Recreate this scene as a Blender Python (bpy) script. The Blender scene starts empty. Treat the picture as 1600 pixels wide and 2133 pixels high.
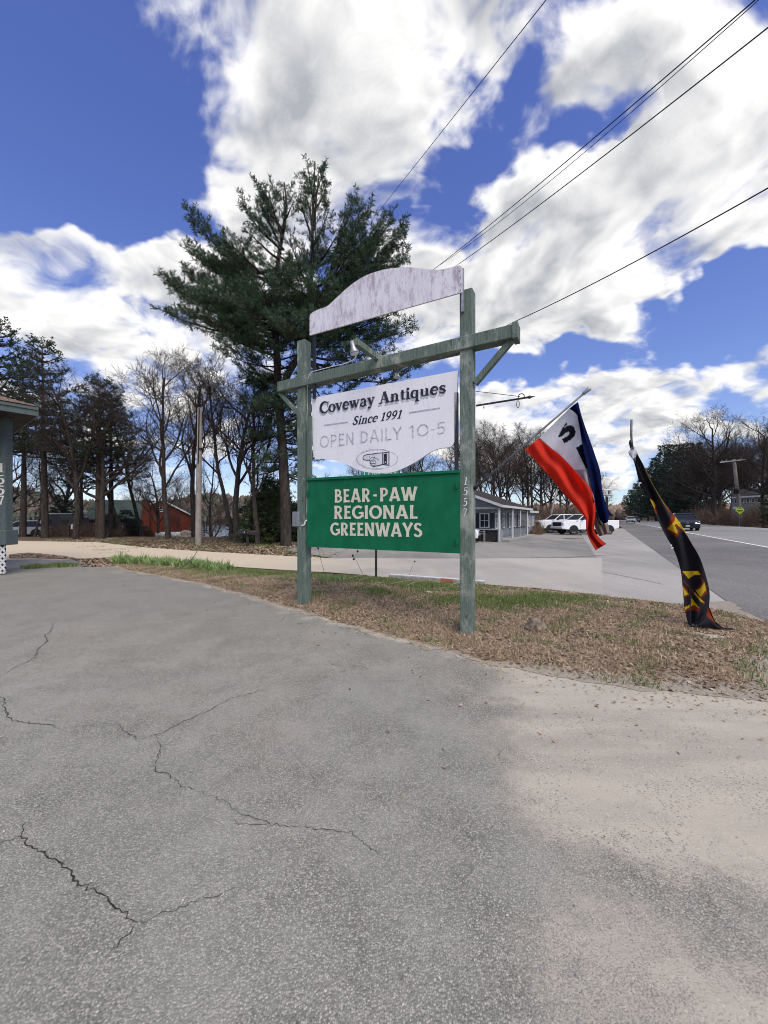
import bpy, bmesh, math, random
import numpy as np
from mathutils import Vector, Matrix
from mathutils.geometry import delaunay_2d_cdt

# ------------------------------------------------------------------ camera, sky, sun, exposure
SC = bpy.context.scene
COL = SC.collection
F = 801.0; CX = 800.0; HY = 1080.0; EYE = 1.52      # focal length and horizon of the photograph in its own pixels

cam_data = bpy.data.cameras.new('camera')
cam = bpy.data.objects.new('camera', cam_data); COL.objects.link(cam)
cam.location = (0, 0, EYE); cam.rotation_euler = (math.radians(90), 0, 0)
cam_data.sensor_fit = 'VERTICAL'; cam_data.sensor_height = 36.0
cam_data.lens = 36.0 * F / 2133.0
cam_data.shift_y = (HY - 1066.5) / 2133.0
cam_data.clip_start = 0.05; cam_data.clip_end = 9000
SC.camera = cam

SUN_EL, SUN_AZ = math.radians(52), math.radians(152)   # azimuth clockwise from +Y
world = bpy.data.worlds.new('World'); SC.world = world
world.use_nodes = True
wn = world.node_tree.nodes; wl = world.node_tree.links
wn.clear()
def W(t, **kw):
    n = wn.new(t)
    for k, v in kw.items(): setattr(n, k, v)
    return n
def wmath(op, a, b=None, c=None, clamp=False):
    n = W('ShaderNodeMath', operation=op); n.use_clamp = clamp
    for i, s in enumerate((a, b, c)):
        if s is None: continue
        if isinstance(s, (int, float)): n.inputs[i].default_value = s
        else: wl.new(s, n.inputs[i])
    return n.outputs[0]
def wstep(x, lo, hi, smooth=True):
    n = W('ShaderNodeMapRange'); n.interpolation_type = 'SMOOTHSTEP' if smooth else 'LINEAR'
    wl.new(x, n.inputs[0]); n.inputs[1].default_value = lo; n.inputs[2].default_value = hi
    return n.outputs[0]
sky = W('ShaderNodeTexSky', sky_type='NISHITA')
sky.sun_disc = False; sky.sun_elevation = SUN_EL; sky.sun_rotation = SUN_AZ
sky.air_density = 1.0; sky.dust_density = 0.25; sky.ozone_density = 3.2
tc = W('ShaderNodeTexCoord')
sep = W('ShaderNodeSeparateXYZ'); wl.new(tc.outputs['Generated'], sep.inputs[0])
dx, dy, dz = sep.outputs
dyc = wmath('MAXIMUM', dy, 0.08)
comb = W('ShaderNodeCombineXYZ')
wl.new(wmath('DIVIDE', dx, dyc), comb.inputs[0]); wl.new(wmath('DIVIDE', dz, dyc), comb.inputs[1])
warp = W('ShaderNodeTexNoise'); warp.inputs['Scale'].default_value = 2.4; warp.inputs['Detail'].default_value = 4; warp.inputs['Roughness'].default_value = .6
wl.new(comb.outputs[0], warp.inputs['Vector'])
wsub = W('ShaderNodeVectorMath', operation='MULTIPLY_ADD'); wl.new(warp.outputs['Color'], wsub.inputs[0]); wsub.inputs[1].default_value = (.62, .46, 0)
wcen = W('ShaderNodeVectorMath', operation='SUBTRACT'); wl.new(comb.outputs[0], wcen.inputs[0]); wcen.inputs[1].default_value = (.31, .23, 0); wl.new(wcen.outputs[0], wsub.inputs[2])
# cloud layer coordinates: flat deck seen from below
dzc = wmath('ADD', wmath('MAXIMUM', dz, 0.0), 0.30)
deck = W('ShaderNodeCombineXYZ')
wl.new(wmath('DIVIDE', dx, dzc), deck.inputs[0]); wl.new(wmath('DIVIDE', dy, dzc), deck.inputs[1])
# (x, y, half width, half height, turn in degrees, strength) of each cloud mass and each clear gap, photo pixels
CLOUDS = [(600, 30, 330, 190, -8, .95), (960, 60, 260, 180, 0, .8), (650, 350, 240, 190, -5, 1.0), (820, 300, 180, 160, 0, .6),
 (520, 460, 170, 170, 0, .75), (110, 600, 360, 140, 4, 1.3), (330, 640, 260, 130, 6, .8), (150, 545, 220, 80, 6, .7), (1250, 110, 230, 95, -42, .75), (1350, 380, 430, 200, -28, 1.05),
 (1530, 250, 260, 260, 0, .9), (1100, 480, 260, 150, -10, .9), (1200, 640, 240, 110, 0, .9), (1290, 640, 150, 120, 0, .5), (1030, 700, 240, 130, 0, .9),
 (1540, 470, 260, 120, -10, .7), (1020, 235, 90, 60, 30, .5), (1400, 790, 420, 50, -13, .85), (1330, 880, 420, 46, -6, .85), (1130, 855, 200, 60, 0, .7),
 (1200, 950, 330, 30, 0, .9), (700, 900, 900, 50, 0, .6), (1250, 1005, 200, 20, 0, .6), (200, 820, 420, 50, 3, .55), (480, 1000, 700, 26, 0, .4), (285, 150, 60, 40, 40, .42),
 (900, 610, 150, 110, 0, .6), (1330, 1010, 90, 26, 0, .5), (450, 760, 160, 110, 0, .5)]
GAPS = [(110, 190, 330, 330, 0, .9), (300, 460, 150, 120, 30, .75), (980, 330, 95, 190, 28, .8), (1240, 235, 150, 50, -30, .8), (1450, 640, 270, 80, -10, 1.2),
 (930, 470, 80, 60, 0, .5), (1130, 780, 170, 40, -8, .8), (1450, 845, 260, 22, -8, .5), (420, 860, 180, 34, 0, .5), (1120, 130, 70, 120, 30, .35), (1560, 720, 160, 30, -8, .4), (620, 1010, 200, 20, 0, .3)]
acc = None
for lst, sgn in ((CLOUDS, 1), (GAPS, -1)):
    for (px, py, rx, ry, ang, st) in lst:
        mp = W('ShaderNodeMapping', vector_type='TEXTURE')
        wl.new(wsub.outputs[0], mp.inputs[0])
        mp.inputs[1].default_value = ((px - CX) / F, (HY - py) / F, 0)
        mp.inputs[2].default_value = (0, 0, math.radians(-ang))
        mp.inputs[3].default_value = (1.25 * rx / F, 1.25 * ry / F, 1)
        ln = W('ShaderNodeVectorMath', operation='LENGTH'); wl.new(mp.outputs[0], ln.inputs[0])
        g = W('ShaderNodeMapRange'); g.interpolation_type = 'SMOOTHSTEP'
        wl.new(ln.outputs['Value'], g.inputs[0])
        g.inputs[1].default_value = 0.25; g.inputs[2].default_value = 1.25
        g.inputs[3].default_value = sgn * st; g.inputs[4].default_value = 0
        acc = g.outputs[0] if acc is None else wmath('ADD', acc, g.outputs[0])
front = wstep(dy, 0.06, 0.28)
shape = wmath('ADD', wmath('MULTIPLY', wmath('MINIMUM', acc, 1.1), front), wmath('MULTIPLY', wmath('SUBTRACT', 1.0, front), 0.42))
def cloud_noise(offset, detail):
    m = W('ShaderNodeMapping'); wl.new(deck.outputs[0], m.inputs[0]); m.inputs[1].default_value = offset
    wz = W('ShaderNodeTexNoise'); wz.inputs['Scale'].default_value = 2.6; wz.inputs['Detail'].default_value = 3
    wl.new(m.outputs[0], wz.inputs['Vector'])
    sc_ = W('ShaderNodeVectorMath', operation='MULTIPLY_ADD')
    wl.new(wz.outputs['Color'], sc_.inputs[0]); sc_.inputs[1].default_value = (.34, .34, .34); wl.new(m.outputs[0], sc_.inputs[2])
    n = W('ShaderNodeTexNoise'); n.inputs['Scale'].default_value = 4.6; n.inputs['Detail'].default_value = detail
    n.inputs['Roughness'].default_value = 0.58
    wl.new(sc_.outputs[0], n.inputs['Vector'])
    return n.outputs['Fac']
n1 = cloud_noise((3.1, 1.7, 0), 11)
n2 = cloud_noise((3.1 + 0.07 * math.sin(SUN_AZ), 1.7 + 0.07 * math.cos(SUN_AZ), 0), 3)
n3 = cloud_noise((3.1, 1.7, 0), 4)
dens = wmath('ADD', shape, wmath('MULTIPLY', wmath('SUBTRACT', n1, 0.5), 3.5))
alpha = wstep(dens, 0.30, 1.08)
thick = wstep(dens, 0.75, 1.75)
relief = wmath('MULTIPLY_ADD', wmath('SUBTRACT', n3, n2), 2.1, 0.0)
shade = wmath('ADD', wmath('SUBTRACT', 1.0, wmath('MULTIPLY', thick, 0.42)), relief)
shade = wmath('MAXIMUM', wmath('MINIMUM', shade, 1.12), 0.50)
cr = W('ShaderNodeMapRange'); 
ccol = W('ShaderNodeMix', data_type='RGBA')
wl.new(wstep(shade, 0.5, 1.05, False), ccol.inputs[0])
ccol.inputs[6].default_value = (3.4, 3.55, 3.85, 1); ccol.inputs[7].default_value = (8.1, 8.0, 7.9, 1)
hs = W('ShaderNodeHueSaturation'); hs.inputs['Hue'].default_value = 0.527; hs.inputs['Saturation'].default_value = 1.18; hs.inputs['Value'].default_value = 1.75
wl.new(sky.outputs[0], hs.inputs['Color'])
cden = W('ShaderNodeVectorMath', operation='MULTIPLY_ADD'); wl.new(hs.outputs[0], cden.inputs[0]); cden.inputs[1].default_value = (.085, .070, .050); cden.inputs[2].default_value = (1, 1, 1)
comp = W('ShaderNodeVectorMath', operation='DIVIDE'); wl.new(hs.outputs[0], comp.inputs[0]); wl.new(cden.outputs[0], comp.inputs[1])
mixc = W('ShaderNodeMix', data_type='RGBA')
wl.new(wmath('MULTIPLY', alpha, wstep(dz, -0.01, 0.05)), mixc.inputs[0]); wl.new(comp.outputs[0], mixc.inputs[6]); wl.new(ccol.outputs[2], mixc.inputs[7])
bg = W('ShaderNodeBackground'); bg.inputs['Strength'].default_value = 0.052
wl.new(mixc.outputs[2], bg.inputs['Color'])
wo = W('ShaderNodeOutputWorld'); wl.new(bg.outputs[0], wo.inputs[0])

sun_data = bpy.data.lights.new('sun', 'SUN')
sun_data.energy = 1.5; sun_data.angle = math.radians(48); sun_data.color = (1.0, 0.925, 0.81)
sun = bpy.data.objects.new('sun', sun_data); COL.objects.link(sun)
sdir = Vector((math.sin(SUN_AZ) * math.cos(SUN_EL), math.cos(SUN_AZ) * math.cos(SUN_EL), math.sin(SUN_EL)))
sun.rotation_euler = sdir.to_track_quat('Z', 'Y').to_euler()
sun.location = sdir * 60

vs = SC.view_settings
vs.view_transform = 'Standard'; vs.look = 'None'; vs.exposure = 1.38; vs.gamma = 1.0; vs.use_curve_mapping = False
SC.render.engine = 'CYCLES'
SC.cycles.use_denoising = True; SC.cycles.filter_width = 1.0
SC.cycles.max_bounces = 6; SC.cycles.diffuse_bounces = 3; SC.cycles.glossy_bounces = 2; SC.cycles.transmission_bounces = 3
SC.cycles.caustics_reflective = False; SC.cycles.caustics_refractive = False
SC.render.film_transparent = False

# ------------------------------------------------------------------ helpers
R = random.Random(11)
NR = np.random.default_rng(5)
def P(px, py, D):
    return Vector(((px - CX) / F * D, D, EYE + (HY - py) / F * D))
def sm(t):
    t = np.clip(t, 0, 1); return t * t * (3 - 2 * t)
RD = (0.505, 0.863); RN = (0.863, -0.505)            # along the road, and to its right
def rn(x, y): return x * RN[0] + y * RN[1]
def base_h(x, y):                                     # height of the ground, numbers or arrays
    x = np.asarray(x, float); y = np.asarray(y, float)
    z = 0.10 * sm((1.5 - x) / 3.0) * sm((y - 3.0) / 3.0)
    n = rn(x, y)
    z = z + 0.28 * sm((n - 1.87) / 4.2) + 0.17 * sm((n - 5.9) / 4.0)
    z = z - 6.2 * sm((y - 30) / 26.0) * sm((-x - 2) / 7.0)
    return z
def G(px, py):                                        # ground point seen at a photo pixel
    D = EYE * F / (py - HY)
    for _ in range(25):
        z = float(base_h((px - CX) / F * D, D))
        D = 0.5 * D + 0.5 * (EYE - z) * F / (py - HY)
    return ((px - CX) / F * D, D)
def GV(px, py):
    x, y = G(px, py); return Vector((x, y, float(base_h(x, y))))

class MB:
    def __init__(s): s.v = []; s.f = []
    def add(s, vs, fs):
        b = len(s.v); s.v.extend([tuple(p) for p in vs]); s.f.extend([tuple(b + i for i in f) for f in fs]); return s
    def box(s, c, size, rot=None, taper=1.0):
        x, y, z = [k / 2 for k in size]; vs = []
        for sx, sy, sz in ((-1,-1,-1),(1,-1,-1),(1,1,-1),(-1,1,-1),(-1,-1,1),(1,-1,1),(1,1,1),(-1,1,1)):
            t = taper if sz > 0 else 1
            p = Vector((sx * x * t, sy * y * t, sz * z))
            if rot is not None: p = rot @ p
            vs.append(p + Vector(c))
        return s.add(vs, [(0,3,2,1),(4,5,6,7),(0,1,5,4),(1,2,6,5),(2,3,7,6),(3,0,4,7)])
    def beam(s, a, b, w, h, up=Vector((0, 0, 1))):    # box from a to b
        a = Vector(a); b = Vector(b); d = (b - a).normalized(); up = Vector(up)
        sd = d.cross(up)
        if sd.length < 1e-4: sd = d.cross(Vector((0, 1, 0)))
        sd.normalize(); u = sd.cross(d)
        vs = []
        for q in (a, b):
            for i, j in ((-1,-1),(1,-1),(1,1),(-1,1)): vs.append(q + sd * (w / 2 * i) + u * (h / 2 * j))
        return s.add(vs, [(3,2,1,0),(4,5,6,7),(0,1,5,4),(1,2,6,5),(2,3,7,6),(3,0,4,7)])
    def tube(s, pts, rad, n=6, cap=True):
        pts = [Vector(p) for p in pts]
        if isinstance(rad, (int, float)): rad = [rad] * len(pts)
        b = len(s.v); ref = None
        for i, p in enumerate(pts):
            d = (pts[min(i + 1, len(pts) - 1)] - pts[max(i - 1, 0)])
            if d.length < 1e-9: d = Vector((0, 0, 1))
            d.normalize()
            if ref is None: ref = d.orthogonal().normalized()
            else:
                ref = ref - d * ref.dot(d)
                ref = ref.normalized() if ref.length > 1e-5 else d.orthogonal().normalized()
            o = d.cross(ref)
            for k in range(n):
                a = 2 * math.pi * k / n
                q = p + (ref * math.cos(a) + o * math.sin(a)) * rad[i]
                s.v.append((q.x, q.y, q.z))
        for i in range(len(pts) - 1):
            for k in range(n):
                k2 = (k + 1) % n
                s.f.append((b + i*n + k, b + i*n + k2, b + (i+1)*n + k2, b + (i+1)*n + k))
        if cap:
            s.f.append(tuple(b + k for k in reversed(range(n)))); e = b + (len(pts) - 1) * n
            s.f.append(tuple(e + k for k in range(n)))
        return s
    def prism(s, poly, offset):                       # closed 3D polygon pushed along offset
        n = len(poly); off = Vector(offset)
        return s.add([Vector(p) for p in poly] + [Vector(p) + off for p in poly],
                     [tuple(range(n)), tuple(range(2*n-1, n-1, -1))] + [((i+1) % n, i, n+i, n+(i+1) % n) for i in range(n)])
    def mesh(s, name, smooth=False):
        m = bpy.data.meshes.new(name); m.from_pydata(s.v, [], s.f); m.update()
        if smooth: m.polygons.foreach_set('use_smooth', [True] * len(m.polygons))
        return m

def link(name, me, mat, parent=None, label=None, kind=None):
    o = bpy.data.objects.new(name, me); COL.objects.link(o)
    if mat is not None and len(me.materials) == 0: me.materials.append(mat)
    if parent is not None: o.parent = parent
    if label: o['label'] = label
    if kind: o['kind'] = kind
    return o
def obj(name, mb, mat, parent=None, world=True, smooth=False, bevel=0, label=None, kind=None):
    if parent is not None and world and parent.parent is None:
        mi = parent.matrix_basis.inverted(); mb.v = [tuple(mi @ Vector(p)) for p in mb.v]
    elif parent is not None and world:
        mi = parent.parent.matrix_basis.inverted(); mb.v = [tuple(mi @ Vector(p)) for p in mb.v]
    o = link(name, mb.mesh(name, smooth), mat, parent, label, kind)
    if bevel:
        b = o.modifiers.new('bevel', 'BEVEL'); b.width = bevel; b.segments = 1; b.limit_method = 'ANGLE'
    return o
def tag(o, label=None, cat=None, group=None, kind=None):
    if label: o['label'] = label
    if cat: o['category'] = cat
    if group: o['group'] = group
    if kind: o['kind'] = kind
    return o
def thing(name, label, cat, loc, rz=0.0, group=None, scale=1.0):
    o = bpy.data.objects.new(name, None); COL.objects.link(o); o.empty_display_size = 0.2
    o.location = loc; o.rotation_euler = (0, 0, rz); o.scale = (scale,) * 3 if isinstance(scale, (int, float)) else scale
    m = Matrix.Translation(Vector(loc)) @ Matrix.Rotation(rz, 4, 'Z')
    o.matrix_basis = m @ Matrix.Diagonal(Vector((*o.scale, 1)))
    return tag(o, label, cat, group)
def copy_tree(src, loc, rz=None, label=None, group=None, scale=None, z_scale=None):
    r = src.copy(); COL.objects.link(r); r.location = loc
    if rz is not None: r.rotation_euler = (0, 0, rz)
    if scale is not None: r.scale = (scale, scale, scale * (z_scale or 1))
    if label: r['label'] = label
    if group: r['group'] = group
    for ch in list(src.children):
        c = ch.copy(); COL.objects.link(c); c.parent = r
        for g in list(ch.children):
            d = g.copy(); COL.objects.link(d); d.parent = c
    return r
def np_mesh(name, V, Fc, attrs=None, smooth=False):
    V = np.asarray(V, np.float32); Fc = np.asarray(Fc, np.int32); k = Fc.shape[1]
    m = bpy.data.meshes.new(name)
    m.vertices.add(len(V)); m.vertices.foreach_set('co', V.ravel())
    m.loops.add(Fc.size); m.loops.foreach_set('vertex_index', Fc.ravel())
    m.polygons.add(len(Fc)); m.polygons.foreach_set('loop_start', np.arange(0, Fc.size, k, dtype=np.int32))
    m.polygons.foreach_set('loop_total', np.full(len(Fc), k, np.int32))
    m.update(calc_edges=True); m.validate()
    for an, arr in (attrs or {}).items():
        arr = np.asarray(arr, np.float32)
        if arr.ndim == 1:
            a = m.attributes.new(an, 'FLOAT', 'POINT'); a.data.foreach_set('value', arr)
        else:
            a = m.attributes.new(an, 'FLOAT_COLOR', 'POINT'); a.data.foreach_set('color', arr.ravel())
    if smooth: m.polygons.foreach_set('use_smooth', np.ones(len(Fc), bool))
    return m

# ------------------------------------------------------------------ materials
class NT:
    def __init__(s, name, rough=0.8, spec=0.3, metal=0.0):
        s.m = bpy.data.materials.new(name); s.m.use_nodes = True
        s.n = s.m.node_tree.nodes; s.l = s.m.node_tree.links; s.b = s.n['Principled BSDF']
        s.b.inputs['Roughness'].default_value = rough; s.b.inputs['Specular IOR Level'].default_value = spec
        s.b.inputs['Metallic'].default_value = metal
        s.tc = s.n.new('ShaderNodeTexCoord').outputs['Object']
    def set(s, sock, v):
        if isinstance(v, (int, float)): sock.default_value = v
        elif isinstance(v, tuple): sock.default_value = v if len(v) == 4 else (*v, 1)
        else: s.l.new(v, sock)
    def map(s, scale, loc=(0, 0, 0), rot=(0, 0, 0), src=None):
        m = s.n.new('ShaderNodeMapping'); s.l.new(src or s.tc, m.inputs[0])
        m.inputs[1].default_value = loc; m.inputs[2].default_value = rot; m.inputs[3].default_value = scale; return m.outputs[0]
    def noise(s, scale, detail=4, rough=.55, vec=None, col=False, dist=0):
        n = s.n.new('ShaderNodeTexNoise'); n.inputs['Scale'].default_value = scale; n.inputs['Detail'].default_value = detail
        n.inputs['Roughness'].default_value = rough; n.inputs['Distortion'].default_value = dist
        s.l.new(vec or s.tc, n.inputs['Vector']); return n.outputs['Color' if col else 'Fac']
    def voro(s, scale, feature='F1', out='Distance', vec=None, rnd=1):
        n = s.n.new('ShaderNodeTexVoronoi'); n.feature = feature; n.inputs['Scale'].default_value = scale
        n.inputs['Randomness'].default_value = rnd
        s.l.new(vec or s.tc, n.inputs['Vector']); return n.outputs[out]
    def step(s, x, lo, hi, a=0.0, b=1.0, smooth=True):
        n = s.n.new('ShaderNodeMapRange'); n.interpolation_type = 'SMOOTHSTEP' if smooth else 'LINEAR'
        s.set(n.inputs[0], x)
        for i, v in enumerate((lo, hi, a, b)): n.inputs[i + 1].default_value = v
        return n.outputs[0]
    def math(s, op, a, b=0.0, clamp=False):
        n = s.n.new('ShaderNodeMath'); n.operation = op; n.use_clamp = clamp; s.set(n.inputs[0], a); s.set(n.inputs[1], b); return n.outputs[0]
    def mix(s, f, a, b, mode='MIX'):
        n = s.n.new('ShaderNodeMix'); n.data_type = 'RGBA'; n.blend_type = mode
        s.set(n.inputs[0], f); s.set(n.inputs[6], a); s.set(n.inputs[7], b); return n.outputs[2]
    def attr(s, name, out='Fac'):
        n = s.n.new('ShaderNodeAttribute'); n.attribute_name = name; return n.outputs[out]
    def objrand(s):
        return s.n.new('ShaderNodeObjectInfo').outputs['Random']
    def color(s, v): s.set(s.b.inputs['Base Color'], v); return s
    def bump(s, h, strength=.4, dist=.01):
        n = s.n.new('ShaderNodeBump'); n.inputs['Strength'].default_value = strength; n.inputs['Distance'].default_value = dist
        s.l.new(h, n.inputs['Height']); s.l.new(n.outputs[0], s.b.inputs['Normal']); return s
def simple(name, c1, c2=None, scale=6, rough=.8, spec=.3, metal=0, bump=0, stretch=(1, 1, 1), detail=5, bdist=.01, lo=.35, hi=.65):
    t = NT(name, rough, spec, metal)
    if c2 is None: t.color(c1)
    else:
        n = t.noise(scale, detail, vec=t.map(stretch)); t.color(t.mix(t.step(n, lo, hi), c1, c2))
        if bump: t.bump(n, bump, bdist)
    return t.m

M = {}
def mk_materials():
    # asphalt of the parking lot, with a sand attribute
    t = NT('asphalt', .9, .25)
    big = t.noise(.55, 5, .6); mid = t.noise(3.2, 5, .6); grain = t.noise(95, 3, .65)
    vc = t.voro(145, out='Color'); vd = t.voro(145)
    sepr = t.n.new('ShaderNodeSeparateColor'); t.l.new(vc, sepr.inputs[0])
    stone = t.step(sepr.outputs[0], .15, 1.0, smooth=False)
    base = t.mix(stone, (.105, .101, .082), (.47, .452, .375))
    base = t.mix(t.math('MULTIPLY', t.step(sepr.outputs[1], .955, .985), .6), base, (.72, .69, .58))
    base = t.mix(t.math('MULTIPLY', t.step(sepr.outputs[2], .90, .96), .45), base, (.045, .045, .047))
    base = t.mix(t.math('MULTIPLY', t.step(vd, .38, .62), .65), base, (.085, .081, .077))
    base = t.mix(t.step(grain, .3, .7, 0, .30), base, (.205, .198, .168))
    base = t.mix(t.step(big, .38, .66, 0, .22), base, (.150, .146, .128))
    base = t.mix(t.step(mid, .52, .75, 0, .25), base, (.31, .28, .24))
    warm = t.noise(.9, 4, .6, vec=t.map((1, 1, 1), (7, 3, 0)))
    base = t.mix(t.step(warm, .53, .72, 0, .28), base, (.28, .235, .20))
    bright = t.attr('dust')
    base = t.mix(t.math('MULTIPLY', bright, t.step(t.noise(2.0, 5, .65), .25, .7), True), base, (.34, .332, .290))
    # sand washed over it
    sa = t.attr('sand'); sn = t.noise(1.6, 9, .68); sg = t.noise(130, 3, .7)
    sx = t.math('ADD', sa, t.math('MULTIPLY', t.math('SUBTRACT', sn, .5), 1.5))
    sx = t.math('ADD', sx, t.math('MULTIPLY', t.math('SUBTRACT', sg, .5), .8))
    sf = t.step(sx, .36, .68, 0, .95)
    streak = t.noise(1.2, 7, .6, vec=t.map((.5, 2.2, 1), (0, 0, 0), (0, 0, .5)))
    scol = t.mix(t.step(streak, .35, .68), (.435, .395, .315), (.285, .262, .218))
    scol = t.mix(t.step(t.noise(.7, 3, .5), .45, .7, 0, .6), scol, (.44, .41, .345))
    scol = t.mix(t.step(sg, .35, .65, 0, .35), scol, (.40, .345, .265))
    peb = t.voro(135, out='Color'); ps = t.n.new('ShaderNodeSeparateColor'); t.l.new(peb, ps.inputs[0])
    scol = t.mix(t.math('MULTIPLY', t.step(ps.outputs[0], .84, .92), t.step(t.noise(2.6, 4), .42, .6, 0, .75)), scol, (.17, .155, .135))
    scol = t.mix(t.math('MULTIPLY', t.step(ps.outputs[1], .93, .97), .7), scol, (.5, .44, .36))
    t.color(t.mix(sf, base, scol))
    t.bump(t.math('ADD', t.math('MULTIPLY', vd, t.step(sf, 0, 1, -1.0, -.25)), t.math('MULTIPLY', grain, .5)), .55, .006)
    M['asphalt'] = t.m
    # worn light pavement of side road and motel lot
    def pave(nm, c1, c2, c3, sc=1.0, track=.25):
        t = NT(nm, .92, .2)
        a = t.noise(.35 * sc, 7, .62); b = t.noise(18, 5, .7); c = t.noise(1.2, 6, .6, vec=t.map((1, .22, 1), (0, 0, 0), (0, 0, track)))
        col = t.mix(t.step(a, .35, .68), c1, c2); col = t.mix(t.step(c, .46, .68, 0, .7), col, c3); col = t.mix(t.step(t.noise(.13, 6, .6, vec=t.map((1, .4, 1), (3, 1, 0), (0, 0, track))), .45, .62, 0, .5), col, tuple(k * 1.22 for k in c3))
        col = t.mix(t.step(b, .35, .7, 0, .35), col, tuple(k * .72 for k in c1))
        v = t.voro(60, out='Color'); s_ = t.n.new('ShaderNodeSeparateColor'); t.l.new(v, s_.inputs[0])
        col = t.mix(t.step(s_.outputs[0], .8, 1, 0, .35), col, (.5, .47, .42))
        t.color(col); t.bump(b, .3, .006); M[nm] = t.m
    pave('side_road', (.34, .322, .287), (.29, .275, .246), (.39, .365, .32), 1, -1.17)
    m_ = M['side_road']; nt = m_.node_tree; bs = nt.nodes['Principled BSDF']; src = bs.inputs['Base Color'].links[0].from_socket
    at = nt.nodes.new('ShaderNodeAttribute'); at.attribute_name = 'sandy'; nz = nt.nodes.new('ShaderNodeTexNoise'); nz.inputs['Scale'].default_value = .8; nz.inputs['Detail'].default_value = 7
    tcn = nt.nodes.new('ShaderNodeTexCoord'); nt.links.new(tcn.outputs['Object'], nz.inputs['Vector']); ma = nt.nodes.new('ShaderNodeMath'); ma.operation = 'ADD'; nt.links.new(at.outputs['Fac'], ma.inputs[0]); nt.links.new(nz.outputs['Fac'], ma.inputs[1])
    mr = nt.nodes.new('ShaderNodeMapRange'); mr.inputs[1].default_value = .5; mr.inputs[2].default_value = 1.35; nt.links.new(ma.outputs[0], mr.inputs[0])
    mx = nt.nodes.new('ShaderNodeMix'); mx.data_type = 'RGBA'; nt.links.new(mr.outputs[0], mx.inputs[0]); nt.links.new(src, mx.inputs[6]); mx.inputs[7].default_value = (.52, .44, .32, 1); nt.links.new(mx.outputs[2], bs.inputs['Base Color'])
    pave('lot_light', (.30, .288, .262), (.25, .242, .222), (.355, .335, .30), 1, .3)
    pave('lot_dark', (.165, .160, .147), (.215, .207, .188), (.29, .275, .243), .8, -1.1)
    pave('road', (.125, .122, .114), (.152, .148, .138), (.19, .183, .168), .6, -.53)
    pave('road_lane', (.19, .186, .178), (.225, .22, .208), (.26, .253, .235), .6, -.53)
    pave('gravel', (.26, .225, .18), (.34, .30, .25), (.20, .17, .14), 2)
    # island soil and leaf litter
    t = NT('litter', .95, .1)
    g = t.attr('grass'); a = t.noise(2.2, 8, .7); b = t.noise(38, 6, .75); c = t.noise(9, 6, .7)
    col = t.mix(t.step(b, .36, .62), (.095, .062, .042), (.34, .255, .175))
    col = t.mix(t.step(c, .42, .66, 0, .65), col, (.42, .34, .23))
    col = t.mix(t.step(a, .45, .62, 0, .55), col, (.115, .072, .048))
    gf = t.step(t.math('ADD', g, t.math('MULTIPLY', t.math('SUBTRACT', a, .5), 1.1)), .42, .62)
    col = t.mix(t.math('MULTIPLY', gf, .8), col, t.mix(b, (.04, .065, .022), (.10, .135, .045)))
    ef = t.step(t.math('ADD', t.attr('edge'), t.math('MULTIPLY', t.math('SUBTRACT', t.noise(3.5, 8, .75), .5), 1.6)), .38, .62)
    col = t.mix(ef, col, t.mix(b, (.30, .265, .215), (.42, .375, .30)))
    t.color(col); t.bump(t.math('ADD', b, c), .8, .03); M['litter'] = t.m
    t = NT('ground', .95, .1)
    a = t.noise(.5, 8, .7); b = t.noise(14, 6, .75); c = t.noise(2.6, 7, .7)
    col = t.mix(t.step(b, .36, .64), (.07, .05, .034), (.20, .145, .092))
    col = t.mix(t.step(c, .5, .66, 0, .7), col, (.075, .085, .038)); col = t.mix(t.step(a, .5, .62, 0, .6), col, (.13, .09, .058))
    t.color(col); t.bump(b, .8, .05); M['ground'] = t.m
    # painted weathered timber
    def timber(nm, c1, c2, c3, amt=.5):
        t = NT(nm, .8, .25)
        gr = t.noise(9, 6, .7, vec=t.map((7, 7, .55))); pt = t.noise(3.4, 7, .7, vec=t.map((1, 1, .5), (4, 1, 2)))
        fine = t.noise(60, 3, .7, vec=t.map((1, 1, .12)))
        col = t.mix(t.step(gr, .35, .65), c1, c2); col = t.mix(t.step(pt, .50, .64, 0, amt), col, c3)
        col = t.mix(t.step(t.noise(5, 6, .75, vec=t.map((2.5, 2.5, .5), (9, 9, 9))), .60, .66, 0, .7), col, tuple(k * .42 for k in c1))
        col = t.mix(t.step(fine, .6, .75, 0, .5), col, tuple(k * .5 for k in c1))
        t.color(col); t.bump(t.math('ADD', gr, t.math('MULTIPLY', fine, .5)), .5, .006); M[nm] = t.m
    timber('green_timber', (.082, .116, .094), (.145, .182, .150), (.33, .35, .305), .75)
    timber('green_trim', (.065, .085, .085), (.09, .115, .112), (.12, .14, .135), .3)
    timber('pole_wood', (.20, .17, .145), (.31, .275, .24), (.36, .33, .29))
    timber('grey_siding', (.17, .185, .20), (.24, .255, .27), (.34, .35, .36), .4)
    timber('white_trim', (.40, .41, .42), (.52, .53, .54), (.34, .34, .34), .3)
    timber('shutter', (.025, .03, .035), (.04, .045, .05), (.06, .065, .07), .3)
    # white sign faces
    t = NT('white_board', .6, .3)
    a = t.noise(4, 8, .7, vec=t.map((1, 1, .45))); b = t.noise(26, 6, .75, vec=t.map((1, 1, .3))); c = t.noise(1.6, 5, .6, vec=t.map((1, 1, 1), (5, 2, 7)))
    col = t.mix(t.step(a, .4, .7, 0, .4), (.80, .78, .80), (.70, .675, .71)); col = t.mix(t.step(b, .56, .72, 0, .45), col, (.38, .35, .42))
    col = t.mix(t.step(c, .56, .70, 0, .25), col, (.44, .40, .46))
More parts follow.
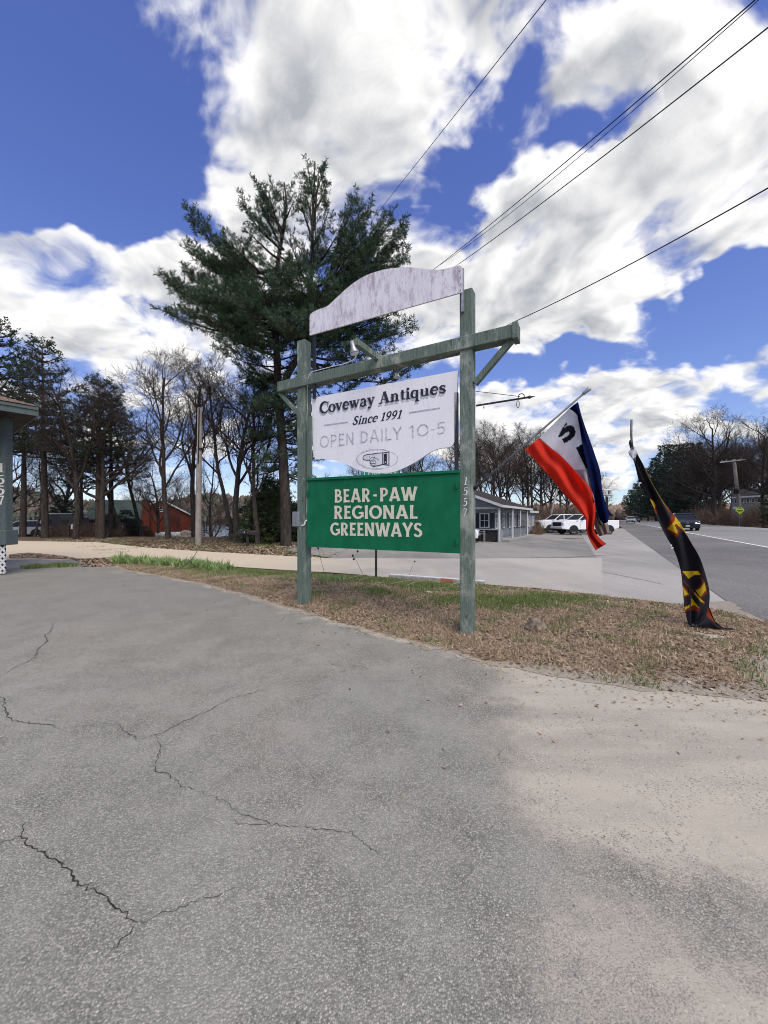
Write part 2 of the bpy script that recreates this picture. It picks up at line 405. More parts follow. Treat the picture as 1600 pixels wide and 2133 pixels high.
    t.color(col); t.bump(b, .15, .004); M['white_board'] = t.m
    t = NT('white_board_worn', .65, .3)
    col = t.mix(t.step(a if False else t.noise(4, 8, .7, vec=t.map((1, 1, .45))), .4, .65, 0, .6), (.74, .715, .75), (.64, .61, .65))
    col = t.mix(t.step(t.noise(6, 9, .8, vec=t.map((1.6, 1.6, .45), (3, 3, 3))), .47, .64, 0, .75), col, (.27, .19, .26))
    col = t.mix(t.step(t.noise(28, 6, .8, vec=t.map((1, 1, .25))), .48, .66, 0, .5), col, (.40, .33, .42))
    t.color(col); t.bump(t.noise(26, 6, .75), .2, .004); M['white_board_worn'] = t.m
    t = NT('green_paint', .6, .15)
    a = t.noise(5, 6, .6, vec=t.map((1, 1, .6))); b = t.noise(40, 4, .7, vec=t.map((.25, .25, 1)))
    col = t.mix(t.step(a, .35, .7), (.004, .108, .048), (.008, .140, .064)); col = t.mix(t.step(b, .6, .75, 0, .35), col, (.02, .17, .09)); col = t.mix(t.step(t.noise(2.2, 8, .75, vec=t.map((1, 1, .5), (2, 5, 1))), .5, .7, 0, .45), col, (.012, .085, .045)); col = t.mix(t.step(t.noise(16, 7, .8), .64, .72, 0, .5), col, (.06, .19, .12))
    t.color(col); t.bump(b, .12, .003); M['green_paint'] = t.m
    M['cream_letter'] = simple('cream_letter', (.64, .60, .48), (.56, .53, .42), 14, .6)
    M['navy_letter'] = simple('navy_letter', (.012, .015, .028), (.03, .035, .05), 30, .6)
    M['grey_letter'] = simple('grey_letter', (.36, .345, .41), (.50, .485, .55), 40, .7)
    M['grey_shadow_letter'] = simple('grey_shadow_letter', (.42, .42, .47), (.50, .50, .55), 40, .7)
    M['ghost_letter'] = simple('ghost_letter', (.56, .55, .60), (.78, .77, .80), 16, .7)
    M['worn_ring'] = simple('worn_ring', (.13, .125, .15), (.60, .58, .64), 34, .7, lo=.3, hi=.6)
    M['hand_white'] = simple('hand_white', (.66, .66, .70), (.6, .6, .64), 10, .6)
    M['digit_silver'] = simple('digit_silver', (.80, .81, .80), (.62, .64, .63), 30, .5, .4)
    M['digit_cream'] = simple('digit_cream', (.66, .66, .62), (.5, .5, .46), 30, .6)
    M['black_metal'] = simple('black_metal', (.012, .012, .014), (.03, .028, .026), 30, .5, .5)
    M['grey_box'] = simple('grey_box', (.16, .175, .20), (.20, .215, .24), 20, .55, .4)
    M['galv'] = simple('galv', (.30, .31, .32), (.40, .41, .42), 20, .45, .5, .6)
    M['pvc'] = simple('pvc', (.62, .62, .60), None, rough=.5)
    M['cable'] = simple('cable', (.016, .017, .020), (.03, .03, .035), 3, .6)
    M['lamp_glass'] = simple('lamp_glass', (.62, .64, .66), (.5, .52, .55), 20, .18, .6)
    M['concrete'] = simple('concrete', (.46, .46, .45), (.60, .60, .58), 12, .9, .2, bump=.3)
    M['concrete_grey'] = simple('concrete_grey', (.22, .22, .215), (.33, .33, .32), 12, .9, .2, bump=.3)
    M['orange_patch'] = simple('orange_patch', (.42, .14, .07), (.30, .12, .07), 25, .85)
    M['stone'] = simple('stone', (.10, .075, .055), (.26, .21, .16), 16, .95, .1, bump=.9, bdist=.03)
    M['pale_stone'] = simple('pale_stone', (.27, .235, .19), (.38, .335, .275), 20, .9)
    # bark
    t = NT('bark', .95, .1)
    a = t.noise(7, 6, .7, vec=t.map((1, 1, .28))); r_ = t.objrand()
    col = t.mix(t.step(a, .35, .68), (.020, .016, .014), (.066, .055, .048)); col = t.mix(t.math('MULTIPLY', r_, .3), col, (.11, .092, .08))
    t.color(col); t.bump(a, .9, .04); M['bark'] = t.m
    t = NT('bark_pale', .95, .1)
    a = t.noise(7, 6, .7, vec=t.map((1, 1, .35)))
    t.color(t.mix(t.step(a, .35, .68), (.085, .072, .06), (.21, .185, .16))); t.bump(a, .8, .03); M['bark_pale'] = t.m
    t = NT('twig', .95, .1)
    t.color(t.mix(t.objrand(), (.036, .028, .025), (.085, .066, .056))); M['twig'] = t.m
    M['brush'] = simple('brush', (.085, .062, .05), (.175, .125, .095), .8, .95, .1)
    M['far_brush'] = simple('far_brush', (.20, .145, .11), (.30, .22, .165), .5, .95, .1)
    M['dry_brush'] = simple('dry_brush', (.20, .14, .095), (.11, .075, .055), 1.4, .95, .1)
    def needle(nm, c1, c2, c3):
        t = NT(nm, .6, .25)
        col = t.mix(t.step(t.noise(.45, 3, .6), .38, .64), c1, c2); col = t.mix(t.step(t.noise(2.6, 3, .7), .5, .75, 0, .7), col, c3)
        t.color(col); t.b.inputs['Roughness'].default_value = .6
        tr = t.n.new('ShaderNodeBsdfTranslucent'); t.l.new(col, tr.inputs[0]); ms = t.n.new('ShaderNodeMixShader'); ms.inputs[0].default_value = .18
        t.l.new(t.b.outputs[0], ms.inputs[1]); t.l.new(tr.outputs[0], ms.inputs[2]); t.l.new(ms.outputs[0], t.n['Material Output'].inputs[0]); M[nm] = t.m
    needle('pine_needles', (.034, .066, .040), (.055, .094, .050), (.095, .135, .050))
    needle('dark_needles', (.028, .050, .036), (.045, .070, .045), (.065, .090, .045))
    needle('young_needles', (.045, .065, .025), (.075, .10, .035), (.11, .125, .045))
    def blade(nm, c1, c2, c3):
        t = NT(nm, .75, .2); r = t.attr('rnd')
        col = t.mix(r, c1, c2); col = t.mix(t.step(t.noise(3, 3), .45, .65, 0, .7), col, c3); t.color(col); M[nm] = t.m
    blade('grass_blade', (.070, .120, .028), (.20, .25, .085), (.12, .175, .05))
    blade('lily_leaf', (.11, .19, .06), (.27, .34, .14), (.19, .27, .09))
    blade('straw', (.20, .135, .08), (.56, .45, .30), (.36, .26, .165))
    blade('leaf_litter', (.11, .07, .045), (.42, .33, .235), (.26, .185, .125))
    blade('pebble', (.19, .178, .16), (.52, .49, .44), (.33, .30, .27))
    # far hills and lake
    t = NT('hill_woods', 1, 0)
    a = t.noise(.02, 9, .7); b = t.noise(.22, 6, .8, vec=t.map((1, 1, 2.2)))
    col = t.mix(t.step(b, .4, .62), (.055, .055, .05), (.15, .12, .10)); col = t.mix(t.step(a, .48, .6, 0, .8), col, (.035, .06, .045))
    t.color(col); t.bump(b, 1, 3); M['hill_woods'] = t.m
    t = NT('far_crowns', 1, 0)
    col = t.mix(t.step(t.noise(.013, 6, .6), .46, .58), (.135, .105, .085), (.035, .055, .04)); col = t.mix(t.step(t.noise(.3, 4, .8), .4, .65, 0, .6), col, (.19, .15, .12))
    t.color(col); M['far_crowns'] = t.m
    t = NT('lake_water', .12, .5); t.color((.10, .13, .17)); t.bump(t.noise(1.2, 6, .7, vec=t.map((1, .35, 1))), .35, .25); M['lake_water'] = t.m
    # buildings
    t = NT('shingles', 1.0, 0.0)
    a = t.noise(12, 5, .7); t.color(t.mix(t.step(a, .35, .65), (.030, .029, .029), (.066, .062, .060))); t.bump(a, .5, .02); M['shingles'] = t.m
    M['brown_shingles'] = simple('brown_shingles', (.14, .095, .07), (.23, .17, .13), 10, .95, .1, bump=.6, bdist=.02)
    M['green_shingles'] = simple('green_shingles', (.03, .045, .042), (.06, .08, .072), 8, .9, .1)
    t = NT('brick_wall', .95, .15)
    br = t.n.new('ShaderNodeTexBrick'); t.l.new(t.map((1, 1, 1), rot=(math.pi / 2, 0, 0)), br.inputs[0])
    br.inputs['Color1'].default_value = (.095, .022, .014, 1); br.inputs['Color2'].default_value = (.135, .032, .02, 1); br.inputs['Mortar'].default_value = (.12, .06, .045, 1)
    br.inputs['Scale'].default_value = 4.5; br.inputs['Mortar Size'].default_value = .012
    t.color(t.mix(t.step(t.noise(2.5, 6, .7), .5, .7, 0, .5), br.outputs[0], (.12, .035, .022))); M['brick_wall'] = t.m
    M['dark_wall'] = simple('dark_wall', (.02, .02, .022), (.04, .036, .032), 5, .9)
    M['glass'] = simple('glass', (.018, .022, .027), None, rough=.12, spec=.22)
    M['window_white'] = simple('window_white', (.62, .62, .62), (.5, .5, .5), 10, .6)
    # vehicles
    def paint(nm, c, rough=.22):
        t = NT(nm, rough + .1, .35); t.color(t.mix(t.step(t.noise(3, 5), .4, .7, 0, .25), c, tuple(k * .8 for k in c))); t.b.inputs['Coat Weight'].default_value = .15; M[nm] = t.m
    paint('white_car_paint', (.74, .75, .77)); paint('black_car_paint', (.012, .013, .018)); paint('silver_car_paint', (.36, .37, .38)); paint('dark_car_paint', (.035, .04, .05))
    M['tyre'] = simple('tyre', (.014, .014, .015), (.03, .03, .03), 20, .85)
    M['rim'] = simple('rim', (.45, .46, .48), (.35, .36, .38), 20, .3, .6, .7)
    M['dark_trim'] = simple('dark_trim', (.012, .012, .013), (.02, .02, .02), 20, .45)
    M['headlamp'] = simple('headlamp', (.75, .76, .76), None, rough=.1, spec=.8)
    hl = NT('lit_headlamp', .2, .5); hl.color((.8, .8, .8)); hl.b.inputs['Emission Color'].default_value = (1, .97, .9, 1); hl.b.inputs['Emission Strength'].default_value = 1.2; M['lit_headlamp'] = hl.m
    M['tail_lamp'] = simple('tail_lamp', (.22, .012, .012), None, rough=.2, spec=.6)
    M['plate'] = simple('plate', (.5, .52, .5), None, rough=.5)
    M['yellow_green'] = simple('yellow_green', (.62, .90, .03), (.55, .80, .03), 6, .45)
    M['road_paint'] = simple('road_paint', (.74, .73, .70), (.56, .55, .53), 9, .8, lo=.45, hi=.75)
    M['crack_dark'] = simple('crack_dark', (.018, .017, .016), (.05, .046, .042), 30, .95)
    def cloth(nm):
        t = NT(nm, .95, .02); c = t.attr('print', 'Color')
        w = t.noise(9, 5, .6); col = t.mix(t.step(w, .35, .7, 0, .07), c, (.02, .02, .03), 'MIX')
        t.color(col); wv = t.noise(7, 4, .6, vec=t.map((1, 1, .5))); t.bump(wv, .7, .025)
        tr = t.n.new('ShaderNodeBsdfTranslucent'); t.l.new(col, tr.inputs[0]); ms = t.n.new('ShaderNodeMixShader'); ms.inputs[0].default_value = .58
        t.l.new(t.b.outputs[0], ms.inputs[1]); t.l.new(tr.outputs[0], ms.inputs[2]); t.l.new(ms.outputs[0], t.n['Material Output'].inputs[0]); M[nm] = t.m
    cloth('printed_cloth')
    M['tape'] = simple('tape', (.42, .42, .43), (.55, .55, .56), 40, .35, .5)
    M['pole_metal'] = simple('pole_metal', (.10, .10, .11), (.16, .16, .17), 12, .5, .4)
mk_materials()

# ------------------------------------------------------------------ the ground and paving
def dist_poly(X, Y, poly):                            # signed distance, inside positive
    d2 = np.full(X.shape, 1e18); inside = np.zeros(X.shape, bool); n = len(poly)
    for i in range(n):
        x0, y0 = poly[i]; x1, y1 = poly[(i + 1) % n]
        ex, ey = x1 - x0, y1 - y0
        t = np.clip(((X - x0) * ex + (Y - y0) * ey) / (ex * ex + ey * ey + 1e-12), 0, 1)
        d2 = np.minimum(d2, (X - x0 - t * ex) ** 2 + (Y - y0 - t * ey) ** 2)
        c = ((y0 > Y) != (y1 > Y)) & (X < (x1 - x0) * (Y - y0) / (y1 - y0 + 1e-12) + x0)
        inside ^= c
    d = np.sqrt(d2); return np.where(inside, d, -d)
def rough_edge(poly, step, amp, seed=1):
    r = random.Random(seed); out = []
    for i in range(len(poly)):
        a = Vector((*poly[i], 0)); b = Vector((*poly[(i + 1) % len(poly)], 0)); L = (b - a).length
        n = max(1, min(220, int(L / step))); nr = Vector((-(b - a).y, (b - a).x, 0)) / max(L, 1e-6)
        for k in range(n):
            q = a.lerp(b, k / n)
            if k: q += nr * r.gauss(0, amp * min(1, q.y / 6 if q.y > 0 else .3))
            out.append((q.x, q.y))
    return out
def sheet(name, poly, zoff, spacing, mat, kind='structure', hfun=None, attrs=None, edge=(0.3, 0.0), far_spacing=None, parent=None, seed=1):
    poly = rough_edge(poly, edge[0], edge[1], seed) if edge[1] > 0 else rough_edge(poly, edge[0], 0, seed)
    xs = [p[0] for p in poly]; ys = [p[1] for p in poly]
    gx = np.arange(min(xs), max(xs), spacing); gy = np.arange(min(ys), max(ys), spacing)
    X, Y = np.meshgrid(gx, gy); X = X + NR.uniform(-.1, .1, X.shape) * spacing; Y = Y + NR.uniform(-.1, .1, Y.shape) * spacing
    ins = dist_poly(X, Y, poly) > spacing * .35
    pts = [Vector(p) for p in poly] + [Vector((a, b)) for a, b in zip(X[ins], Y[ins])]
    nb = len(poly)
    vs, es, fs, *_ = delaunay_2d_cdt(pts, [(i, (i + 1) % nb) for i in range(nb)], [], 1, 1e-5)
    V = np.array([(v.x, v.y) for v in vs])
    Fc = np.array([f for f in fs if len(f) == 3])
    A, B, C_ = V[Fc[:, 0]], V[Fc[:, 1]], V[Fc[:, 2]]
    cr = (B[:, 0] - A[:, 0]) * (C_[:, 1] - A[:, 1]) - (B[:, 1] - A[:, 1]) * (C_[:, 0] - A[:, 0])
    Fc[cr < 0] = Fc[cr < 0][:, ::-1]
    z = base_h(V[:, 0], V[:, 1]) + zoff
    if hfun is not None: z = z + hfun(V[:, 0], V[:, 1], poly)
    at = {k: fn(V[:, 0], V[:, 1]) for k, fn in (attrs or {}).items()}
    me = np_mesh(name, np.column_stack([V, z]), Fc, at, smooth=True)
    return link(name, me, mat, parent, kind=kind), poly

# base ground out to the horizon, fine near, coarse far
def axis(lo, hi, fine_lo, fine_hi, st):
    a = list(np.arange(fine_lo, fine_hi, st)); s = st; v = fine_hi
    while v < hi: a.append(v); s *= 1.22; v += s
    a.append(hi); s = st; v = fine_lo - st
    while v > lo: a.append(v); s *= 1.22; v -= s
    a.append(lo); return np.array(sorted(a))
gx = axis(-3500, 3500, -60, 60, 1.0); gy = axis(-400, 3500, -10, 75, 1.0)
X, Y = np.meshgrid(gx, gy)
Z = base_h(X, Y) - 0.05
Z = Z + 0.05 * np.sin(X * .9 + 1.3) * np.sin(Y * .7) * (Y > 26)
Z = Z - 0.5 * sm((rn(X, Y) - 15.2) / 3) + 1.0 * sm((rn(X, Y) - 18) / 12)
nx, ny = len(gx), len(gy)
idx = np.arange(nx * ny).reshape(ny, nx)
Fq = np.column_stack([idx[:-1, :-1].ravel(), idx[:-1, 1:].ravel(), idx[1:, 1:].ravel(), idx[1:, :-1].ravel()])
link('ground', np_mesh('ground', np.column_stack([X.ravel(), Y.ravel(), Z.ravel()]), Fq, smooth=True), M['ground'], kind='structure')

def px_poly(lst): return [G(*p) for p in lst]
# outlines, photo pixels
near_edge = [(238, 1176), (262, 1188), (330, 1199), (430, 1219), (520, 1243), (600, 1266), (700, 1297), (800, 1323), (880, 1343), (955, 1362), (1010, 1382)]
dirt_edge = [(1075, 1392), (1150, 1410), (1250, 1425), (1370, 1440), (1500, 1452), (1620, 1466)]
far_edge = [(1620, 1300), (1520, 1276), (1440, 1262), (1330, 1250), (1250, 1241), (1130, 1228), (1000, 1219), (900, 1211), (780, 1203), (700, 1198), (640, 1193), (560, 1189), (450, 1181), (380, 1176), (300, 1170), (228, 1166)]
island_poly = px_poly(near_edge + dirt_edge + far_edge)

def sand_attr(x, y):
    polys = [[(1000, 1360), (1020, 1412), (1050, 1500), (1052, 1600), (1110, 1700), (1250, 1775), (1400, 1850), (1560, 1925), (1700, 1980), (1900, 1700), (1900, 1380)],
             [(1150, 1960), (1200, 1935), (1300, 1930), (1450, 1960), (1600, 2010), (1900, 2060), (1900, 2400), (1150, 2400)]]
    out = np.full(x.shape, -1.0)
    for k, pl in enumerate(polys):
        d = dist_poly(x, y, [G(*p) for p in pl]); out = np.maximum(out, .5 + d * (.75 if k == 0 else .6))
    for (px, py, r) in ((590, 1275, .35), (540, 1262, .3), (640, 1290, .25), (880, 1350, .25), (945, 1370, .3), (665, 1338, .12), (250, 1192, .6)):
        cx, cy = G(px, py); out = np.maximum(out, .62 - np.hypot(x - cx, (y - cy) * 1.3) / r * .45)
    dd = dist_poly(x, y, island_poly); out = np.maximum(out, .66 + dd * 2.4)
    return np.clip(out, -.5, .95)
def dust_attr(x, y):
    return np.clip(.25 + .35 * sm((7 - y) / 5) , 0, 1) * .8
lot = px_poly([(1010, 1362), (955, 1350), (700, 1285), (600, 1254), (430, 1208), (300, 1190), (235, 1172), (150, 1179), (60, 1184)]) + [(-13, 10.9), (-16, 9), (-16, -3), (9, -3), (9, 3.1), (5.6, 3.3)]
lot_o, _ = sheet('parking_lot', lot, 0.0, 0.16, M['asphalt'], attrs={'sand': sand_attr, 'dust': dust_attr}, edge=(.25, 0))

def island_h(x, y, poly):
    d = dist_poly(x, y, poly)
    cx, cy = G(640, 1235)
    bump = .13 * np.exp(-(((x - cx) / 2.3) ** 2 + ((y - cy) / 1.3) ** 2))
    big = .5 * np.sin(x * 2.1 + y * 1.3) + .5 * np.sin(x * 5.3 - y * 4.1 + 1)
    tiny = NR.uniform(-1, 1, x.shape) * .012
    return np.clip(d, 0, .6) / .6 * (bump + .035 + .012 * big + tiny) - .002
def grass_attr(x, y):
    out = np.zeros(x.shape)
    for (px, py, rx, ry, s) in ((1050, 1258, 1.5, .55, 1.0), (900, 1228, 1.2, .8, .9), (760, 1213, 1.4, .8, 1.0), (600, 1197, 2.2, .5, 1.05), (480, 1188, 1.6, .5, .9), (1150, 1250, 1.0, .5, .8), (780, 1245, .4, .3, .7), (690, 1225, .5, .4, .6)):
        cx, cy = G(px, py); out = np.maximum(out, s * np.exp(-((x - cx) / rx) ** 2 - ((y - cy) / ry) ** 2))
    return out
def edge_attr(x, y):
    d = dist_poly(x, y, island_poly); right = sm((x - .9) / 1.2) * sm((4.9 - y) / .8)
    return np.clip(1.0 - d / (.10 + .42 * right), 0, 1)
island, island_edge = sheet('grass_island', island_poly, 0.006, 0.09, M['litter'], hfun=island_h, attrs={'grass': grass_attr, 'edge': edge_attr}, edge=(.12, .055), seed=4)
def island_z(x, y):
    x = np.atleast_1d(x).astype(float); y = np.atleast_1d(y).astype(float)
    return base_h(x, y) + .006 + island_h(x, y, island_edge)

# side road (pale, sandy) crossing behind the sign
side = px_poly([(1256, 1239), (1130, 1226), (960, 1213), (780, 1200), (640, 1190), (450, 1178), (300, 1166), (232, 1163), (150, 1166), (100, 1170), (20, 1172), (-150, 1178), (-300, 1172), (-300, 1128), (-100, 1122), (60, 1127), (200, 1129), (300, 1140), (400, 1147), (560, 1156), (700, 1163), (860, 1163), (1000, 1163), (1254, 1162)])
sheet('side_road', side, -.002, .5, M['side_road'], edge=(.3, .02), seed=3, attrs={'sandy': lambda x, y: np.clip((1.5 - x) / 7, 0, 1)})
# pale strip between side road and highway, and the motel lot
strip = [(G(1254, 1162)[0] - .2, G(1254, 1162)[1]), (G(1256, 1239)[0] - .2, G(1256, 1239)[1]), G(1330, 1248), G(1440, 1260), G(1540, 1272)]
def road_pt(n, s): return (RN[0] * n + RD[0] * s, RN[1] * n + RD[1] * s)
strip += [road_pt(1.90, s) for s in (8.6, 12, 16, 24, 36, 70)] + [road_pt(-6, 70), road_pt(-2.2, 40)]
sheet('highway_shoulder', strip, -.007, .8, M['lot_light'], edge=(.4, .012), seed=6)
mot = [G(700, 1163), G(860, 1163), G(1000, 1163), G(1254, 1162), road_pt(-2.2, 40), road_pt(-5.8, 60), road_pt(-12, 60), road_pt(-9.5, 36), (7.3, 25.0), (6.0, 26), (-3.5, 26), (-4.5, 17.5)]
sheet('motel_parking_lot', mot, -.012, .9, M['lot_dark'], edge=(.4, .03), seed=8)
# second asphalt patch at left beyond the lot
patch = px_poly([(-60, 1188), (60, 1184), (150, 1181), (176, 1174), (150, 1166), (60, 1165), (-60, 1168)])
sheet('asphalt_apron', patch, .004, .4, M['lot_dark'], edge=(.3, .02), seed=9)

# the highway
def strip_mesh(name, n0, n1, s0, s1, zoff, mat, ds=1.5, dn=.5):
    ns = np.linspace(n0, n1, max(2, int(abs(n1 - n0) / dn) + 1)); ss = np.concatenate([np.arange(s0, min(s1, 80), ds), np.geomspace(80, s1, 40)] if s1 > 80 else [np.arange(s0, s1 + ds, ds)])
    A, B = np.meshgrid(ns, ss); bend = 0.0
    X = RN[0] * A + RD[0] * B; Y = RN[1] * A + RD[1] * B
    Z = base_h(X, Y) + zoff
    i = np.arange(A.size).reshape(A.shape)
    Fq = np.column_stack([i[:-1, :-1].ravel(), i[:-1, 1:].ravel(), i[1:, 1:].ravel(), i[1:, :-1].ravel()])
    return link(name, np_mesh(name, np.column_stack([X.ravel(), Y.ravel(), Z.ravel()]), Fq, smooth=True), mat, kind='structure')
strip_mesh('highway', 1.87, 5.95, -40, 900, .002, M['road'])
strip_mesh('travel_lanes', 5.95, 15.0, -40, 900, .003, M['road_lane'])
wl_ = strip_mesh('edge_line', 5.82, 5.97, -40, 600, .009, M['road_paint'])
strip_mesh('far_edge_line', 12.9, 13.02, -40, 600, .009, M['road_paint'])
gp = [road_pt(1.95, s) for s in (2.5, 4, 6, 8.5)] + [G(1470, 1262), G(1560, 1290), road_pt(1.0, 2.5)]
sheet('road_gravel', [road_pt(2.0, 2.0), road_pt(2.1, 4), road_pt(2.0, 6.2), road_pt(1.9, 9.3), G(1420, 1256), G(1500, 1272), G(1575, 1292), road_pt(.7, 2.0)], .005, .3, M['gravel'], edge=(.15, .04), seed=12)

# lake, hills beyond
lk = MB(); lk.add([(-900, 50, -5), (-12, 50, -5), (10, 520, -5), (-900, 520, -5)], [(0, 1, 2, 3)])
obj('lake', lk, M['lake_water'], kind='structure')
hx = np.linspace(-1100, 420, 150); hd = np.linspace(0, 1, 26)
A, B = np.meshgrid(hx, hd)
ridge = 46 + 14 * np.sin(A / 170 + 1.0) + 9 * np.sin(A / 63) + 5 * np.sin(A / 27 + 2)
ridge = ridge * (1 - .45 * sm((A + 330) / 260))
HY0 = 445 + 25 * np.sin(A / 90)
Zh = -5.5 + ridge * sm(B * 1.1) + 2.2 * np.sin(A / 11) * np.sin(B * 20) + NR.uniform(-1.3, 1.3, A.shape)
Yh = HY0 + B * 330
i = np.arange(A.size).reshape(A.shape)
Fq = np.column_stack([i[:-1, :-1].ravel(), i[:-1, 1:].ravel(), i[1:, 1:].ravel(), i[1:, :-1].ravel()])
link('hills', np_mesh('hills', np.column_stack([A.ravel(), Yh.ravel(), Zh.ravel()]), Fq), M['hill_woods'], kind='structure')
# woods on the far shore: ragged crowns
def crowns(name, pts, hs, mat, n=7):
    V = []; Fs = []; N = len(pts); b = 0
    tv = []; 
    for k in range(N):
        x, y, z = pts[k]; h = hs[k]; w = h * R.uniform(.22, .42); top = (x + R.uniform(-.1, .1) * h, y, z + h)
        rings = []
        for lv, (fr, wf) in enumerate(((.0, .35), (.35, 1.0), (.7, .7))):
            for a in range(5):
                an = a * 1.2566 + lv * .6 + k; rr = w * wf * R.uniform(.55, 1.25)
                V.append((x + math.cos(an) * rr, y + math.sin(an) * rr, z + h * (fr + R.uniform(-.08, .08))))
        V.append(top)
        for lv in (0, 1):
            for a in range(5):
                p, q = b + lv * 5 + a, b + lv * 5 + (a + 1) % 5
                Fs.append((p, q, q + 5)); Fs.append((p, q + 5, p + 5))
        for a in range(5): Fs.append((b + 10 + a, b + 10 + (a + 1) % 5, b + 15))
        b += 16
    return link(name, np_mesh(name, V, Fs), mat, kind='stuff')
pts = []; hs = []
for k in range(5200):
    x = R.uniform(-1050, 330); f = R.random() ** 1.4
    rdg = (46 + 14 * math.sin(x / 170 + 1.0) + 9 * math.sin(x / 63) + 5 * math.sin(x / 27 + 2)) * (1 - .45 * float(sm((x + 330) / 260)))
    pts.append((x, 445 + 25 * math.sin(x / 90) + f * 330, -6 + rdg * float(sm(f * 1.1)))); hs.append(R.uniform(6, 15))
crowns('far_shore_woods', pts, hs, M['far_crowns'])
pts = []; hs = []
for k in range(1500):                                  # woods closing the highway far ahead
    s = R.uniform(330, 460); n = R.uniform(-60, 90)
    if -60 < n < 90: pts.append((*road_pt(n, s), R.uniform(-1, 1))); hs.append(R.uniform(9, 16) * (s / 420))
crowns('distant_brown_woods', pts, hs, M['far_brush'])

# cracks in the parking lot, measured from the photograph
def ribbon(pts2, width, z=.0035, seed=1, jag=.0075):
    r = random.Random(seed); fine = []
    for a, b in zip(pts2[:-1], pts2[1:]):
        a = Vector(a); b = Vector(b); L = (b - a).length; n = max(2, int(L / .018)); nr = Vector((-(b - a).y, (b - a).x)) / max(L, 1e-6)
        for k in range(n):
            fine.append(a.lerp(b, k / n) + nr * r.gauss(0, jag * min(1, a.length / 3 + .25)))
    fine.append(Vector(pts2[-1])); mb = MB(); vs = []; fs = []
    for i, p in enumerate(fine):
        d = fine[min(i + 1, len(fine) - 1)] - fine[max(0, i - 1)]; d = d.normalized() if d.length > 0 else Vector((1, 0)); nr = Vector((-d.y, d.x))
        e = math.sin(math.pi * min(1, max(0.02, i / (len(fine) - 1)))) ** .35
        w = width * e * r.uniform(.35, 1.3) / 2
        for s_ in (-1, 1):
            q = p + nr * w * s_; vs.append((q.x, q.y, float(base_h(q.x, q.y)) + z))
        if i: fs.append((2*i-2, 2*i-1, 2*i+1, 2*i))
    return mb.add(vs, fs)
CR = [([(0, 1758), (45, 1742), (55, 1765), (95, 1775), (130, 1800), (165, 1835), (215, 1868), (250, 1895), (290, 1922)], .012),
      ([(45, 1742), (50, 1720), (65, 1705)], .006), ([(290, 1922), (270, 1945), (245, 1975), (225, 1990)], .006),
      ([(290, 1922), (350, 1900), (420, 1875), (497, 1850)], .005),
      ([(-10, 1448), (8, 1456), (14, 1492), (30, 1502), (110, 1512), (125, 1520)], .012), ([(125, 1520), (180, 1511), (240, 1507)], .005),
      ([(240, 1507), (262, 1525), (290, 1540), (330, 1530), (385, 1503), (430, 1483), (480, 1455), (560, 1436)], .010),
      ([(325, 1530), (335, 1552), (330, 1580), (318, 1607), (350, 1612), (375, 1635), (410, 1648)], .009),
      ([(410, 1648), (460, 1665), (490, 1690), (560, 1716), (600, 1720), (640, 1725), (690, 1730), (730, 1735), (760, 1760), (800, 1790)], .006),
      ([(112, 1298), (103, 1318), (92, 1322), (100, 1336), (80, 1350), (72, 1372), (30, 1392), (0, 1408)], .014),
      ([(480, 1710), (520, 1720), (560, 1716)], .005)]
for k, (pl, w) in enumerate(CR):
    obj('crack', ribbon([G(*p) for p in pl], w * .6, seed=k + 3), M['crack_dark'], lot_o)
for k, (pl, w) in enumerate([([(1250, 1190), (1300, 1200), (1340, 1208), (1385, 1218)], .03)]):
    o = obj('pavement_crack', ribbon([G(*p) for p in pl], w, seed=k + 30), M['crack_dark'], kind='structure')
o = obj('pavement_crack', ribbon([G(*p) for p in [(960, 1163), (1060, 1162.5), (1180, 1161), (1250, 1157), (1300, 1155)]], .07, z=.006, seed=55), M['crack_dark'], kind='structure')

# ------------------------------------------------------------------ the roadside sign
PL = Vector((-1.30, 6.27, 0)); PR = Vector((1.087, 5.0, 0))
UV_ = (PR - PL).normalized(); NV = Vector((UV_.y, -UV_.x, 0))      # along the sign; towards the parking lot
SPAN = (PR - PL).length
if NV.y > 0: NV = -NV
def S(a, z, c=0.0): p = PL + UV_ * a + NV * c; return Vector((p.x, p.y, z))
def sp(px, py, c=0.0):                                # photo pixel -> (along, height) on the sign plane
    r = Vector(((px - CX) / F, 1, (HY - py) / F)); o = Vector((0, 0, EYE))
    t = ((PL + NV * c - o).dot(NV)) / r.dot(NV); q = o + r * t
    return ((q - PL).dot(UV_), q.z)
zl = 0.19
sign = thing('roadside_sign', 'tall weathered green wooden sign frame holding the antiques board and the green greenways board', 'sign', tuple(PL + (PR - PL) * .5))
ps = .165
lpt = sp(634, 712)[1]; rpt = sp(976, 608)[1]
for (a, zb, zt) in ((0, zl - .25, lpt), (SPAN, -.25, rpt)):
    mb = MB(); q0 = S(a, zb); q1 = S(a, zt)
    mb.beam(q0, q1, ps, ps, up=NV); obj('post', mb, M['green_timber'], sign, bevel=.008)
bl, br_ = sp(578, 796, .1), sp(1077, 673, .1)
bh = .165
mb = MB(); mb.beam(S(bl[0], bl[1] - bh/2, .025), S(br_[0], br_[1] - bh/2, .025), .175, bh, up=(0, 0, 1))
crossbeam = obj('crossbeam', mb, M['green_timber'], sign, bevel=.008)
mb = MB(); e = br_[0]; mb.beam(S(e - .055, br_[1] - bh/2, .025), S(e + .012, br_[1] - bh/2, .025), .20, bh + .035, up=(0, 0, 1))
obj('beam_end_cap', mb, M['green_timber'], sign, bevel=.006)
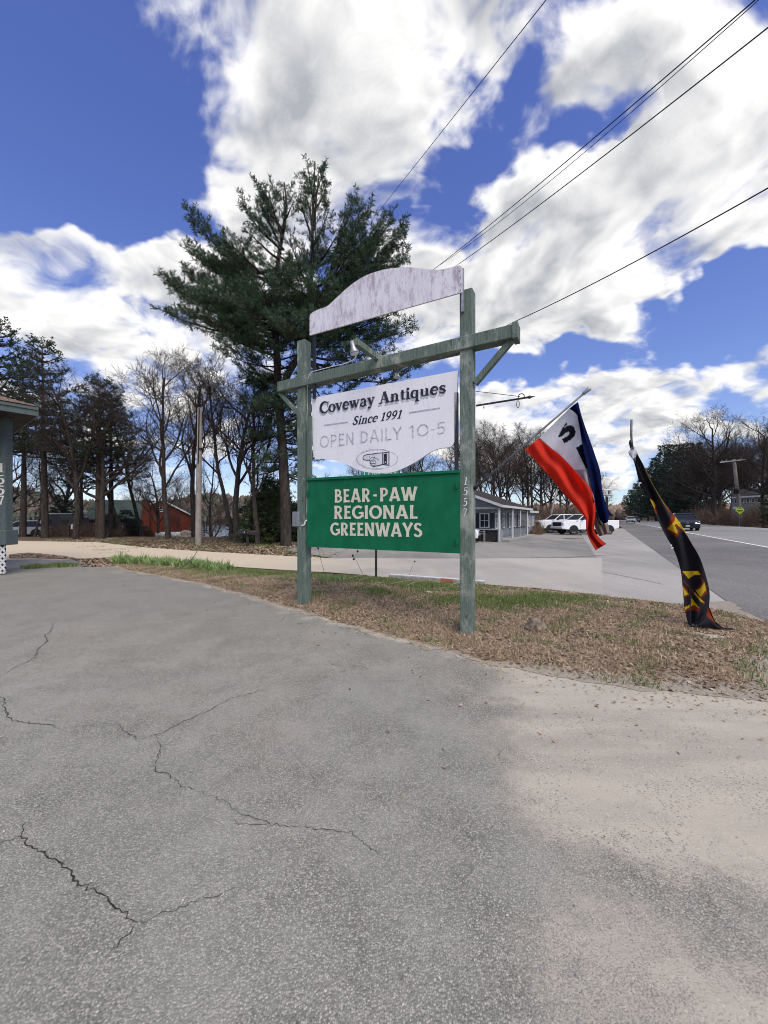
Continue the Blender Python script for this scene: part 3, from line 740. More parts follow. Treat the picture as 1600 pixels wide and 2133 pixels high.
for (p0, p1, w) in (((1066, 706), (988, 798), .075), ((581, 818), (624, 866), .06)):
    a0, z0 = sp(*p0, .06); a1, z1 = sp(*p1, .06)
    mb = MB(); mb.beam(S(a0, z0, .03), S(a1, z1, .03), .07, w, up=NV.cross(Vector((a1 - a0, 0, z1 - z0)))); 
    mb = MB(); A_, B_ = S(a0, z0, .03), S(a1, z1, .03); mb.beam(A_, B_, w, .07, up=NV)
    obj('brace', mb, M['green_timber'], sign, bevel=.005)
def board(name, px, c, th, mat, label=None):
    poly = [S(*sp(x, y, c), c) for x, y in px]
    mb = MB(); mb.prism(poly, -NV * th); return obj(name, mb, mat, sign, label=label)
def smoothpts(pts, n=5):                              # Catmull-Rom through points
    out = []
    for i in range(len(pts) - 1):
        p0 = pts[max(i-1, 0)]; p1 = pts[i]; p2 = pts[i+1]; p3 = pts[min(i+2, len(pts)-1)]
        for k in range(n):
            t = k / n
            out.append(tuple(.5 * ((2*b) + (-a + c)*t + (2*a - 5*b + 4*c - d)*t*t + (-a + 3*b - 3*c + d)*t**3) for a, b, c, d in zip(p0, p1, p2, p3)))
    out.append(tuple(pts[-1])); return out
top = [(645, 664), (646, 656), (651, 651), (662, 645), (681, 638), (696, 625), (714, 608), (737, 589), (764, 573), (798, 562), (830, 557.5), (858, 557), (885, 560), (910, 562), (931, 558.5), (955, 553), (960, 554), (963, 558)]
board('arched_board', [(645, 698.5)] + smoothpts(top, 4) + [(963, 608.5)][::1], .13, .022, M['white_board_worn'], 'weathered white arched board with its lettering worn away')
low = [(948, 916), (939.6, 930), (916, 934), (895, 943), (869.5, 960), (842, 974.6), (820.6, 983), (799, 985.7), (767.5, 984), (746, 979), (725, 969), (704, 961), (682.5, 956.5), (664, 956), (657, 957.6)]
wboard = board('antiques_board', [(649.5, 829), (954, 771.7)] + smoothpts(low, 4) + [(653, 948), (652, 940)], .055, .03, M['white_board'], 'white shaped board reading Coveway Antiques Since 1991')
gboard = board('greenways_board', [(640, 1001), (957, 985), (957, 1153), (640, 1139)], .10, .035, M['green_paint'], 'green board with cream letters reading Bear-Paw Regional Greenways')
mb = MB(); a0, z0 = sp(637, 999, .11); a1, z1 = sp(957.5, 982, .11); mb.beam(S(a0, z0, .085), S(a1, z1, .085), .075, .04, up=(0, 0, 1))
obj('top_rail', mb, M['green_paint'], sign, bevel=.004)
# backing uprights beside the posts, clips and bolts
def upright(px, y0, y1, c, w, mat, nm='board_rail'):
    a0, z0 = sp(px, y0, c); a1, z1 = sp(px, y1, c); mb = MB(); mb.beam(S(a0, z0, c), S(a0, z1, c), w, .04, up=NV); return obj(nm, mb, mat, sign)
upright(655, 700, 830, .085, .045, M['dark_trim']); upright(646.5, 868, 995, .09, .05, M['green_timber'])
upright(951, 818, 995, .035, .045, M['black_metal']); upright(964, 560, 650, .10, .028, M['galv'])
for (px, py) in ((641, 1027), (640, 1121), (951.5, 1012), (951.5, 1129)):
    a, z = sp(px, py, .115); mb = MB()
    pts = [S(a + .03 * (1 if px < 800 else -1) * (1 - math.cos(t)) + (-.02 if px < 800 else .02), z + .045 * math.sin(t), .103) for t in np.linspace(-math.pi / 2, math.pi / 2, 9)]
    mb.prism(pts, NV * .025); obj('mounting_bracket', mb, M['green_paint'], sign)
for (px, py) in ((960.5, 563), (961.5, 577), (961, 592), (961.5, 604), (648, 690), (648, 668)):
    a, z = sp(px - 2, py, .135); mb = MB(); mb.tube([S(a, z, .128), S(a, z, .136)], .008, 6); obj('bolt', mb, M['galv'], sign)
for k in range(13):
    py = 735 + k * 19; a = SPAN + .055; z = sp(984, py, .083)[1]; mb = MB(); mb.tube([S(a, z, .075), S(a, z, .089)], .006, 5); obj('bolt', mb, M['galv'], sign)

# glyphs: strokes with a width at each point, drawn on the sign plane
def arc(cx, cy, rx, ry, a0, a1, n=12): return [(cx + rx * math.cos(math.radians(a0 + (a1 - a0) * k / n)), cy + ry * math.sin(math.radians(a0 + (a1 - a0) * k / n))) for k in range(n + 1)]
T, H_ = .19, .06     # thick and hair strokes of the serif face
def L(*p, w=T): return (list(p), w)
def ser(x, y, w=.34): return ([(x - w / 2, y), (x + w / 2, y)], .075)
def warc(pts, f): return (pts, [f(k / (len(pts) - 1)) for k in range(len(pts))])
def bulge(a, b): return lambda t: a + (b - a) * math.sin(math.pi * t) ** 1.3
SERIF = {
 'C': (.80, [warc(arc(.44, .5, .37, .46, 42, 318, 20), bulge(.07, .22)), L((.74, .62), (.76, .97), w=.06), L((.74, .20), (.76, .30), w=.06)]),
 'o': (.62, [warc(arc(.31, .34, .235, .31, 90, 270), bulge(.07, .19)), warc(arc(.31, .34, .235, .31, 270, 450), bulge(.07, .19))]),
 'v': (.62, [L((.13, .64), (.33, .06), w=.18), L((.51, .64), (.34, .06), w=.07), ser(.13, .64, .28), ser(.50, .64, .22)]),
 'e': (.58, [warc(arc(.31, .34, .22, .31, 0, 320, 18), bulge(.09, .18)), L((.12, .36), (.52, .36), w=.06)]),
 'w': (.90, [L((.13, .64), (.30, .06), w=.17), L((.46, .62), (.32, .06), w=.06), L((.42, .64), (.60, .06), w=.17), L((.79, .64), (.62, .06), w=.07), ser(.13, .64, .26), ser(.43, .64, .24), ser(.79, .64, .2)]),
 'a': (.62, [warc(arc(.27, .50, .17, .15, 160, 0, 8), lambda t: .14 - .02 * t), L((.44, .52), (.44, .12), w=.17), warc(arc(.27, .19, .18, .15, 80, 330, 12), bulge(.06, .15)), L((.44, .10), (.57, .05), w=.08)]),
 'y': (.60, [L((.13, .64), (.33, .08), w=.18), L((.50, .64), (.28, -.12), (.18, -.24), w=.075), warc(arc(.14, -.17, .06, .06, 0, 360, 8), lambda t: .08), ser(.13, .64, .28), ser(.50, .64, .22)]),
 'A': (.92, [L((.44, .97), (.18, .04), w=.07), L((.46, .97), (.72, .04), w=.21), L((.25, .33), (.63, .33), w=.06), ser(.17, .035, .28), ser(.73, .035, .34)]),
 'n': (.70, [L((.17, .62), (.17, .05), w=.175), warc([(.20, .48), (.30, .62), (.42, .62), (.50, .52), (.51, .40)], lambda t: .07 + .10 * t), L((.51, .42), (.51, .05), w=.175), ser(.17, .035, .32), ser(.52, .035, .32), L((.06, .625), (.2, .625), w=.06)]),
 't': (.44, [L((.22, .84), (.22, .16), w=.17), warc([(.22, .17), (.27, .06), (.36, .06), (.41, .13)], lambda t: .15 - .09 * t), L((.07, .62), (.38, .62), w=.07)]),
 'i': (.36, [L((.18, .62), (.18, .05), w=.175), ser(.18, .035, .33), L((.06, .625), (.2, .625), w=.06), warc(arc(.18, .86, .055, .055, 0, 360, 9), lambda t: .11)]),
 'q': (.66, [warc(arc(.28, .34, .19, .30, 60, 300, 14), bulge(.07, .18)), L((.48, .64), (.48, -.25), w=.175), ser(.48, -.27, .32), L((.36, .6), (.46, .52), w=.07), L((.36, .08), (.46, .16), w=.07)]),
 'u': (.72, [L((.17, .62), (.17, .22), w=.175), warc([(.17, .24), (.20, .08), (.32, .04), (.46, .14)], lambda t: .16 - .10 * t), L((.52, .62), (.52, .05), w=.175), L((.52, .05), (.66, .05), w=.07), L((.06, .625), (.2, .625), w=.06), L((.40, .625), (.54, .625), w=.06)]),
 's': (.52, [warc([(.42, .52), (.34, .63), (.20, .62), (.12, .52), (.16, .40), (.34, .30), (.43, .18), (.36, .06), (.20, .04), (.10, .14)], lambda t: .07 + .10 * math.sin(math.pi * t)), L((.43, .46), (.44, .65), w=.055), L((.09, .03), (.10, .22), w=.055)]),
 'S': (.66, [warc([(.54, .78), (.46, .93), (.30, .96), (.17, .86), (.18, .66), (.34, .52), (.50, .38), (.54, .20), (.42, .05), (.24, .04), (.10, .18)], lambda t: .08 + .12 * math.sin(math.pi * t)), warc(arc(.12, .20, .05, .05, 0, 360, 8), lambda t: .08)]),
 'c': (.52, [warc(arc(.30, .34, .21, .31, 50, 320, 14), bulge(.09, .18)), warc(arc(.42, .52, .04, .04, 0, 360, 7), lambda t: .08)]),
 '1': (.52, [L((.28, .95), (.28, .05), w=.17), L((.10, .80), (.27, .93), w=.07), ser(.28, .035, .36)]),
 '9': (.60, [warc(arc(.29, .67, .19, .27, 0, 360, 18), bulge(.12, .15)), warc([(.47, .68), (.46, .42), (.36, .16), (.20, .04), (.12, .08)], lambda t: .17 - .08 * t)]),
 '5': (.60, [L((.14, .92), (.50, .92), w=.13), L((.15, .92), (.13, .54), w=.07), warc([(.13, .54), (.28, .62), (.44, .54), (.50, .34), (.42, .12), (.24, .04), (.10, .12)], lambda t: .08 + .12 * math.sin(math.pi * t))]),
 '7': (.60, [L((.10, .92), (.52, .92), w=.13), L((.50, .90), (.34, .50), (.27, .04), w=.12), L((.10, .92), (.10, .76), w=.05)]),
 ' ': (.30, [])}
# heavy flared capitals
E1 = lambda t: .235 - .055 * math.sin(math.pi * t)
def fl(*p): 
    pts = []
    for a, b in zip(p[:-1], p[1:]): pts += [(a[0] + (b[0]-a[0]) * k / 4, a[1] + (b[1]-a[1]) * k / 4) for k in range(4)]
    pts.append(p[-1]); return warc(pts, E1)
def fh(*p):
    pts = []
    for a, b in zip(p[:-1], p[1:]): pts += [(a[0] + (b[0]-a[0]) * k / 4, a[1] + (b[1]-a[1]) * k / 4) for k in range(4)]
    pts.append(p[-1]); return warc(pts, lambda t: .15 + .05 * t)
FLARE = {
 'B': (.66, [fl((.16, 1), (.16, 0)), warc([(.16, .91), (.36, .92), (.47, .80), (.44, .62), (.30, .54), (.16, .54)], lambda t: .17), warc([(.16, .52), (.40, .52), (.53, .36), (.52, .18), (.38, .08), (.16, .09)], lambda t: .18)]),
 'E': (.56, [fl((.16, 1), (.16, 0)), fh((.16, .91), (.48, .91)), fh((.16, .51), (.42, .51)), fh((.16, .09), (.50, .09))]),
 'A': (.78, [fl((.38, 1), (.12, 0)), fl((.40, 1), (.66, 0)), fh((.24, .27), (.54, .27))]),
 'R': (.68, [fl((.16, 1), (.16, 0)), warc([(.16, .91), (.38, .92), (.50, .78), (.48, .58), (.34, .47), (.16, .48)], lambda t: .17), fl((.30, .46), (.54, 0))]),
 '-': (.56, [fh((.15, .46), (.38, .46))]),
 'P': (.62, [fl((.16, 1), (.16, 0)), warc([(.16, .91), (.38, .92), (.50, .77), (.47, .55), (.34, .43), (.16, .43)], lambda t: .18)]),
 'W': (1.04, [fl((.10, 1), (.30, 0)), fl((.50, .86), (.32, 0)), fl((.50, .98), (.72, 0)), fl((.94, 1), (.74, 0))]),
 'G': (.78, [warc(arc(.42, .5, .32, .42, 48, 325, 20), lambda t: .20), fl((.68, .50), (.68, .16)), fh((.46, .44), (.72, .44))]),
 'I': (.32, [fl((.16, 1), (.16, 0))]),
 'O': (.84, [warc(arc(.42, .5, .31, .42, 90, 450, 26), lambda t: .20)]),
 'N': (.76, [fl((.14, 1), (.14, 0)), fl((.14, .96), (.58, .04)), fl((.60, 1), (.60, 0))]),
 'L': (.54, [fl((.16, 1), (.16, 0)), fh((.16, .09), (.48, .09))]),
 'S': (.60, [warc([(.48, .80), (.38, .92), (.22, .92), (.12, .78), (.16, .60), (.34, .50), (.47, .38), (.48, .20), (.36, .07), (.20, .07), (.08, .20)], lambda t: .17 + .03 * math.sin(math.pi * t))]),
 'Y': (.70, [fl((.08, 1), (.34, .44)), fl((.62, 1), (.36, .44)), fl((.35, .48), (.35, 0))]),
 ' ': (.3, [])}
# plain thin capitals, used for the faded opening hours
PL_ = .135
PLAIN = {
 'O': (.86, [warc(arc(.42, .5, .33, .43, 90, 450, 24), lambda t: PL_)]), 'P': (.66, [L((.14, 1), (.14, 0), w=PL_), L((.14, .93), (.38, .93), (.52, .80), (.50, .60), (.36, .48), (.14, .48), w=PL_)]),
 'E': (.60, [L((.14, 1), (.14, 0), w=PL_), L((.14, .93), (.52, .93), w=PL_), L((.14, .52), (.46, .52), w=PL_), L((.14, .07), (.54, .07), w=PL_)]),
 'N': (.74, [L((.14, 1), (.14, 0), w=PL_), L((.14, .97), (.58, .03), w=PL_), L((.59, 1), (.59, 0), w=PL_)]),
 'D': (.74, [L((.14, 1), (.14, 0), w=PL_), warc([(.14, .93), (.36, .92), (.56, .75), (.60, .5), (.56, .25), (.36, .08), (.14, .07)], lambda t: PL_)]),
 'A': (.76, [L((.36, 1), (.08, 0), w=PL_), L((.38, 1), (.66, 0), w=PL_), L((.20, .32), (.54, .32), w=PL_)]), 'I': (.32, [L((.16, 1), (.16, 0), w=PL_)]),
 'L': (.56, [L((.14, 1), (.14, 0), w=PL_), L((.14, .07), (.50, .07), w=PL_)]), 'Y': (.70, [L((.08, 1), (.34, .46), w=PL_), L((.62, 1), (.36, .46), w=PL_), L((.35, .5), (.35, 0), w=PL_)]),
 '1': (.56, [L((.34, 1), (.34, 0), w=.16), L((.12, .80), (.34, .96), w=.12)]), '0': (.86, [warc(arc(.42, .5, .33, .43, 90, 450, 24), lambda t: PL_)]),
 '-': (.40, [L((.05, .45), (.33, .45), w=.09)]), '5': (.62, [L((.14, .93), (.52, .93), w=PL_), L((.16, .93), (.13, .52), w=PL_), warc([(.13, .52), (.30, .60), (.47, .52), (.52, .32), (.42, .10), (.22, .05), (.08, .14)], lambda t: PL_)]),
 'C': (.76, [warc(arc(.42, .5, .33, .43, 45, 315, 20), lambda t: PL_)]), 'V': (.70, [L((.08, 1), (.34, 0), w=PL_), L((.62, 1), (.36, 0), w=PL_)]), 'W': (.98, [L((.08, 1), (.27, 0), w=PL_), L((.48, 1), (.29, 0), w=PL_), L((.48, 1), (.69, 0), w=PL_), L((.88, 1), (.71, 0), w=PL_)]),
 ' ': (.36, [])}
def ribbon_strokes(strokes, place, depth, lift=.0004):
    mb = MB()
    for si, (pts, ws) in enumerate(strokes):
        if isinstance(ws, (int, float)): ws = [ws] * len(pts)
        closed = len(pts) > 4 and abs(pts[0][0] - pts[-1][0]) + abs(pts[0][1] - pts[-1][1]) < 1e-6
        n = len(pts); Ls = []; Rs = []
        for i in range(n):
            if closed: p0 = pts[(i - 1) % (n - 1)]; p1 = pts[(i + 1) % (n - 1)]
            else: p0 = pts[max(i-1, 0)]; p1 = pts[min(i+1, n-1)]
            d = Vector((p1[0] - p0[0], p1[1] - p0[1])); d = d.normalized() if d.length > 1e-9 else Vector((1, 0))
            nr = Vector((-d.y, d.x)) * ws[i] / 2; p = Vector(pts[i]); Ls.append(p + nr); Rs.append(p - nr)
        dd = depth + si * lift; vs = []
        for a, b in zip(Ls, Rs): vs += [place(a.x, a.y, dd), place(b.x, b.y, dd), place(a.x, a.y, 0), place(b.x, b.y, 0)]
        fs = []
        for i in range(n - 1):
            k = 4 * i; fs += [(k, k+1, k+5, k+4), (k+2, k, k+4, k+6), (k+1, k+3, k+7, k+5)]
        if not closed: fs += [(0, 2, 3, 1), (4*n-4, 4*n-3, 4*n-1, 4*n-2)]
        mb.add(vs, fs)
    return mb
def write(text, face, p0, p1, capL, capR, c, mat, parent, nm='lettering', depth=.002, shear=0.0, fat=1.0, off=(0, 0), depth0=0.0, track=0.0, only=None):
    # p0, p1: left and right end of the baseline in photo pixels; cap heights in pixels at each end
    a0, z0 = sp(*p0, c); a1, z1 = sp(*p1, c)
    h0 = sp(p0[0], p0[1] - capL, c)[1] - z0; h1 = sp(p1[0], p1[1] - capR, c)[1] - z1
    tot = sum(face[ch][0] + track for ch in text); x = 0.0
    for k, ch in enumerate(text):
        wd, strokes = face[ch]
        if strokes and (only is None or k in only):
            st = [(pts, ([w * fat for w in ws] if not isinstance(ws, (int, float)) else ws * fat)) for pts, ws in strokes]
            def place(gx, gy, d, x=x):
                t = (x + gx + shear * gy) / tot
                h = h0 + (h1 - h0) * t
                return S(a0 + (a1 - a0) * t + off[0], z0 + (z1 - z0) * t + gy * h + off[1], c + depth0 + d)
            obj(nm, ribbon_strokes(st, place, depth), mat, parent)
        x += wd + track
CW = .0555
write('Coveway Antiques', SERIF, (667, 862), (930, 818), 24, 25, CW, M['grey_shadow_letter'], wboard, 'letter_shadow', .0008, off=(-.016, -.035), depth0=.0)
write('Coveway Antiques', SERIF, (667, 862), (930, 818), 24, 25, CW, M['navy_letter'], wboard, 'letter', .0015, fat=1.0, depth0=.0052)
write('Since 1991', SERIF, (733, 886), (836, 871), 18, 18, CW, M['navy_letter'], wboard, 'letter', .002, shear=.28, fat=.95, depth0=.001)
write('OPEN DAILY 10-5', PLAIN, (666, 934), (930, 903), 26, 26, CW, M['ghost_letter'], wboard, 'faded_letter', .0006, fat=1.0)
write('OPEN DAILY 10-5', PLAIN, (666, 934), (930, 903), 26, 26, CW, M['worn_ring'], wboard, 'faded_letter', .0004, fat=.28, depth0=.004)
for (p, q) in (((675, 886), (725, 879.3)), ((852.5, 859.5), (917, 850))):
    a0, z0 = sp(*p, CW); a1, z1 = sp(*q, CW); mb = MB()
    mb.prism([S(a0, z0 - .012, CW), S(a1, z1 - .010, CW), S(a1, z1 + .010, CW), S(a0, z0 + .010, CW)], NV * .002); obj('rule_line', mb, M['grey_letter'], wboard)
GWc = .1005
write('BEAR-PAW', FLARE, (696, 1047.5), (870, 1042.5), 28, 29, GWc, M['cream_letter'], gboard, 'letter', .004, fat=.86)
write('REGIONAL', FLARE, (695, 1081), (872, 1080.7), 27.5, 29, GWc, M['cream_letter'], gboard, 'letter', .004, fat=.86)
write('GREENWAYS', FLARE, (688, 1115), (881, 1119), 26.5, 30, GWc, M['cream_letter'], gboard, 'letter', .004, fat=.88)
# pointing hand emblem: drawn in the pixels of a 4.706x enlargement with origin (640, 760)
def em(x, y): return sp(640 + x / 4.706, 760 + y / 4.706, CW)
def flat(pts, lift, mat, nm):
    mb = MB(); mb.prism([S(*em(x, y), CW) for x, y in pts], NV * lift); return obj(nm, mb, mat, wboard)
def line(pts, w, lift, mat, nm, n=4):
    pp = [em(x, y) for x, y in smoothpts(pts, n)]
    obj(nm, ribbon_strokes([(pp, w)], lambda a, z, d: S(a, z, CW + d), lift), mat, wboard)
for k, (ox, oy, rx, ry, a0, a1, w) in enumerate(((688, 925, 205, 100, 75, 300, .006), (690, 915, 200, 102, 20, 170, .005), (700, 925, 190, 92, 250, 400, .004), (680, 930, 190, 95, 120, 250, .004))):
    line(arc(ox, oy, rx, ry, a0, a1, 22), w, .0008 + k * .0003, M['worn_ring'], 'emblem_ring', 2)
hand = [(745, 862), (690, 866), (640, 874), (590, 880), (556, 892), (548, 912), (560, 930), (590, 934), (612, 934), (618, 952), (622, 968), (632, 985), (655, 996), (676, 990), (700, 988), (722, 980), (745, 975)]
flat(hand + [(745, 862)][:0], .0022, M['hand_white'], 'pointing_hand')
line(hand, .011, .0035, M['navy_letter'], 'hand_outline', 4)
for pl in ([(612, 934), (622, 918), (640, 905), (655, 912), (650, 930), (628, 938), (618, 950)], [(632, 950), (650, 940), (672, 944), (672, 962), (640, 968), (624, 962)], [(640, 972), (662, 964), (668, 980), (650, 990)], [(655, 912), (662, 900), (668, 918), (690, 922), (705, 935)], [(585, 905), (588, 915)], [(612, 898), (615, 908)], [(640, 884), (660, 880)]):
    line(pl, .0065, .0039, M['navy_letter'], 'hand_crease', 3)
for pts, l, m, nm in (([(737, 860), (806, 848), (806, 988), (737, 980)], .0028, M['navy_letter'], 'cuff_edge'), ([(746, 868), (798, 859), (798, 979), (746, 972)], .0040, M['hand_white'], 'cuff_white'), ([(751, 874), (783, 868), (783, 975), (751, 969)], .0048, M['navy_letter'], 'cuff')):
    flat(pts, l, m, nm)
flat(arc(769, 955, 6, 7, 0, 330, 10), .0056, M['hand_white'], 'cuff_button')
# house numbers on the right post
def digits(text, ctr, size, yax, xax, nv, mat, parent, step, face=SERIF, fat=.8, nm='house_number', squeeze=1.0):
    for k, ch in enumerate(text):
        c = ctr(k)
        wd, strokes = face[ch]
        st = [(pts, ([w * fat for w in ws] if not isinstance(ws, (int, float)) else ws * fat)) for pts, ws in strokes]
        obj(nm, ribbon_strokes(st, lambda gx, gy, d, c=c: c + xax * ((gx - wd / 2) * size * squeeze) + yax * ((gy - .5) * size) + nv * (d + .001), .004), mat, parent)
def dctr(k):
    a, z = sp(970.5 - k * .5, 1001.5 + k * 22, ps / 2); return S(a, z, ps / 2)
digits('1557', dctr, .105, Vector((0, 0, 1)) + UV_ * .12, UV_, NV, M['digit_silver'], sign, None, fat=.62)
# electrical box and conduit on the left post, cables
mb = MB(); a0, z0 = sp(620, 1095, .02); mb.beam(S(-.085, sp(620, 1097, .05)[1], .05), S(-.085, sp(620, 1066, .05)[1], .05), .13, .15, up=NV)
obj('electrical_box', mb, M['grey_box'], sign, bevel=.008)
def spt(px, py, c): return S(*sp(px, py, c), c)
mb = MB(); mb.tube(smoothpts([tuple(spt(x, y, .10)) for x, y in ((634, 1088), (637, 1082), (639, 1060), (640.5, 990), (641, 900), (640.5, 820), (641, 790), (646, 775), (652, 772))], 4), .009, 6)
obj('conduit', mb, M['green_timber'], sign)
mb = MB(); mb.tube(smoothpts([tuple(spt(x, y, .105)) for x, y in ((629, 1095), (634, 1093), (636, 1086), (639, 1084))], 4), .014, 7); obj('pipe_elbow', mb, M['pvc'], sign)
mb = MB(); mb.tube(smoothpts([tuple(spt(x, y, .11)) for x, y in ((641, 790), (648, 776), (660, 772), (690, 764), (720, 757), (738, 748), (742, 740))], 4), .006, 5); obj('lamp_cable', mb, M['pvc'], sign)
# flood lamp on its timber arm, pointing down over the lot side
a, z = sp(786, 745, .11); arm0 = S(a, z, .05); arm1 = S(a, z + .02, .05) + NV * -.02
base_a, base_z = sp(784, 744, .1)
P0 = S(base_a, base_z + .0, .05); tip = P(741, 712, P0.y - .62)
mb = MB(); mb.beam(P0, tip, .07, .085); obj('lamp_arm', mb, M['green_timber'], sign, bevel=.004)
lamp_top = P(733, 711, tip.y + .02); lamp_dir = (P(739, 737, tip.y + .02) - lamp_top)
fl_ = MB(); Ld = lamp_dir.normalized(); fl_.tube([lamp_top, lamp_top + Ld * .07, lamp_top + Ld * .10, lamp_top + Ld * .155, lamp_top + Ld * .16], [.028, .03, .04, .062, .058], 12)
fo = obj('flood_lamp', fl_, M['galv'], sign, smooth=True)
g2 = MB(); g2.tube([lamp_top + Ld * .161, lamp_top + Ld * .172, lamp_top + Ld * .178], [.056, .045, .01], 12); obj('lamp_glass', g2, M['lamp_glass'], fo)
l2 = S(*sp(827, 786, -.25), -.25); g2 = MB(); g2.tube([l2 + Vector((0, 0, .07)), l2 + Vector((0, 0, .02)), l2], [.02, .035, .06], 10)
mb = MB(); q = S(sp(838, 768, 0)[0], bl[1] - .12, -.02); mb.beam(q, l2 + Vector((0, 0, .08)), .03, .03); obj('lamp_arm', mb, M['green_timber'], sign); obj('flood_lamp', g2, M['lamp_glass'], sign)
# iron hanger to the right of the post
h0 = S(*sp(992, 845, 0), 0); hz = h0.z; h1 = S(*sp(1098, 828, 0), 0)
mb = MB(); mb.tube([h0, h1], .012, 6); hang = obj('iron_hanger', mb, M['black_metal'], sign)
tipd = (h1 - h0).normalized()
mb = MB(); mb.tube([h1, h1 + tipd * .03, h1 + tipd * .05, h1 + tipd * .1], [.012, .022, .012, .001], 7); obj('spear_tip', mb, M['black_metal'], hang)
mb = MB(); mb.tube([S(*sp(991, 815, 0), 0), S(*sp(1083, 826, 0), 0)], .004, 5); obj('stay_rod', mb, M['black_metal'], hang)
for cx_, cy_, r_ in ((1086, 826, .035),):
    a, z = sp(cx_, cy_, 0); mb = MB(); mb.tube([S(a + math.cos(t) * r_, z + math.sin(t) * r_, 0) for t in np.linspace(3.4, -.6, 10)], .006, 5); obj('hook', mb, M['black_metal'], hang)
a, z = sp(1079, 842, 0); mb = MB(); mb.tube([S(a + math.cos(t) * .016, z + math.sin(t) * .045, 0) for t in np.linspace(0, 6.283, 14)], .004, 5, cap=False); obj('chain_link', mb, M['black_metal'], hang)
a, z = sp(1008, 846, 0); mb = MB(); mb.tube([S(a, z, 0), S(a, z - .03, 0)], .006, 5); obj('chain_link', mb, M['black_metal'], hang)

# ------------------------------------------------------------------ the open flag on its pole
fb = S(SPAN + .085, sp(996, 1018, 0)[1], 0); ft = P(1219, 817, 4.36)
flagpole = thing('flag_pole', 'angled metal flag pole bracketed to the right post of the sign', 'flag pole', tuple(fb))
mb = MB(); mb.tube([fb, ft], [.013, .012], 8); obj('pole', mb, M['pole_metal'], flagpole, smooth=True)
fd = (ft - fb).normalized()
mb = MB(); mb.tube([fb, fb + fd * .05, fb + fd * .10, fb + fd * .22, fb + fd * .23], [.03, .024, .021, .021, .018], 8); obj('bracket', mb, M['black_metal'], flagpole, smooth=True)
mb = MB(); mb.tube([ft - fd * .03, ft - fd * .01, ft + fd * .005, ft + fd * .05, ft + fd * .065], [.013, .022, .02, .026, .018], 10); obj('finial', mb, M['galv'], flagpole, smooth=True)
def pole_D(px):                                       # depth of the pole above a photo column
    best = min(np.linspace(0, 1, 200), key=lambda t: abs((fb.lerp(ft, t).x / fb.lerp(ft, t).y) - (px - CX) / F)); return fb.lerp(ft, best).y
def resample(pl, n):
    pl = [Vector(p) for p in pl]; ds = [0]
    for a, b in zip(pl[:-1], pl[1:]): ds.append(ds[-1] + (b - a).length)
    out = []
    for k in range(n):
        t = ds[-1] * k / (n - 1); i = max(0, min(len(pl) - 2, next((j for j, d in enumerate(ds) if d >= t), len(pl) - 1) - 1))
        out.append(pl[i].lerp(pl[i + 1], (t - ds[i]) / max(1e-9, ds[i + 1] - ds[i])))
    return out
def inside(p, poly):
    c = False; n = len(poly)
    for i in range(n):
        x0, y0 = poly[i]; x1, y1 = poly[(i + 1) % n]
        if (y0 > p[1]) != (y1 > p[1]) and p[0] < (x1 - x0) * (p[1] - y0) / (y1 - y0 + 1e-12) + x0: c = not c
    return c
def cloth_patch(name, left, right, nu, nv, depth, colour, parent, mat, thick=.004, smooth_edges=True):
    # left and right: outlines in photo pixels from top to bottom; depth(u, v, px, py) in metres
    Lp = resample(smoothpts(left, 4) if smooth_edges else left, nv); Rp = resample(smoothpts(right, 4) if smooth_edges else right, nv)
    V = []; Cc = []; mi = parent.matrix_basis.inverted()
    for j in range(nv):
        for i in range(nu):
            u = i / (nu - 1); v = j / (nv - 1); q = Lp[j].lerp(Rp[j], u); D = depth(u, v, q.x, q.y)
            V.append(tuple(mi @ P(q.x, q.y, D))); c = colour(u, v, q.x, q.y); Cc.append((*c, 1))
    Fs = [(j * nu + i, (j + 1) * nu + i, (j + 1) * nu + i + 1, j * nu + i + 1) for j in range(nv - 1) for i in range(nu - 1)]
    me = np_mesh(name, V, Fs, {'print': Cc}, smooth=True); o = link(name, me, mat, parent)
    s = o.modifiers.new('thickness', 'SOLIDIFY'); s.thickness = thick; s.offset = 0; return o
flag = thing('open_flag', 'red, white and navy cloth flag with dark block letters hanging from the angled pole', 'flag', tuple(P(1095, 940, pole_D(1095))))
redL = [(1094, 936), (1120, 965), (1151, 999), (1180, 1034), (1206, 1063), (1220, 1080), (1221, 1092), (1222, 1109), (1232, 1131), (1241, 1146)]
redR = [(1123, 913), (1146, 933), (1170, 952), (1206, 990), (1230, 1019), (1239, 1045), (1240, 1072), (1238, 1102), (1246, 1118), (1263, 1133)]
whR = [(1186, 851), (1201, 862), (1206, 875), (1214, 923), (1225, 976), (1235, 1023), (1239, 1045)]
RED, WHI, NAV, INK, BEI = (.80, .070, .040), (.88, .86, .88), (.012, .022, .105), (.03, .032, .05), (.40, .32, .28)
def fdepth(k):
    def f(u, v, px, py):
        D0 = pole_D(min(1215, max(1095, px - (py - 900) * .0))) if False else 4.62
        w = .05 * math.sin(9 * u + 5 * v + k) * min(1, v * 2.5 + .15) + .022 * math.sin(23 * v + 7 * u + k * 2)
        hold = pole_D(min(max(px, 1095), 1215)); t = min(1, v * 1.6)
        return hold * (1 - t) + (4.60 - .03 * k) * t + w
    return f
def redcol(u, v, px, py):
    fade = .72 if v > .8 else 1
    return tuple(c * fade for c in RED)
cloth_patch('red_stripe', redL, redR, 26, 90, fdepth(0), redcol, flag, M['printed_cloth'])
letS = [(1180.5, 879), (1171, 893), (1162, 911), (1168, 910), (1180, 901), (1184, 899), (1187, 902), (1183, 908), (1170, 915), (1176, 923.5), (1190, 915), (1197, 908), (1199, 899), (1195, 889), (1189, 885.5), (1182, 887), (1172, 893), (1182, 884)]
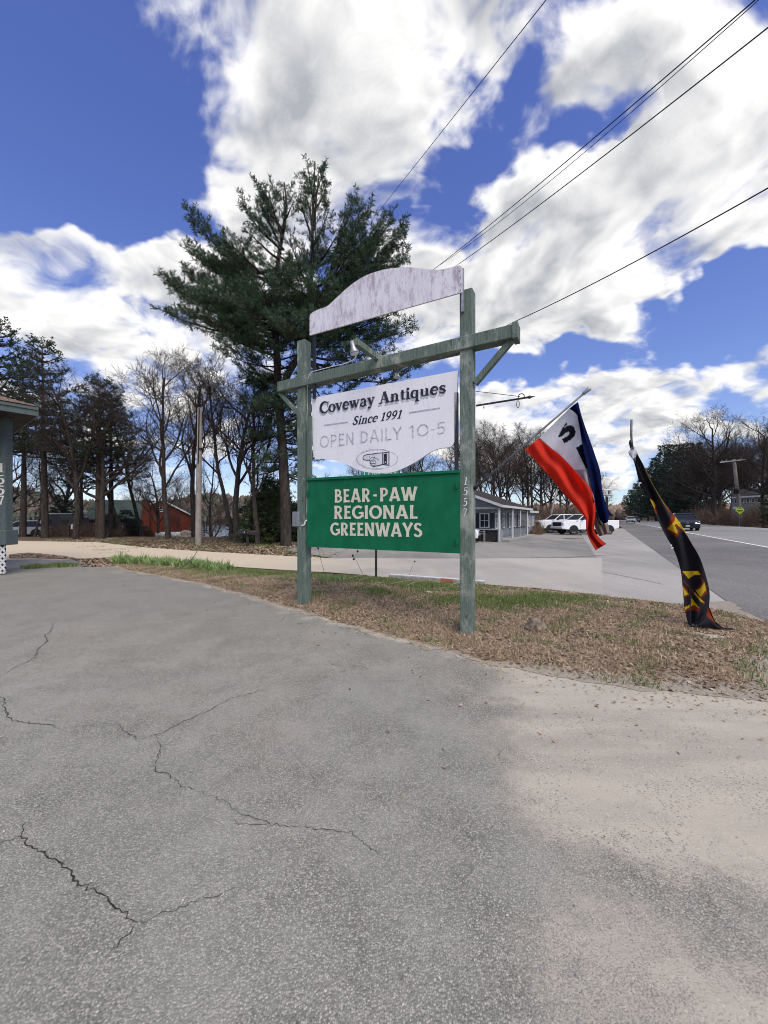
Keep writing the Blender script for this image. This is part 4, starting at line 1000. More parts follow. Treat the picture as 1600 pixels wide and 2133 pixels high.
letP = [(1214, 924), (1200, 933), (1221, 977), (1225, 976)]
holeP = [(1215, 935), (1218, 942), (1221, 952), (1219, 951), (1216, 944)]
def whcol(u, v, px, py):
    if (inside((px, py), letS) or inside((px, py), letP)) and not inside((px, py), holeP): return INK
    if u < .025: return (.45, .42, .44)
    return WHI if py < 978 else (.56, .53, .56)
whL = [(1123, 913), (1146, 933), (1170, 952), (1206, 990), (1230, 1019), (1237.5, 1040), (1238.5, 1045)]
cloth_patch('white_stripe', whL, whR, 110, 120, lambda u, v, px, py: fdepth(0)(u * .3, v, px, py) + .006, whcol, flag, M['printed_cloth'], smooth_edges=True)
nvL = [(1186, 851), (1201, 862), (1205, 875), (1213, 923), (1224, 976), (1235, 1023), (1240, 1050), (1246, 1075), (1257, 1092)]
nvR = [(1204, 837), (1210, 862), (1219, 890), (1235, 935), (1250, 981), (1254, 1018), (1263, 1054), (1268, 1072), (1266, 1088)]
cloth_patch('navy_stripe', nvL, nvR, 24, 90, lambda u, v, px, py: fdepth(0)(.3 + u * .4, v, px, py) - .03 + .03 * math.sin(7 * u), lambda u, v, px, py: NAV, flag, M['printed_cloth'])
cloth_patch('navy_corner', [(1257, 1048), (1262, 1062), (1266, 1074)], [(1262, 1050), (1270, 1066), (1279, 1075)], 8, 12, lambda u, v, px, py: 4.66, lambda u, v, px, py: NAV, flag, M['printed_cloth'])
cloth_patch('white_end', [(1238, 1062), (1238, 1080), (1240, 1100), (1249, 1117)], [(1244, 1068), (1257, 1093), (1266, 1090), (1270, 1111)], 20, 30, lambda u, v, px, py: 4.67 + .03 * math.sin(14 * u), lambda u, v, px, py: BEI, flag, M['printed_cloth'])

# ------------------------------------------------------------------ the drooping feather banner
bb = P(1442, 1304, 5.22); bb.z = float(base_h(bb.x, bb.y)) + .03
banner = thing('feather_banner', 'tattered black feather banner with yellow and red letters drooping to the ground beside the highway', 'banner', tuple(bb))
mb = MB(); mb.tube([P(1315.5, 874, 5.2), P(1315, 905, 5.2), P(1317, 936, 5.2), P(1323, 960, 5.2)], [.014, .014, .013, .012], 8)
obj('pole', mb, M['pole_metal'], banner, smooth=True)
mb = MB(); mb.tube([P(1323, 960, 5.22), P(1352, 1025, 5.27), P(1392, 1100, 5.29), P(1428, 1175, 5.29), P(1438, 1250, 5.29), P(1438, 1300, 5.27)], .007, 6); obj('bent_pole', mb, M['dark_trim'], banner)
mb = MB(); mb.tube([P(1314.5, 917, 5.2), P(1314, 922, 5.2), P(1316, 931, 5.2), P(1317, 936, 5.2)], [.018, .024, .022, .016], 8); obj('clamp', mb, M['dark_trim'], banner, smooth=True)
baL = [(1318, 935), (1316, 948), (1321, 962), (1325, 977), (1333, 1009), (1345, 1026), (1354, 1040), (1370, 1081), (1386, 1114), (1404, 1146), (1417, 1184), (1422, 1220), (1426, 1265), (1433, 1296), (1438, 1308)]
baR = [(1320, 933), (1325, 940), (1331, 952), (1341, 970), (1354, 997), (1363, 1014), (1377, 1038), (1395, 1063), (1415, 1087), (1437, 1126), (1458, 1162), (1471, 1202), (1478, 1234), (1477, 1263), (1472, 1296)]
BK, YE, RE = (.050, .048, .057), (.78, .60, .05), (.36, .075, .03)
def q4(l): return [(1280 + x / 4.443, 860 + y / 4.443) for x, y in l]
shapes = [(q4([(322, 792), (362, 800), (385, 850), (402, 930), (380, 940), (355, 860)]), RE), (q4([(326, 795), (366, 825), (378, 855), (372, 890), (350, 850)]), YE),
 (q4([(425, 785), (500, 870), (525, 920), (500, 925), (480, 880), (440, 825)]), RE), (q4([(430, 792), (490, 855), (510, 900), (490, 880), (455, 840)]), YE),
 (q4([(535, 925), (485, 1075), (575, 1155), (600, 1110), (572, 1040), (650, 1110), (700, 1170), (735, 1250), (700, 1120), (640, 1060)]), RE),
 (q4([(545, 932), (560, 955), (555, 1000), (490, 1072), (578, 1118), (582, 1095), (556, 1040), (568, 1025), (640, 1090), (690, 1150), (725, 1205), (680, 1110), (630, 1050), (600, 1000)]), YE),
 (q4([(622, 1470), (670, 1540), (700, 1560), (760, 1520), (810, 1525), (850, 1600), (855, 1665), (800, 1715), (840, 1760), (820, 1775), (740, 1680), (640, 1560)]), RE),
 (q4([(626, 1465), (775, 1463), (800, 1500), (740, 1500), (684, 1535)]), YE), (q4([(832, 1565), (845, 1640), (795, 1702), (742, 1650), (800, 1620)]), YE),
 (q4([(690, 1545), (760, 1520), (808, 1535), (812, 1580), (760, 1630), (730, 1640), (690, 1590)]), BK),
 (q4([(634, 1590), (700, 1680), (720, 1720), (790, 1800), (780, 1840), (700, 1820), (652, 1840), (640, 1700)]), RE),
 (q4([(634, 1610), (660, 1650), (690, 1680), (642, 1690)]), YE), (q4([(645, 1700), (700, 1695), (725, 1750), (700, 1775), (648, 1790)]), BK),
 (q4([(712, 1710), (785, 1805), (760, 1795), (735, 1778), (652, 1822), (650, 1800), (710, 1765)]), YE), (q4([(640, 1480), (830, 1755), (810, 1750), (625, 1530)]), BK)]
shapes2 = [(q4([(745, 1660), (830, 1755), (800, 1750), (738, 1672)]), YE)]
def bcol(u, v, px, py):
    c = BK
    for pl, k in shapes + shapes2:
        if inside((px, py), pl): c = k
    if u > .93 and .1 < v < .36: c = (.30, .24, .06)
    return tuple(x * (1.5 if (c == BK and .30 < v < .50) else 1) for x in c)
def bdep(u, v, px, py):
    return 5.2 + .05 * math.sin(u * 3.1 + 1) + .035 * math.sin(u * 8 + v * 14) * min(1, v * 4) + .05 * math.sin(v * 9)
cloth_patch('cloth', baL, baR, 70, 420, bdep, bcol, banner, M['printed_cloth'])
def tdep(u, v, px, py):
    return 5.17 - .02 * u + .02 * math.sin(u * 9)
tl = [(1434, 1300), (1455, 1296), (1476, 1262), (1482, 1276), (1489, 1294), (1505, 1307), (1525, 1309), (1546, 1314)]
tr_ = [(1436, 1306), (1447, 1312), (1464, 1315), (1483, 1319), (1496, 1319.5), (1508, 1319.5), (1525, 1317), (1546, 1316)]
def tcol(u, v, px, py):
    if inside((px, py), q4([(862, 1790), (850, 1880), (930, 1940), (900, 1850)])): return RE
    if inside((px, py), q4([(868, 1830), (866, 1870), (900, 1900), (885, 1860)])): return YE
    return BK
cloth_patch('trailing_tail', tl, tr_, 24, 60, tdep, tcol, banner, M['printed_cloth'], smooth_edges=False)
mb = MB()
wr = [(1319, 932), (1327, 941), (1322, 950), (1312, 947), (1309, 943)]
cloth_patch('grey_wrap', [(1317, 932), (1309, 943), (1318, 956)], [(1321, 931), (1328, 943), (1322, 956)], 8, 12, lambda u, v, px, py: 5.17 + .03 * math.sin(u * 5 + v * 4), lambda u, v, px, py: (.42, .42, .44), banner, M['tape'])
for (x, y) in ((1397, 1136), (1400, 1141), (1333, 1006)):
    mb = MB(); mb.box(P(x, y, 5.12), (.03, .012, .018)); obj('torn_thread', mb, M['tape'], banner)

# ------------------------------------------------------------------ vehicles (local axes: x forward, y left, z up)
def lprism(mb, prof, yin, yout, inset=.05):           # side profile with bevelled flanks
    n = len(prof); cx = sum(p[0] for p in prof) / n; cz = sum(p[1] for p in prof) / n
    def ring(y, k): return [(cx + (x - cx) * (1 - k), y, cz + (z - cz) * (1 - k * 1.6)) for x, z in prof]
    rings = [ring(-yout, inset / 2.2), ring(-yin, 0), ring(yin, 0), ring(yout, inset / 2.2)]
    vs = [p for r in rings for p in r]; fs = [tuple(range(n)), tuple(range(4*n-1, 3*n-1, -1))]
    for k in range(3):
        for i in range(n): j = (i + 1) % n; fs.append((k*n+j, k*n+i, (k+1)*n+i, (k+1)*n+j))
    return mb.add(vs, fs)
def cabin(mb, prof, wb, wt, shrink=0.0):              # side profile whose width narrows with height
    zs = [z for _, z in prof]; z0, z1 = min(zs), max(zs); n = len(prof); vs = []
    for s in (-1, 1):
        for x, z in prof: vs.append((x, s * (wb + (wt - wb) * (z - z0) / (z1 - z0)), z))
    fs = [tuple(range(n)), tuple(range(2*n-1, n-1, -1))] + [((i+1) % n, i, n+i, n+(i+1) % n) for i in range(n)]
    return mb.add(vs, fs)
def wheel_set(root, xs, track, r, w, rim_mat='rim'):
    for x in xs:
        for s in (-1, 1):
            mb = MB(); y = s * track
            pr = [(-w/2, r*.62), (-w/2, r*.93), (-w*.35, r), (w*.35, r), (w/2, r*.93), (w/2, r*.62)]
            n = 20; vs = []; fs = []
            for k in range(n):
                a = 2 * math.pi * k / n
                for (yy, rr) in pr: vs.append((x + rr * math.cos(a), y + yy, r + rr * math.sin(a)))
            m = len(pr)
            for k in range(n):
                k2 = (k + 1) % n
                for i in range(m - 1): fs.append((k*m+i, k*m+i+1, k2*m+i+1, k2*m+i))
            mb.add(vs, fs); t = obj('wheel', mb, M['tyre'], root, world=False)
            rb = MB(); yo = y + s * w * .30
            rb.tube([(x, yo - s * .03, r), (x, yo, r)], r * .20, 10)
            for k in range(6):
                a = 2 * math.pi * k / 6; rb.beam((x, yo, r), (x + math.cos(a) * r * .6, yo + s * .01, r + math.sin(a) * r * .6), .055, .03, up=(0, 1, 0))
            ring = [(x + math.cos(a) * r * .60, yo + s * .015, r + math.sin(a) * r * .60) for a in np.linspace(0, 2 * math.pi, 21)]
            rb.tube(ring, .028, 5, cap=False); obj('rim', rb, M[rim_mat], t, world=False)
            db = MB(); db.tube([(x, y - s * w * .1, r), (x, y - s * w * .05, r)], r * .62, 14); obj('hub_disc', db, M['dark_trim'], t, world=False)
def arch(root, x, side, r, halfw, mat):               # dark wheel opening with a lip
    mb = MB(); pts = [(x + math.cos(a) * r * 1.16, side * halfw, r * .98 + math.sin(a) * r * 1.16) for a in np.linspace(-.25, math.pi + .25, 15)]
    mb.prism(pts, Vector((0, -side * .05, 0)))
    o = obj('wheel_arch', mb, M['dark_trim'], root, world=False); return o
def pickup(label, loc, rz, group):
    t = thing('pickup_truck', label, 'pickup truck', loc, rz, group)
    mb = MB(); lprism(mb, [(2.9, .52), (2.97, .78), (2.95, 1.12), (2.78, 1.29), (1.42, 1.40), (1.30, 1.40), (-.92, 1.42), (-.95, 1.34), (-2.9, 1.36), (-2.96, 1.30), (-2.92, .62), (-2.6, .52), (-2.35, .50), (2.2, .44)], .93, 1.0)
    obj('body', mb, M['white_car_paint'], t, world=False, bevel=.02)
    mb = MB(); cabin(mb, [(1.36, 1.38), (.62, 1.90), (-.72, 1.92), (-.93, 1.40)], .93, .76); obj('cabin_glass', mb, M['glass'], t, world=False)
    mb = MB(); cabin(mb, [(.66, 1.895), (.55, 1.955), (-.62, 1.965), (-.77, 1.91)], .775, .72); obj('roof', mb, M['white_car_paint'], t, world=False)
    for s in (-1, 1):
        for a, b, w in (((1.34, .935, 1.40), (.62, .785, 1.91), .07), ((.28, .94, 1.40), (.22, .79, 1.91), .07), ((-.84, .94, 1.41), (-.72, .78, 1.92), .16)):
            mb = MB(); mb.beam((a[0], s * a[1], a[2]), (b[0], s * b[1], b[2]), w, .035, up=(0, 1, 0)); obj('pillar', mb, M['white_car_paint'], t, world=False)
        mb = MB(); mb.box((1.02, s * 1.09, 1.47), (.12, .2, .2)); obj('mirror', mb, M['dark_trim'], t, world=False, bevel=.02)
        mb = MB(); mb.prism([(2.80, s * .70, 1.25), (2.93, s * .70, 1.02), (2.93, s * .99, 1.00), (2.62, s * 1.003, 1.06), (2.58, s * 1.0, 1.24)], Vector((.03, 0, 0))); obj('headlight', mb, M['headlamp'], t, world=False)
        mb = MB(); mb.box((-2.93, s * .93, 1.13), (.10, .14, .42)); obj('tail_light', mb, M['tail_lamp'], t, world=False)
        for x in (1.88, -1.86): arch(t, x, s, .42, 1.004, None)
        for x in (.05, -.86): 
            mb = MB(); mb.box((x, s * 1.008, 1.22), (.17, .02, .035)); obj('door_handle', mb, M['galv'], t, world=False)
        for x in (1.22, .24, -.92):
            mb = MB(); mb.box((x, s * 1.001, .95), (.012, .006, .8)); obj('door_seam', mb, M['dark_trim'], t, world=False)
        mb = MB(); mb.box((0, s * .96, .46), (2.4, .12, .07)); obj('running_board', mb, M['dark_trim'], t, world=False)
        mb = MB(); mb.box((1.55, s * 1.003, 1.28), (.26, .006, .06)); obj('badge', mb, M['dark_trim'], t, world=False)
    mb = MB(); mb.box((2.955, 0, .98), (.08, 1.34, .38)); gr = obj('grille', mb, M['dark_trim'], t, world=False, bevel=.02)
    for k in range(3):
        mb = MB(); mb.box((3.0, 0, .87 + k * .11), (.02, 1.2, .03)); obj('grille_bar', mb, M['black_metal'], gr, world=False)
    mb = MB(); mb.box((2.95, 0, .66), (.24, 1.94, .22)); obj('front_bumper', mb, M['white_car_paint'], t, world=False, bevel=.03)
    mb = MB(); mb.box((2.93, 0, .49), (.22, 1.86, .14)); obj('skid_plate', mb, M['dark_trim'], t, world=False)
    mb = MB(); mb.box((-3.0, 0, .66), (.18, 1.9, .2)); obj('rear_bumper', mb, M['dark_trim'], t, world=False, bevel=.03)
    wheel_set(t, (1.88, -1.86), .86, .42, .29); return t
def car(label, name, cat, loc, rz, paint, H=1.70, Lh=2.4, W_=.94, group=None, r=.36, lamp='headlamp'):
    t = thing(name, label, cat, loc, rz, group); k = H / 1.7
    mb = MB(); lprism(mb, [(Lh - .05, .28), (Lh, .55), (Lh - .06, .84 * k), (Lh - .35, .97 * k), (Lh - 1.25, 1.06 * k), (-Lh + .35, 1.08 * k), (-Lh + .02, 1.0 * k), (-Lh, .6), (-Lh + .1, .3)], W_ - .09, W_)
    obj('body', mb, M[paint], t, world=False, bevel=.03)
    mb = MB(); cabin(mb, [(Lh - 1.35, 1.03 * k), (Lh - 2.1, 1.60 * k), (-Lh + .75, 1.62 * k), (-Lh + .22, 1.05 * k)], W_ - .06, W_ - .26); obj('cabin_glass', mb, M['glass'], t, world=False)
    mb = MB(); cabin(mb, [(Lh - 2.02, 1.59 * k), (Lh - 2.2, 1.68 * k), (-Lh + .9, 1.70 * k), (-Lh + .68, 1.61 * k)], W_ - .24, W_ - .32); obj('roof', mb, M[paint], t, world=False)
    for s in (-1, 1):
        for a, b, w in (((Lh - 1.36, W_ - .055, 1.05 * k), (Lh - 2.1, W_ - .25, 1.61 * k), .07), ((-.1, W_ - .05, 1.06 * k), (-.2, W_ - .25, 1.62 * k), .08), ((-Lh + .3, W_ - .05, 1.07 * k), (-Lh + .8, W_ - .25, 1.62 * k), .2)):
            mb = MB(); mb.beam((a[0], s * a[1], a[2]), (b[0], s * b[1], b[2]), w, .03, up=(0, 1, 0)); obj('pillar', mb, M[paint], t, world=False)
        mb = MB(); mb.box((Lh - 1.6, s * (W_ + .09), 1.10 * k), (.1, .2, .14)); obj('mirror', mb, M[paint], t, world=False, bevel=.02)
        mb = MB(); mb.prism([(Lh - .02, s * (W_ - .38), .78 * k), (Lh - .02, s * (W_ - .38), .70 * k), (Lh - .04, s * (W_ - .04), .70 * k), (Lh - .30, s * (W_ + .004), .86 * k), (Lh - .12, s * (W_ - .05), .88 * k)], Vector((.025, 0, 0))); obj('headlight', mb, M[lamp], t, world=False)
        mb = MB(); mb.box((-Lh + .02, s * (W_ - .1), .9 * k), (.06, .2, .14)); obj('tail_light', mb, M['tail_lamp'], t, world=False)
        for x in (Lh - .9, -Lh + .95): arch(t, x, s, r, W_ + .003, None)
    mb = MB(); mb.box((Lh - .01, 0, .70 * k), (.06, 1.0, .17)); gr = obj('grille', mb, M['dark_trim'], t, world=False)
    mb = MB(); mb.box((Lh + .03, 0, .74 * k), (.02, .2, .06)); obj('emblem', mb, M['galv'], gr, world=False)
    mb = MB(); mb.box((Lh - .01, 0, .38), (.10, 1.5, .16)); obj('lower_grille', mb, M['dark_trim'], t, world=False)
    mb = MB(); mb.box((Lh + .035, 0, .50), (.02, .32, .13)); obj('licence_plate', mb, M['plate'], t, world=False)
    wheel_set(t, (Lh - .9, -Lh + .95), W_ - .12, r, .24); return t
hd = math.atan2(-.15, -.98)
pickup('white pickup truck nearest the flag with its dark grille turned left', (19.55, 37.4, float(base_h(19.55, 37.4))), hd, 'white pickups outside the motel')
pickup('white pickup truck half hidden behind the nearer white pickup', (19.2, 41.6, float(base_h(19.2, 41.6))), hd - .03, 'white pickups outside the motel')
def heading(dx_, dy_): return math.atan2(dy_, dx_)
to_us = heading(-RD[0], -RD[1])
x, y = road_pt(7.5, 49); 
D = 39.5; cx_ = (1424 - CX) / F * D; car('black SUV driving towards the camera with headlights on', 'black_suv', 'car', (cx_, D, float(base_h(cx_, D))), to_us, 'black_car_paint', 1.8, 2.45, .98, r=.38, lamp='lit_headlamp')
D = 98; cx_ = (1313.5 - CX) / F * D; car('small distant pale car far down the highway in front of a darker one', 'distant_car', 'car', (cx_, D, .46), to_us, 'silver_car_paint', 1.65)
D = 106; cx_ = (1324 - CX) / F * D; car('dark car far down the highway just right of the pale one', 'distant_car', 'car', (cx_, D, .46), to_us, 'dark_car_paint', 1.6)
D = 25.2; car('white car mostly hidden behind the right sign post beside the motel', 'parked_car', 'car', ((930 - CX) / F * D, D, 0), heading(.95, -.3), 'white_car_paint', 1.5, 2.1, .88, r=.33)
D = 33; car('silver car parked under the pines left of the camper', 'parked_car', 'car', ((52 - CX) / F * D, D, float(base_h((52 - CX) / F * D, D)) ), heading(-.97, -.2), 'silver_car_paint', 1.5, 2.3, .9)
D = 34.5; car('dark car parked right behind the silver car under the pines', 'parked_car', 'car', ((78 - CX) / F * D, D, float(base_h((78 - CX) / F * D, D)) ), heading(-.97, -.25), 'dark_car_paint', 1.45, 2.2, .9)
# camper trailer
D = 34.0; cxx = (133 - CX) / F * D; cm = thing('camper_trailer', 'dark grey camper trailer with a pale rounded roof parked among the pines', 'camper', (cxx, D, float(base_h(cxx, D))), .12)
mb = MB(); lprism(mb, [(-1.5, .5), (-1.55, 1.6), (-1.3, 2.1), (-.9, 2.2), (1.2, 2.2), (1.5, 1.9), (1.5, .5)], .9, 1.0); obj('body', mb, M['dark_car_paint'], cm, world=False)
mb = MB(); mb.box((0, 0, 2.225), (2.6, 1.9, .07)); obj('roof', mb, M['concrete'], cm, world=False)
for x in (-.6, .7): mb = MB(); mb.box((x, -1.005, 1.5), (.6, .03, .45)); w_ = obj('window', mb, M['glass'], cm, world=False)
wheel_set(cm, (.1,), .85, .32, .2)

# ------------------------------------------------------------------ buildings
def wall_quad(mb, a, b, z0, z1, th, inward):          # wall from a to b (xy), thickness along inward
    a = Vector((*a, 0)); b = Vector((*b, 0)); iw = Vector((*inward, 0)) * th
    vs = [(p.x, p.y, z) for z in (z0, z1) for p in (a, b, b + iw, a + iw)]
    return mb.add(vs, [(0,3,2,1),(4,5,6,7),(0,1,5,4),(1,2,6,5),(2,3,7,6),(3,0,4,7)])
def window(root, p, along, nv, w, h, mat='window_white', panes=(2, 2), shutters=False):
    al = Vector((*along, 0)).normalized(); nv = Vector((*nv, 0)).normalized(); p = Vector(p); Z = Vector((0, 0, 1))
    mb = MB(); mb.prism([p + al * (s * w/2) + Z * (t * h/2) + nv * .01 for s, t in ((-1,-1),(1,-1),(1,1),(-1,1))], nv * .02); wn_ = obj('window', mb, M['glass'], root)
    fb_ = MB()
    for s in (-1, 1):
        fb_.beam(p + al * (s * w/2) - Z * (h/2 + .04) + nv * .04, p + al * (s * w/2) + Z * (h/2 + .04) + nv * .04, .08, .05, up=nv)
    fb_.beam(p - al * (w/2) + Z * h/2 + nv * .043, p + al * (w/2) + Z * h/2 + nv * .043, .08, .05, up=nv); fb_.beam(p - al * (w/2) - Z * h/2 + nv * .043, p + al * (w/2) - Z * h/2 + nv * .043, .08, .07, up=nv)
    for k in range(1, panes[0]): q = p + al * (w * (k / panes[0] - .5)); fb_.beam(q - Z * h/2 + nv * .035, q + Z * h/2 + nv * .035, .035, .03, up=nv)
    for k in range(1, panes[1]): q = p + Z * (h * (k / panes[1] - .5)); fb_.beam(q - al * w/2 + nv * .036, q + al * w/2 + nv * .036, .035, .03, up=nv)
    obj('frame', fb_, M[mat], wn_)
    if shutters:
        for s in (-1, 1):
            mb = MB(); mb.beam(p + al * (s * (w/2 + .19)) - Z * (h/2 + .03) + nv * .025, p + al * (s * (w/2 + .19)) + Z * (h/2 + .03) + nv * .025, .26, .03, up=nv); obj('shutter', mb, M['shutter'], root)
    return wn_
mo = (7.45, 24.9)                                     # near corner of the motel by the white porch post
MR, MLft = Vector((*RD, 0)), Vector((-RN[0], -RN[1], 0)); MO = Vector((*mo, 0))
motel = thing('motel_building', 'long low grey clapboard motel building with dark shingle roof, shutters and a white porch post', 'building', (MO.x, MO.y, 0))
def mp(s, l, z): q = MO + MR * s + MLft * l; return Vector((q.x, q.y, z))
LEN, DEP, EV, RG = 11.0, 8.2, 2.30, 3.95
fr = -MR; rt = -MLft
mb = MB(); wall_quad(mb, mp(1.1, .75, 0)[:2], mp(LEN, .75, 0)[:2], 0, EV, .15, MLft[:2]); obj('wall', mb, M['grey_siding'], motel)
mb = MB(); wall_quad(mb, mp(1.1, .9, 0)[:2], mp(1.1, DEP, 0)[:2], 0, EV, .15, MR[:2]); obj('wall', mb, M['grey_siding'], motel)
mb = MB(); mb.prism([mp(.25, -.05, EV), mp(.25, DEP + .05, EV), mp(.25, DEP / 2, RG - .1)], MR * .12); obj('gable', mb, M['grey_siding'], motel)
for nm, l0, l1 in (('roof', -.25, DEP / 2), ('roof', DEP + .25, DEP / 2)):
    z0 = EV - .03; mb = MB(); poly = [mp(-.25, l0, z0), mp(LEN + .2, l0, z0), mp(LEN - .6, l1, RG), mp(-.25, l1, RG)]; mb.prism(poly, Vector((0, 0, .10))); obj(nm, mb, M['shingles'], motel)
mb = MB(); mb.beam(mp(-.25, -.26, EV + .02), mp(LEN + .2, -.26, EV + .02), .03, .16); obj('fascia', mb, M['white_trim'], motel)
for l0, l1 in ((-.25, DEP / 2), (DEP + .25, DEP / 2)):
    mb = MB(); mb.beam(mp(-.27, l0, EV + .02), mp(-.27, l1, RG + .03), .03, .17); obj('rake_board', mb, M['white_trim'], motel)
mb = MB(); mb.beam(mp(-.05, 0, EV - .10), mp(-.05, DEP, EV - .10), .12, .14); obj('porch_beam', mb, M['grey_siding'], motel)
mb = MB(); mb.box(mp(0, 0, .0 + EV / 2 - .05), (.11, .11, EV - .1)); obj('porch_post', mb, M['white_trim'], motel)
for s_ in (3.6, 6.4, 9.4):
    mb = MB(); mb.box(mp(s_, -.1, EV / 2 - .05), (.09, .09, EV - .1)); obj('porch_post', mb, M['white_trim'], motel)
# low counter wall of the porch with dark openings
mb = MB(); mb.beam(mp(-.02, .0, .80), mp(-.02, 2.6, .80), .14, .08); obj('counter_top', mb, M['grey_siding'], motel)
for l in (0.02, .95, 2.55): mb = MB(); mb.beam(mp(-.02, l, 0), mp(-.02, l, .77), .10, .10, up=MLft); obj('counter_leg', mb, M['grey_siding'], motel)
mb = MB(); mb.prism([mp(.05, 0, .05), mp(.05, 2.6, .05), mp(.05, 2.6, .76), mp(.05, 0, .76)], MR * .04); obj('counter_panel', mb, M['dark_wall'], motel)
for k in range(2): mb = MB(); mb.beam(mp(-.04, 1.0, .5 + k * .14), mp(-.04, 2.5, .5 + k * .14), .03, .05); obj('slat', mb, M['grey_siding'], motel)
mb = MB(); mb.prism([mp(-.02, 0, .76), mp(-.02, -.01, 0), mp(.95, -.01, 0), mp(.95, 0, .76)], MLft * .06); obj('side_panel', mb, M['grey_siding'], motel)
window(motel, mp(1.1, 1.25, 1.38), MLft[:2], fr[:2], .62, .95, shutters=True)
for s_, pn in ((2.1, (2, 3)), (4.3, (2, 3)), (6.4, (2, 3)), (8.4, (2, 3)), (10.0, (2, 2))): window(motel, mp(s_, .75, 1.35), MR[:2], rt[:2], .62, 1.05, panes=pn, shutters=True)
for s_ in (3.1, 7.4):
    mb = MB(); mb.prism([mp(s_ - .42, .70, .12), mp(s_ + .42, .70, .12), mp(s_ + .42, .70, 2.08), mp(s_ - .42, .70, 2.08)], MLft * .04); d_ = obj('door', mb, M['white_trim'], motel)
    mb = MB(); mb.box(mp(s_ + .34, .67, 1.05), (.05, .05, .08)); obj('handle', mb, M['galv'], d_)
for s0, s1 in ((3.7, 5.9), (6.2, 8.2)):               # porch railing
    mb = MB(); mb.beam(mp(s0, -.15, .85), mp(s1, -.15, .85), .06, .07); obj('handrail', mb, M['dark_wall'], motel)
    for k in range(9): mb = MB(); q = mp(s0 + (s1 - s0) * k / 8, -.15, 0); mb.beam(q, q + Vector((0, 0, .82)), .035, .035, up=MR); obj('baluster', mb, M['grey_siding'], motel)
mb = MB(); mb.prism([mp(.8, .7, .0), mp(LEN, .7, 0), mp(LEN, -.5, 0), mp(.8, -.5, 0)], Vector((0, 0, .12))); obj('porch_floor', mb, M['concrete_grey'], motel)
# second small wing beyond
m2 = thing('motel_wing', 'low grey wing with a pale fascia at the far end of the motel', 'building', tuple(mp(12.2, .6, 0)))
mb = MB(); wall_quad(mb, mp(12.0, .4, 0)[:2], mp(16.5, .4, 0)[:2], 0, 2.1, .2, MLft[:2]); obj('wall', mb, M['grey_siding'], m2)
mb = MB(); wall_quad(mb, mp(12.0, .6, 0)[:2], mp(12.0, 5, 0)[:2], 0, 2.1, .2, MR[:2]); obj('wall', mb, M['grey_siding'], m2)
mb = MB(); mb.prism([mp(11.8, .1, 2.14), mp(16.8, .1, 2.14), mp(16.8, 4.5, 2.9), mp(11.8, 4.5, 2.9)], Vector((0, 0, .1))); obj('roof', mb, M['shingles'], m2)
mb = MB(); mb.beam(mp(11.8, .08, 2.16), mp(16.8, .08, 2.16), .03, .2); obj('fascia', mb, M['white_trim'], m2)
for s_ in (13.0, 15.0): window(m2, mp(s_, .4, 1.25), MR[:2], rt[:2], .7, .9)

# red brick house left
D = 44.0
def hb(px): return ((px - CX) / F * D)
hz = P(0, 1118, D).z
g0 = Vector((hb(308), D, 0)); g1 = Vector((hb(392), D + 1.6, 0)); ga = (g1 - g0).normalized(); gn = Vector((ga.y, -ga.x, 0)); 
house = thing('brick_house', 'red brick house with white window and grey green roof behind the bare trees', 'house', (g0.x, g0.y, hz))
zp = P(0, 1041, D).z; ze = P(0, 1077, D).z; zr = P(0, 1052, D).z
pk = g0 + ga * 1.45
def gp_(q, z): return Vector((q.x, q.y, z))
mb = MB(); wl3 = (g1 - g0).length
mb.prism([gp_(g0, hz), gp_(g1, hz), gp_(g1, ze), gp_(pk, zp), gp_(g0, zr)], -gn * .3); obj('wall', mb, M['brick_wall'], house)
back = -gn
for a, b, za, zb in ((pk, g1 + ga * .35, zp, ze - .15), (pk, g0 - ga * .1, zp, zr - .05)):
    mb = MB(); mb.prism([gp_(a + gn * .18, za + .02), gp_(b + gn * .18, zb + .02), gp_(b + back * 7, zb + .02), gp_(a + back * 7, za + .02)], Vector((0, 0, .12))); obj('roof', mb, M['green_shingles'], house)
    mb = MB(); mb.beam(gp_(a + gn * .2, za), gp_(b + gn * .2, zb), .05, .16); obj('rake_board', mb, M['window_white'], house)
mb = MB(); q = g0 + ga * .1; mb.beam(gp_(q + gn * .25 - ga * .2, hz), gp_(q + gn * .25 - ga * .2, P(0, 1041, D).z), .75, .5, up=gn); ch_ = obj('chimney', mb, M['brick_wall'], house)
mb = MB(); mb.box(gp_(q + gn * .25 - ga * .2, P(0, 1040, D).z), (.85, .6, .1)); obj('cap', mb, M['concrete'], ch_)
window(house, gp_(g0 + ga * 1.35, P(0, 1061, D).z), ga[:2], gn[:2], .42, .5, panes=(1, 2))
mb = MB(); q = g0 + ga * 2.0; mb.beam(gp_(q + gn * .05, P(0, 1076, D).z), gp_(q + gn * .05, P(0, 1091, D).z), .1, .06, up=gn); obj('downpipe', mb, M['window_white'], house)
# long low part to the left with its roof slope facing us
w0 = g0 + gn * -.6 - ga * 6.2; w1 = g0 + gn * -.6
mb = MB(); wall_quad(mb, w0[:2], w1[:2], hz, P(0, 1082, D).z, .2, back[:2]); obj('wall', mb, M['brick_wall'], house)
mb = MB(); mb.prism([gp_(w0 + gn * .5, P(0, 1083, D).z), gp_(w1 + gn * .5, P(0, 1083, D).z), gp_(w1 + back * 3, P(0, 1042, D).z), gp_(w0 + back * 3, P(0, 1042, D).z)], Vector((0, 0, .12))); obj('roof', mb, M['green_shingles'], house)
for k in (1.2, 3.2, 5.2): window(house, gp_(w0 + ga * k, P(0, 1097, D).z), ga[:2], gn[:2], .8, .8, panes=(2, 2))
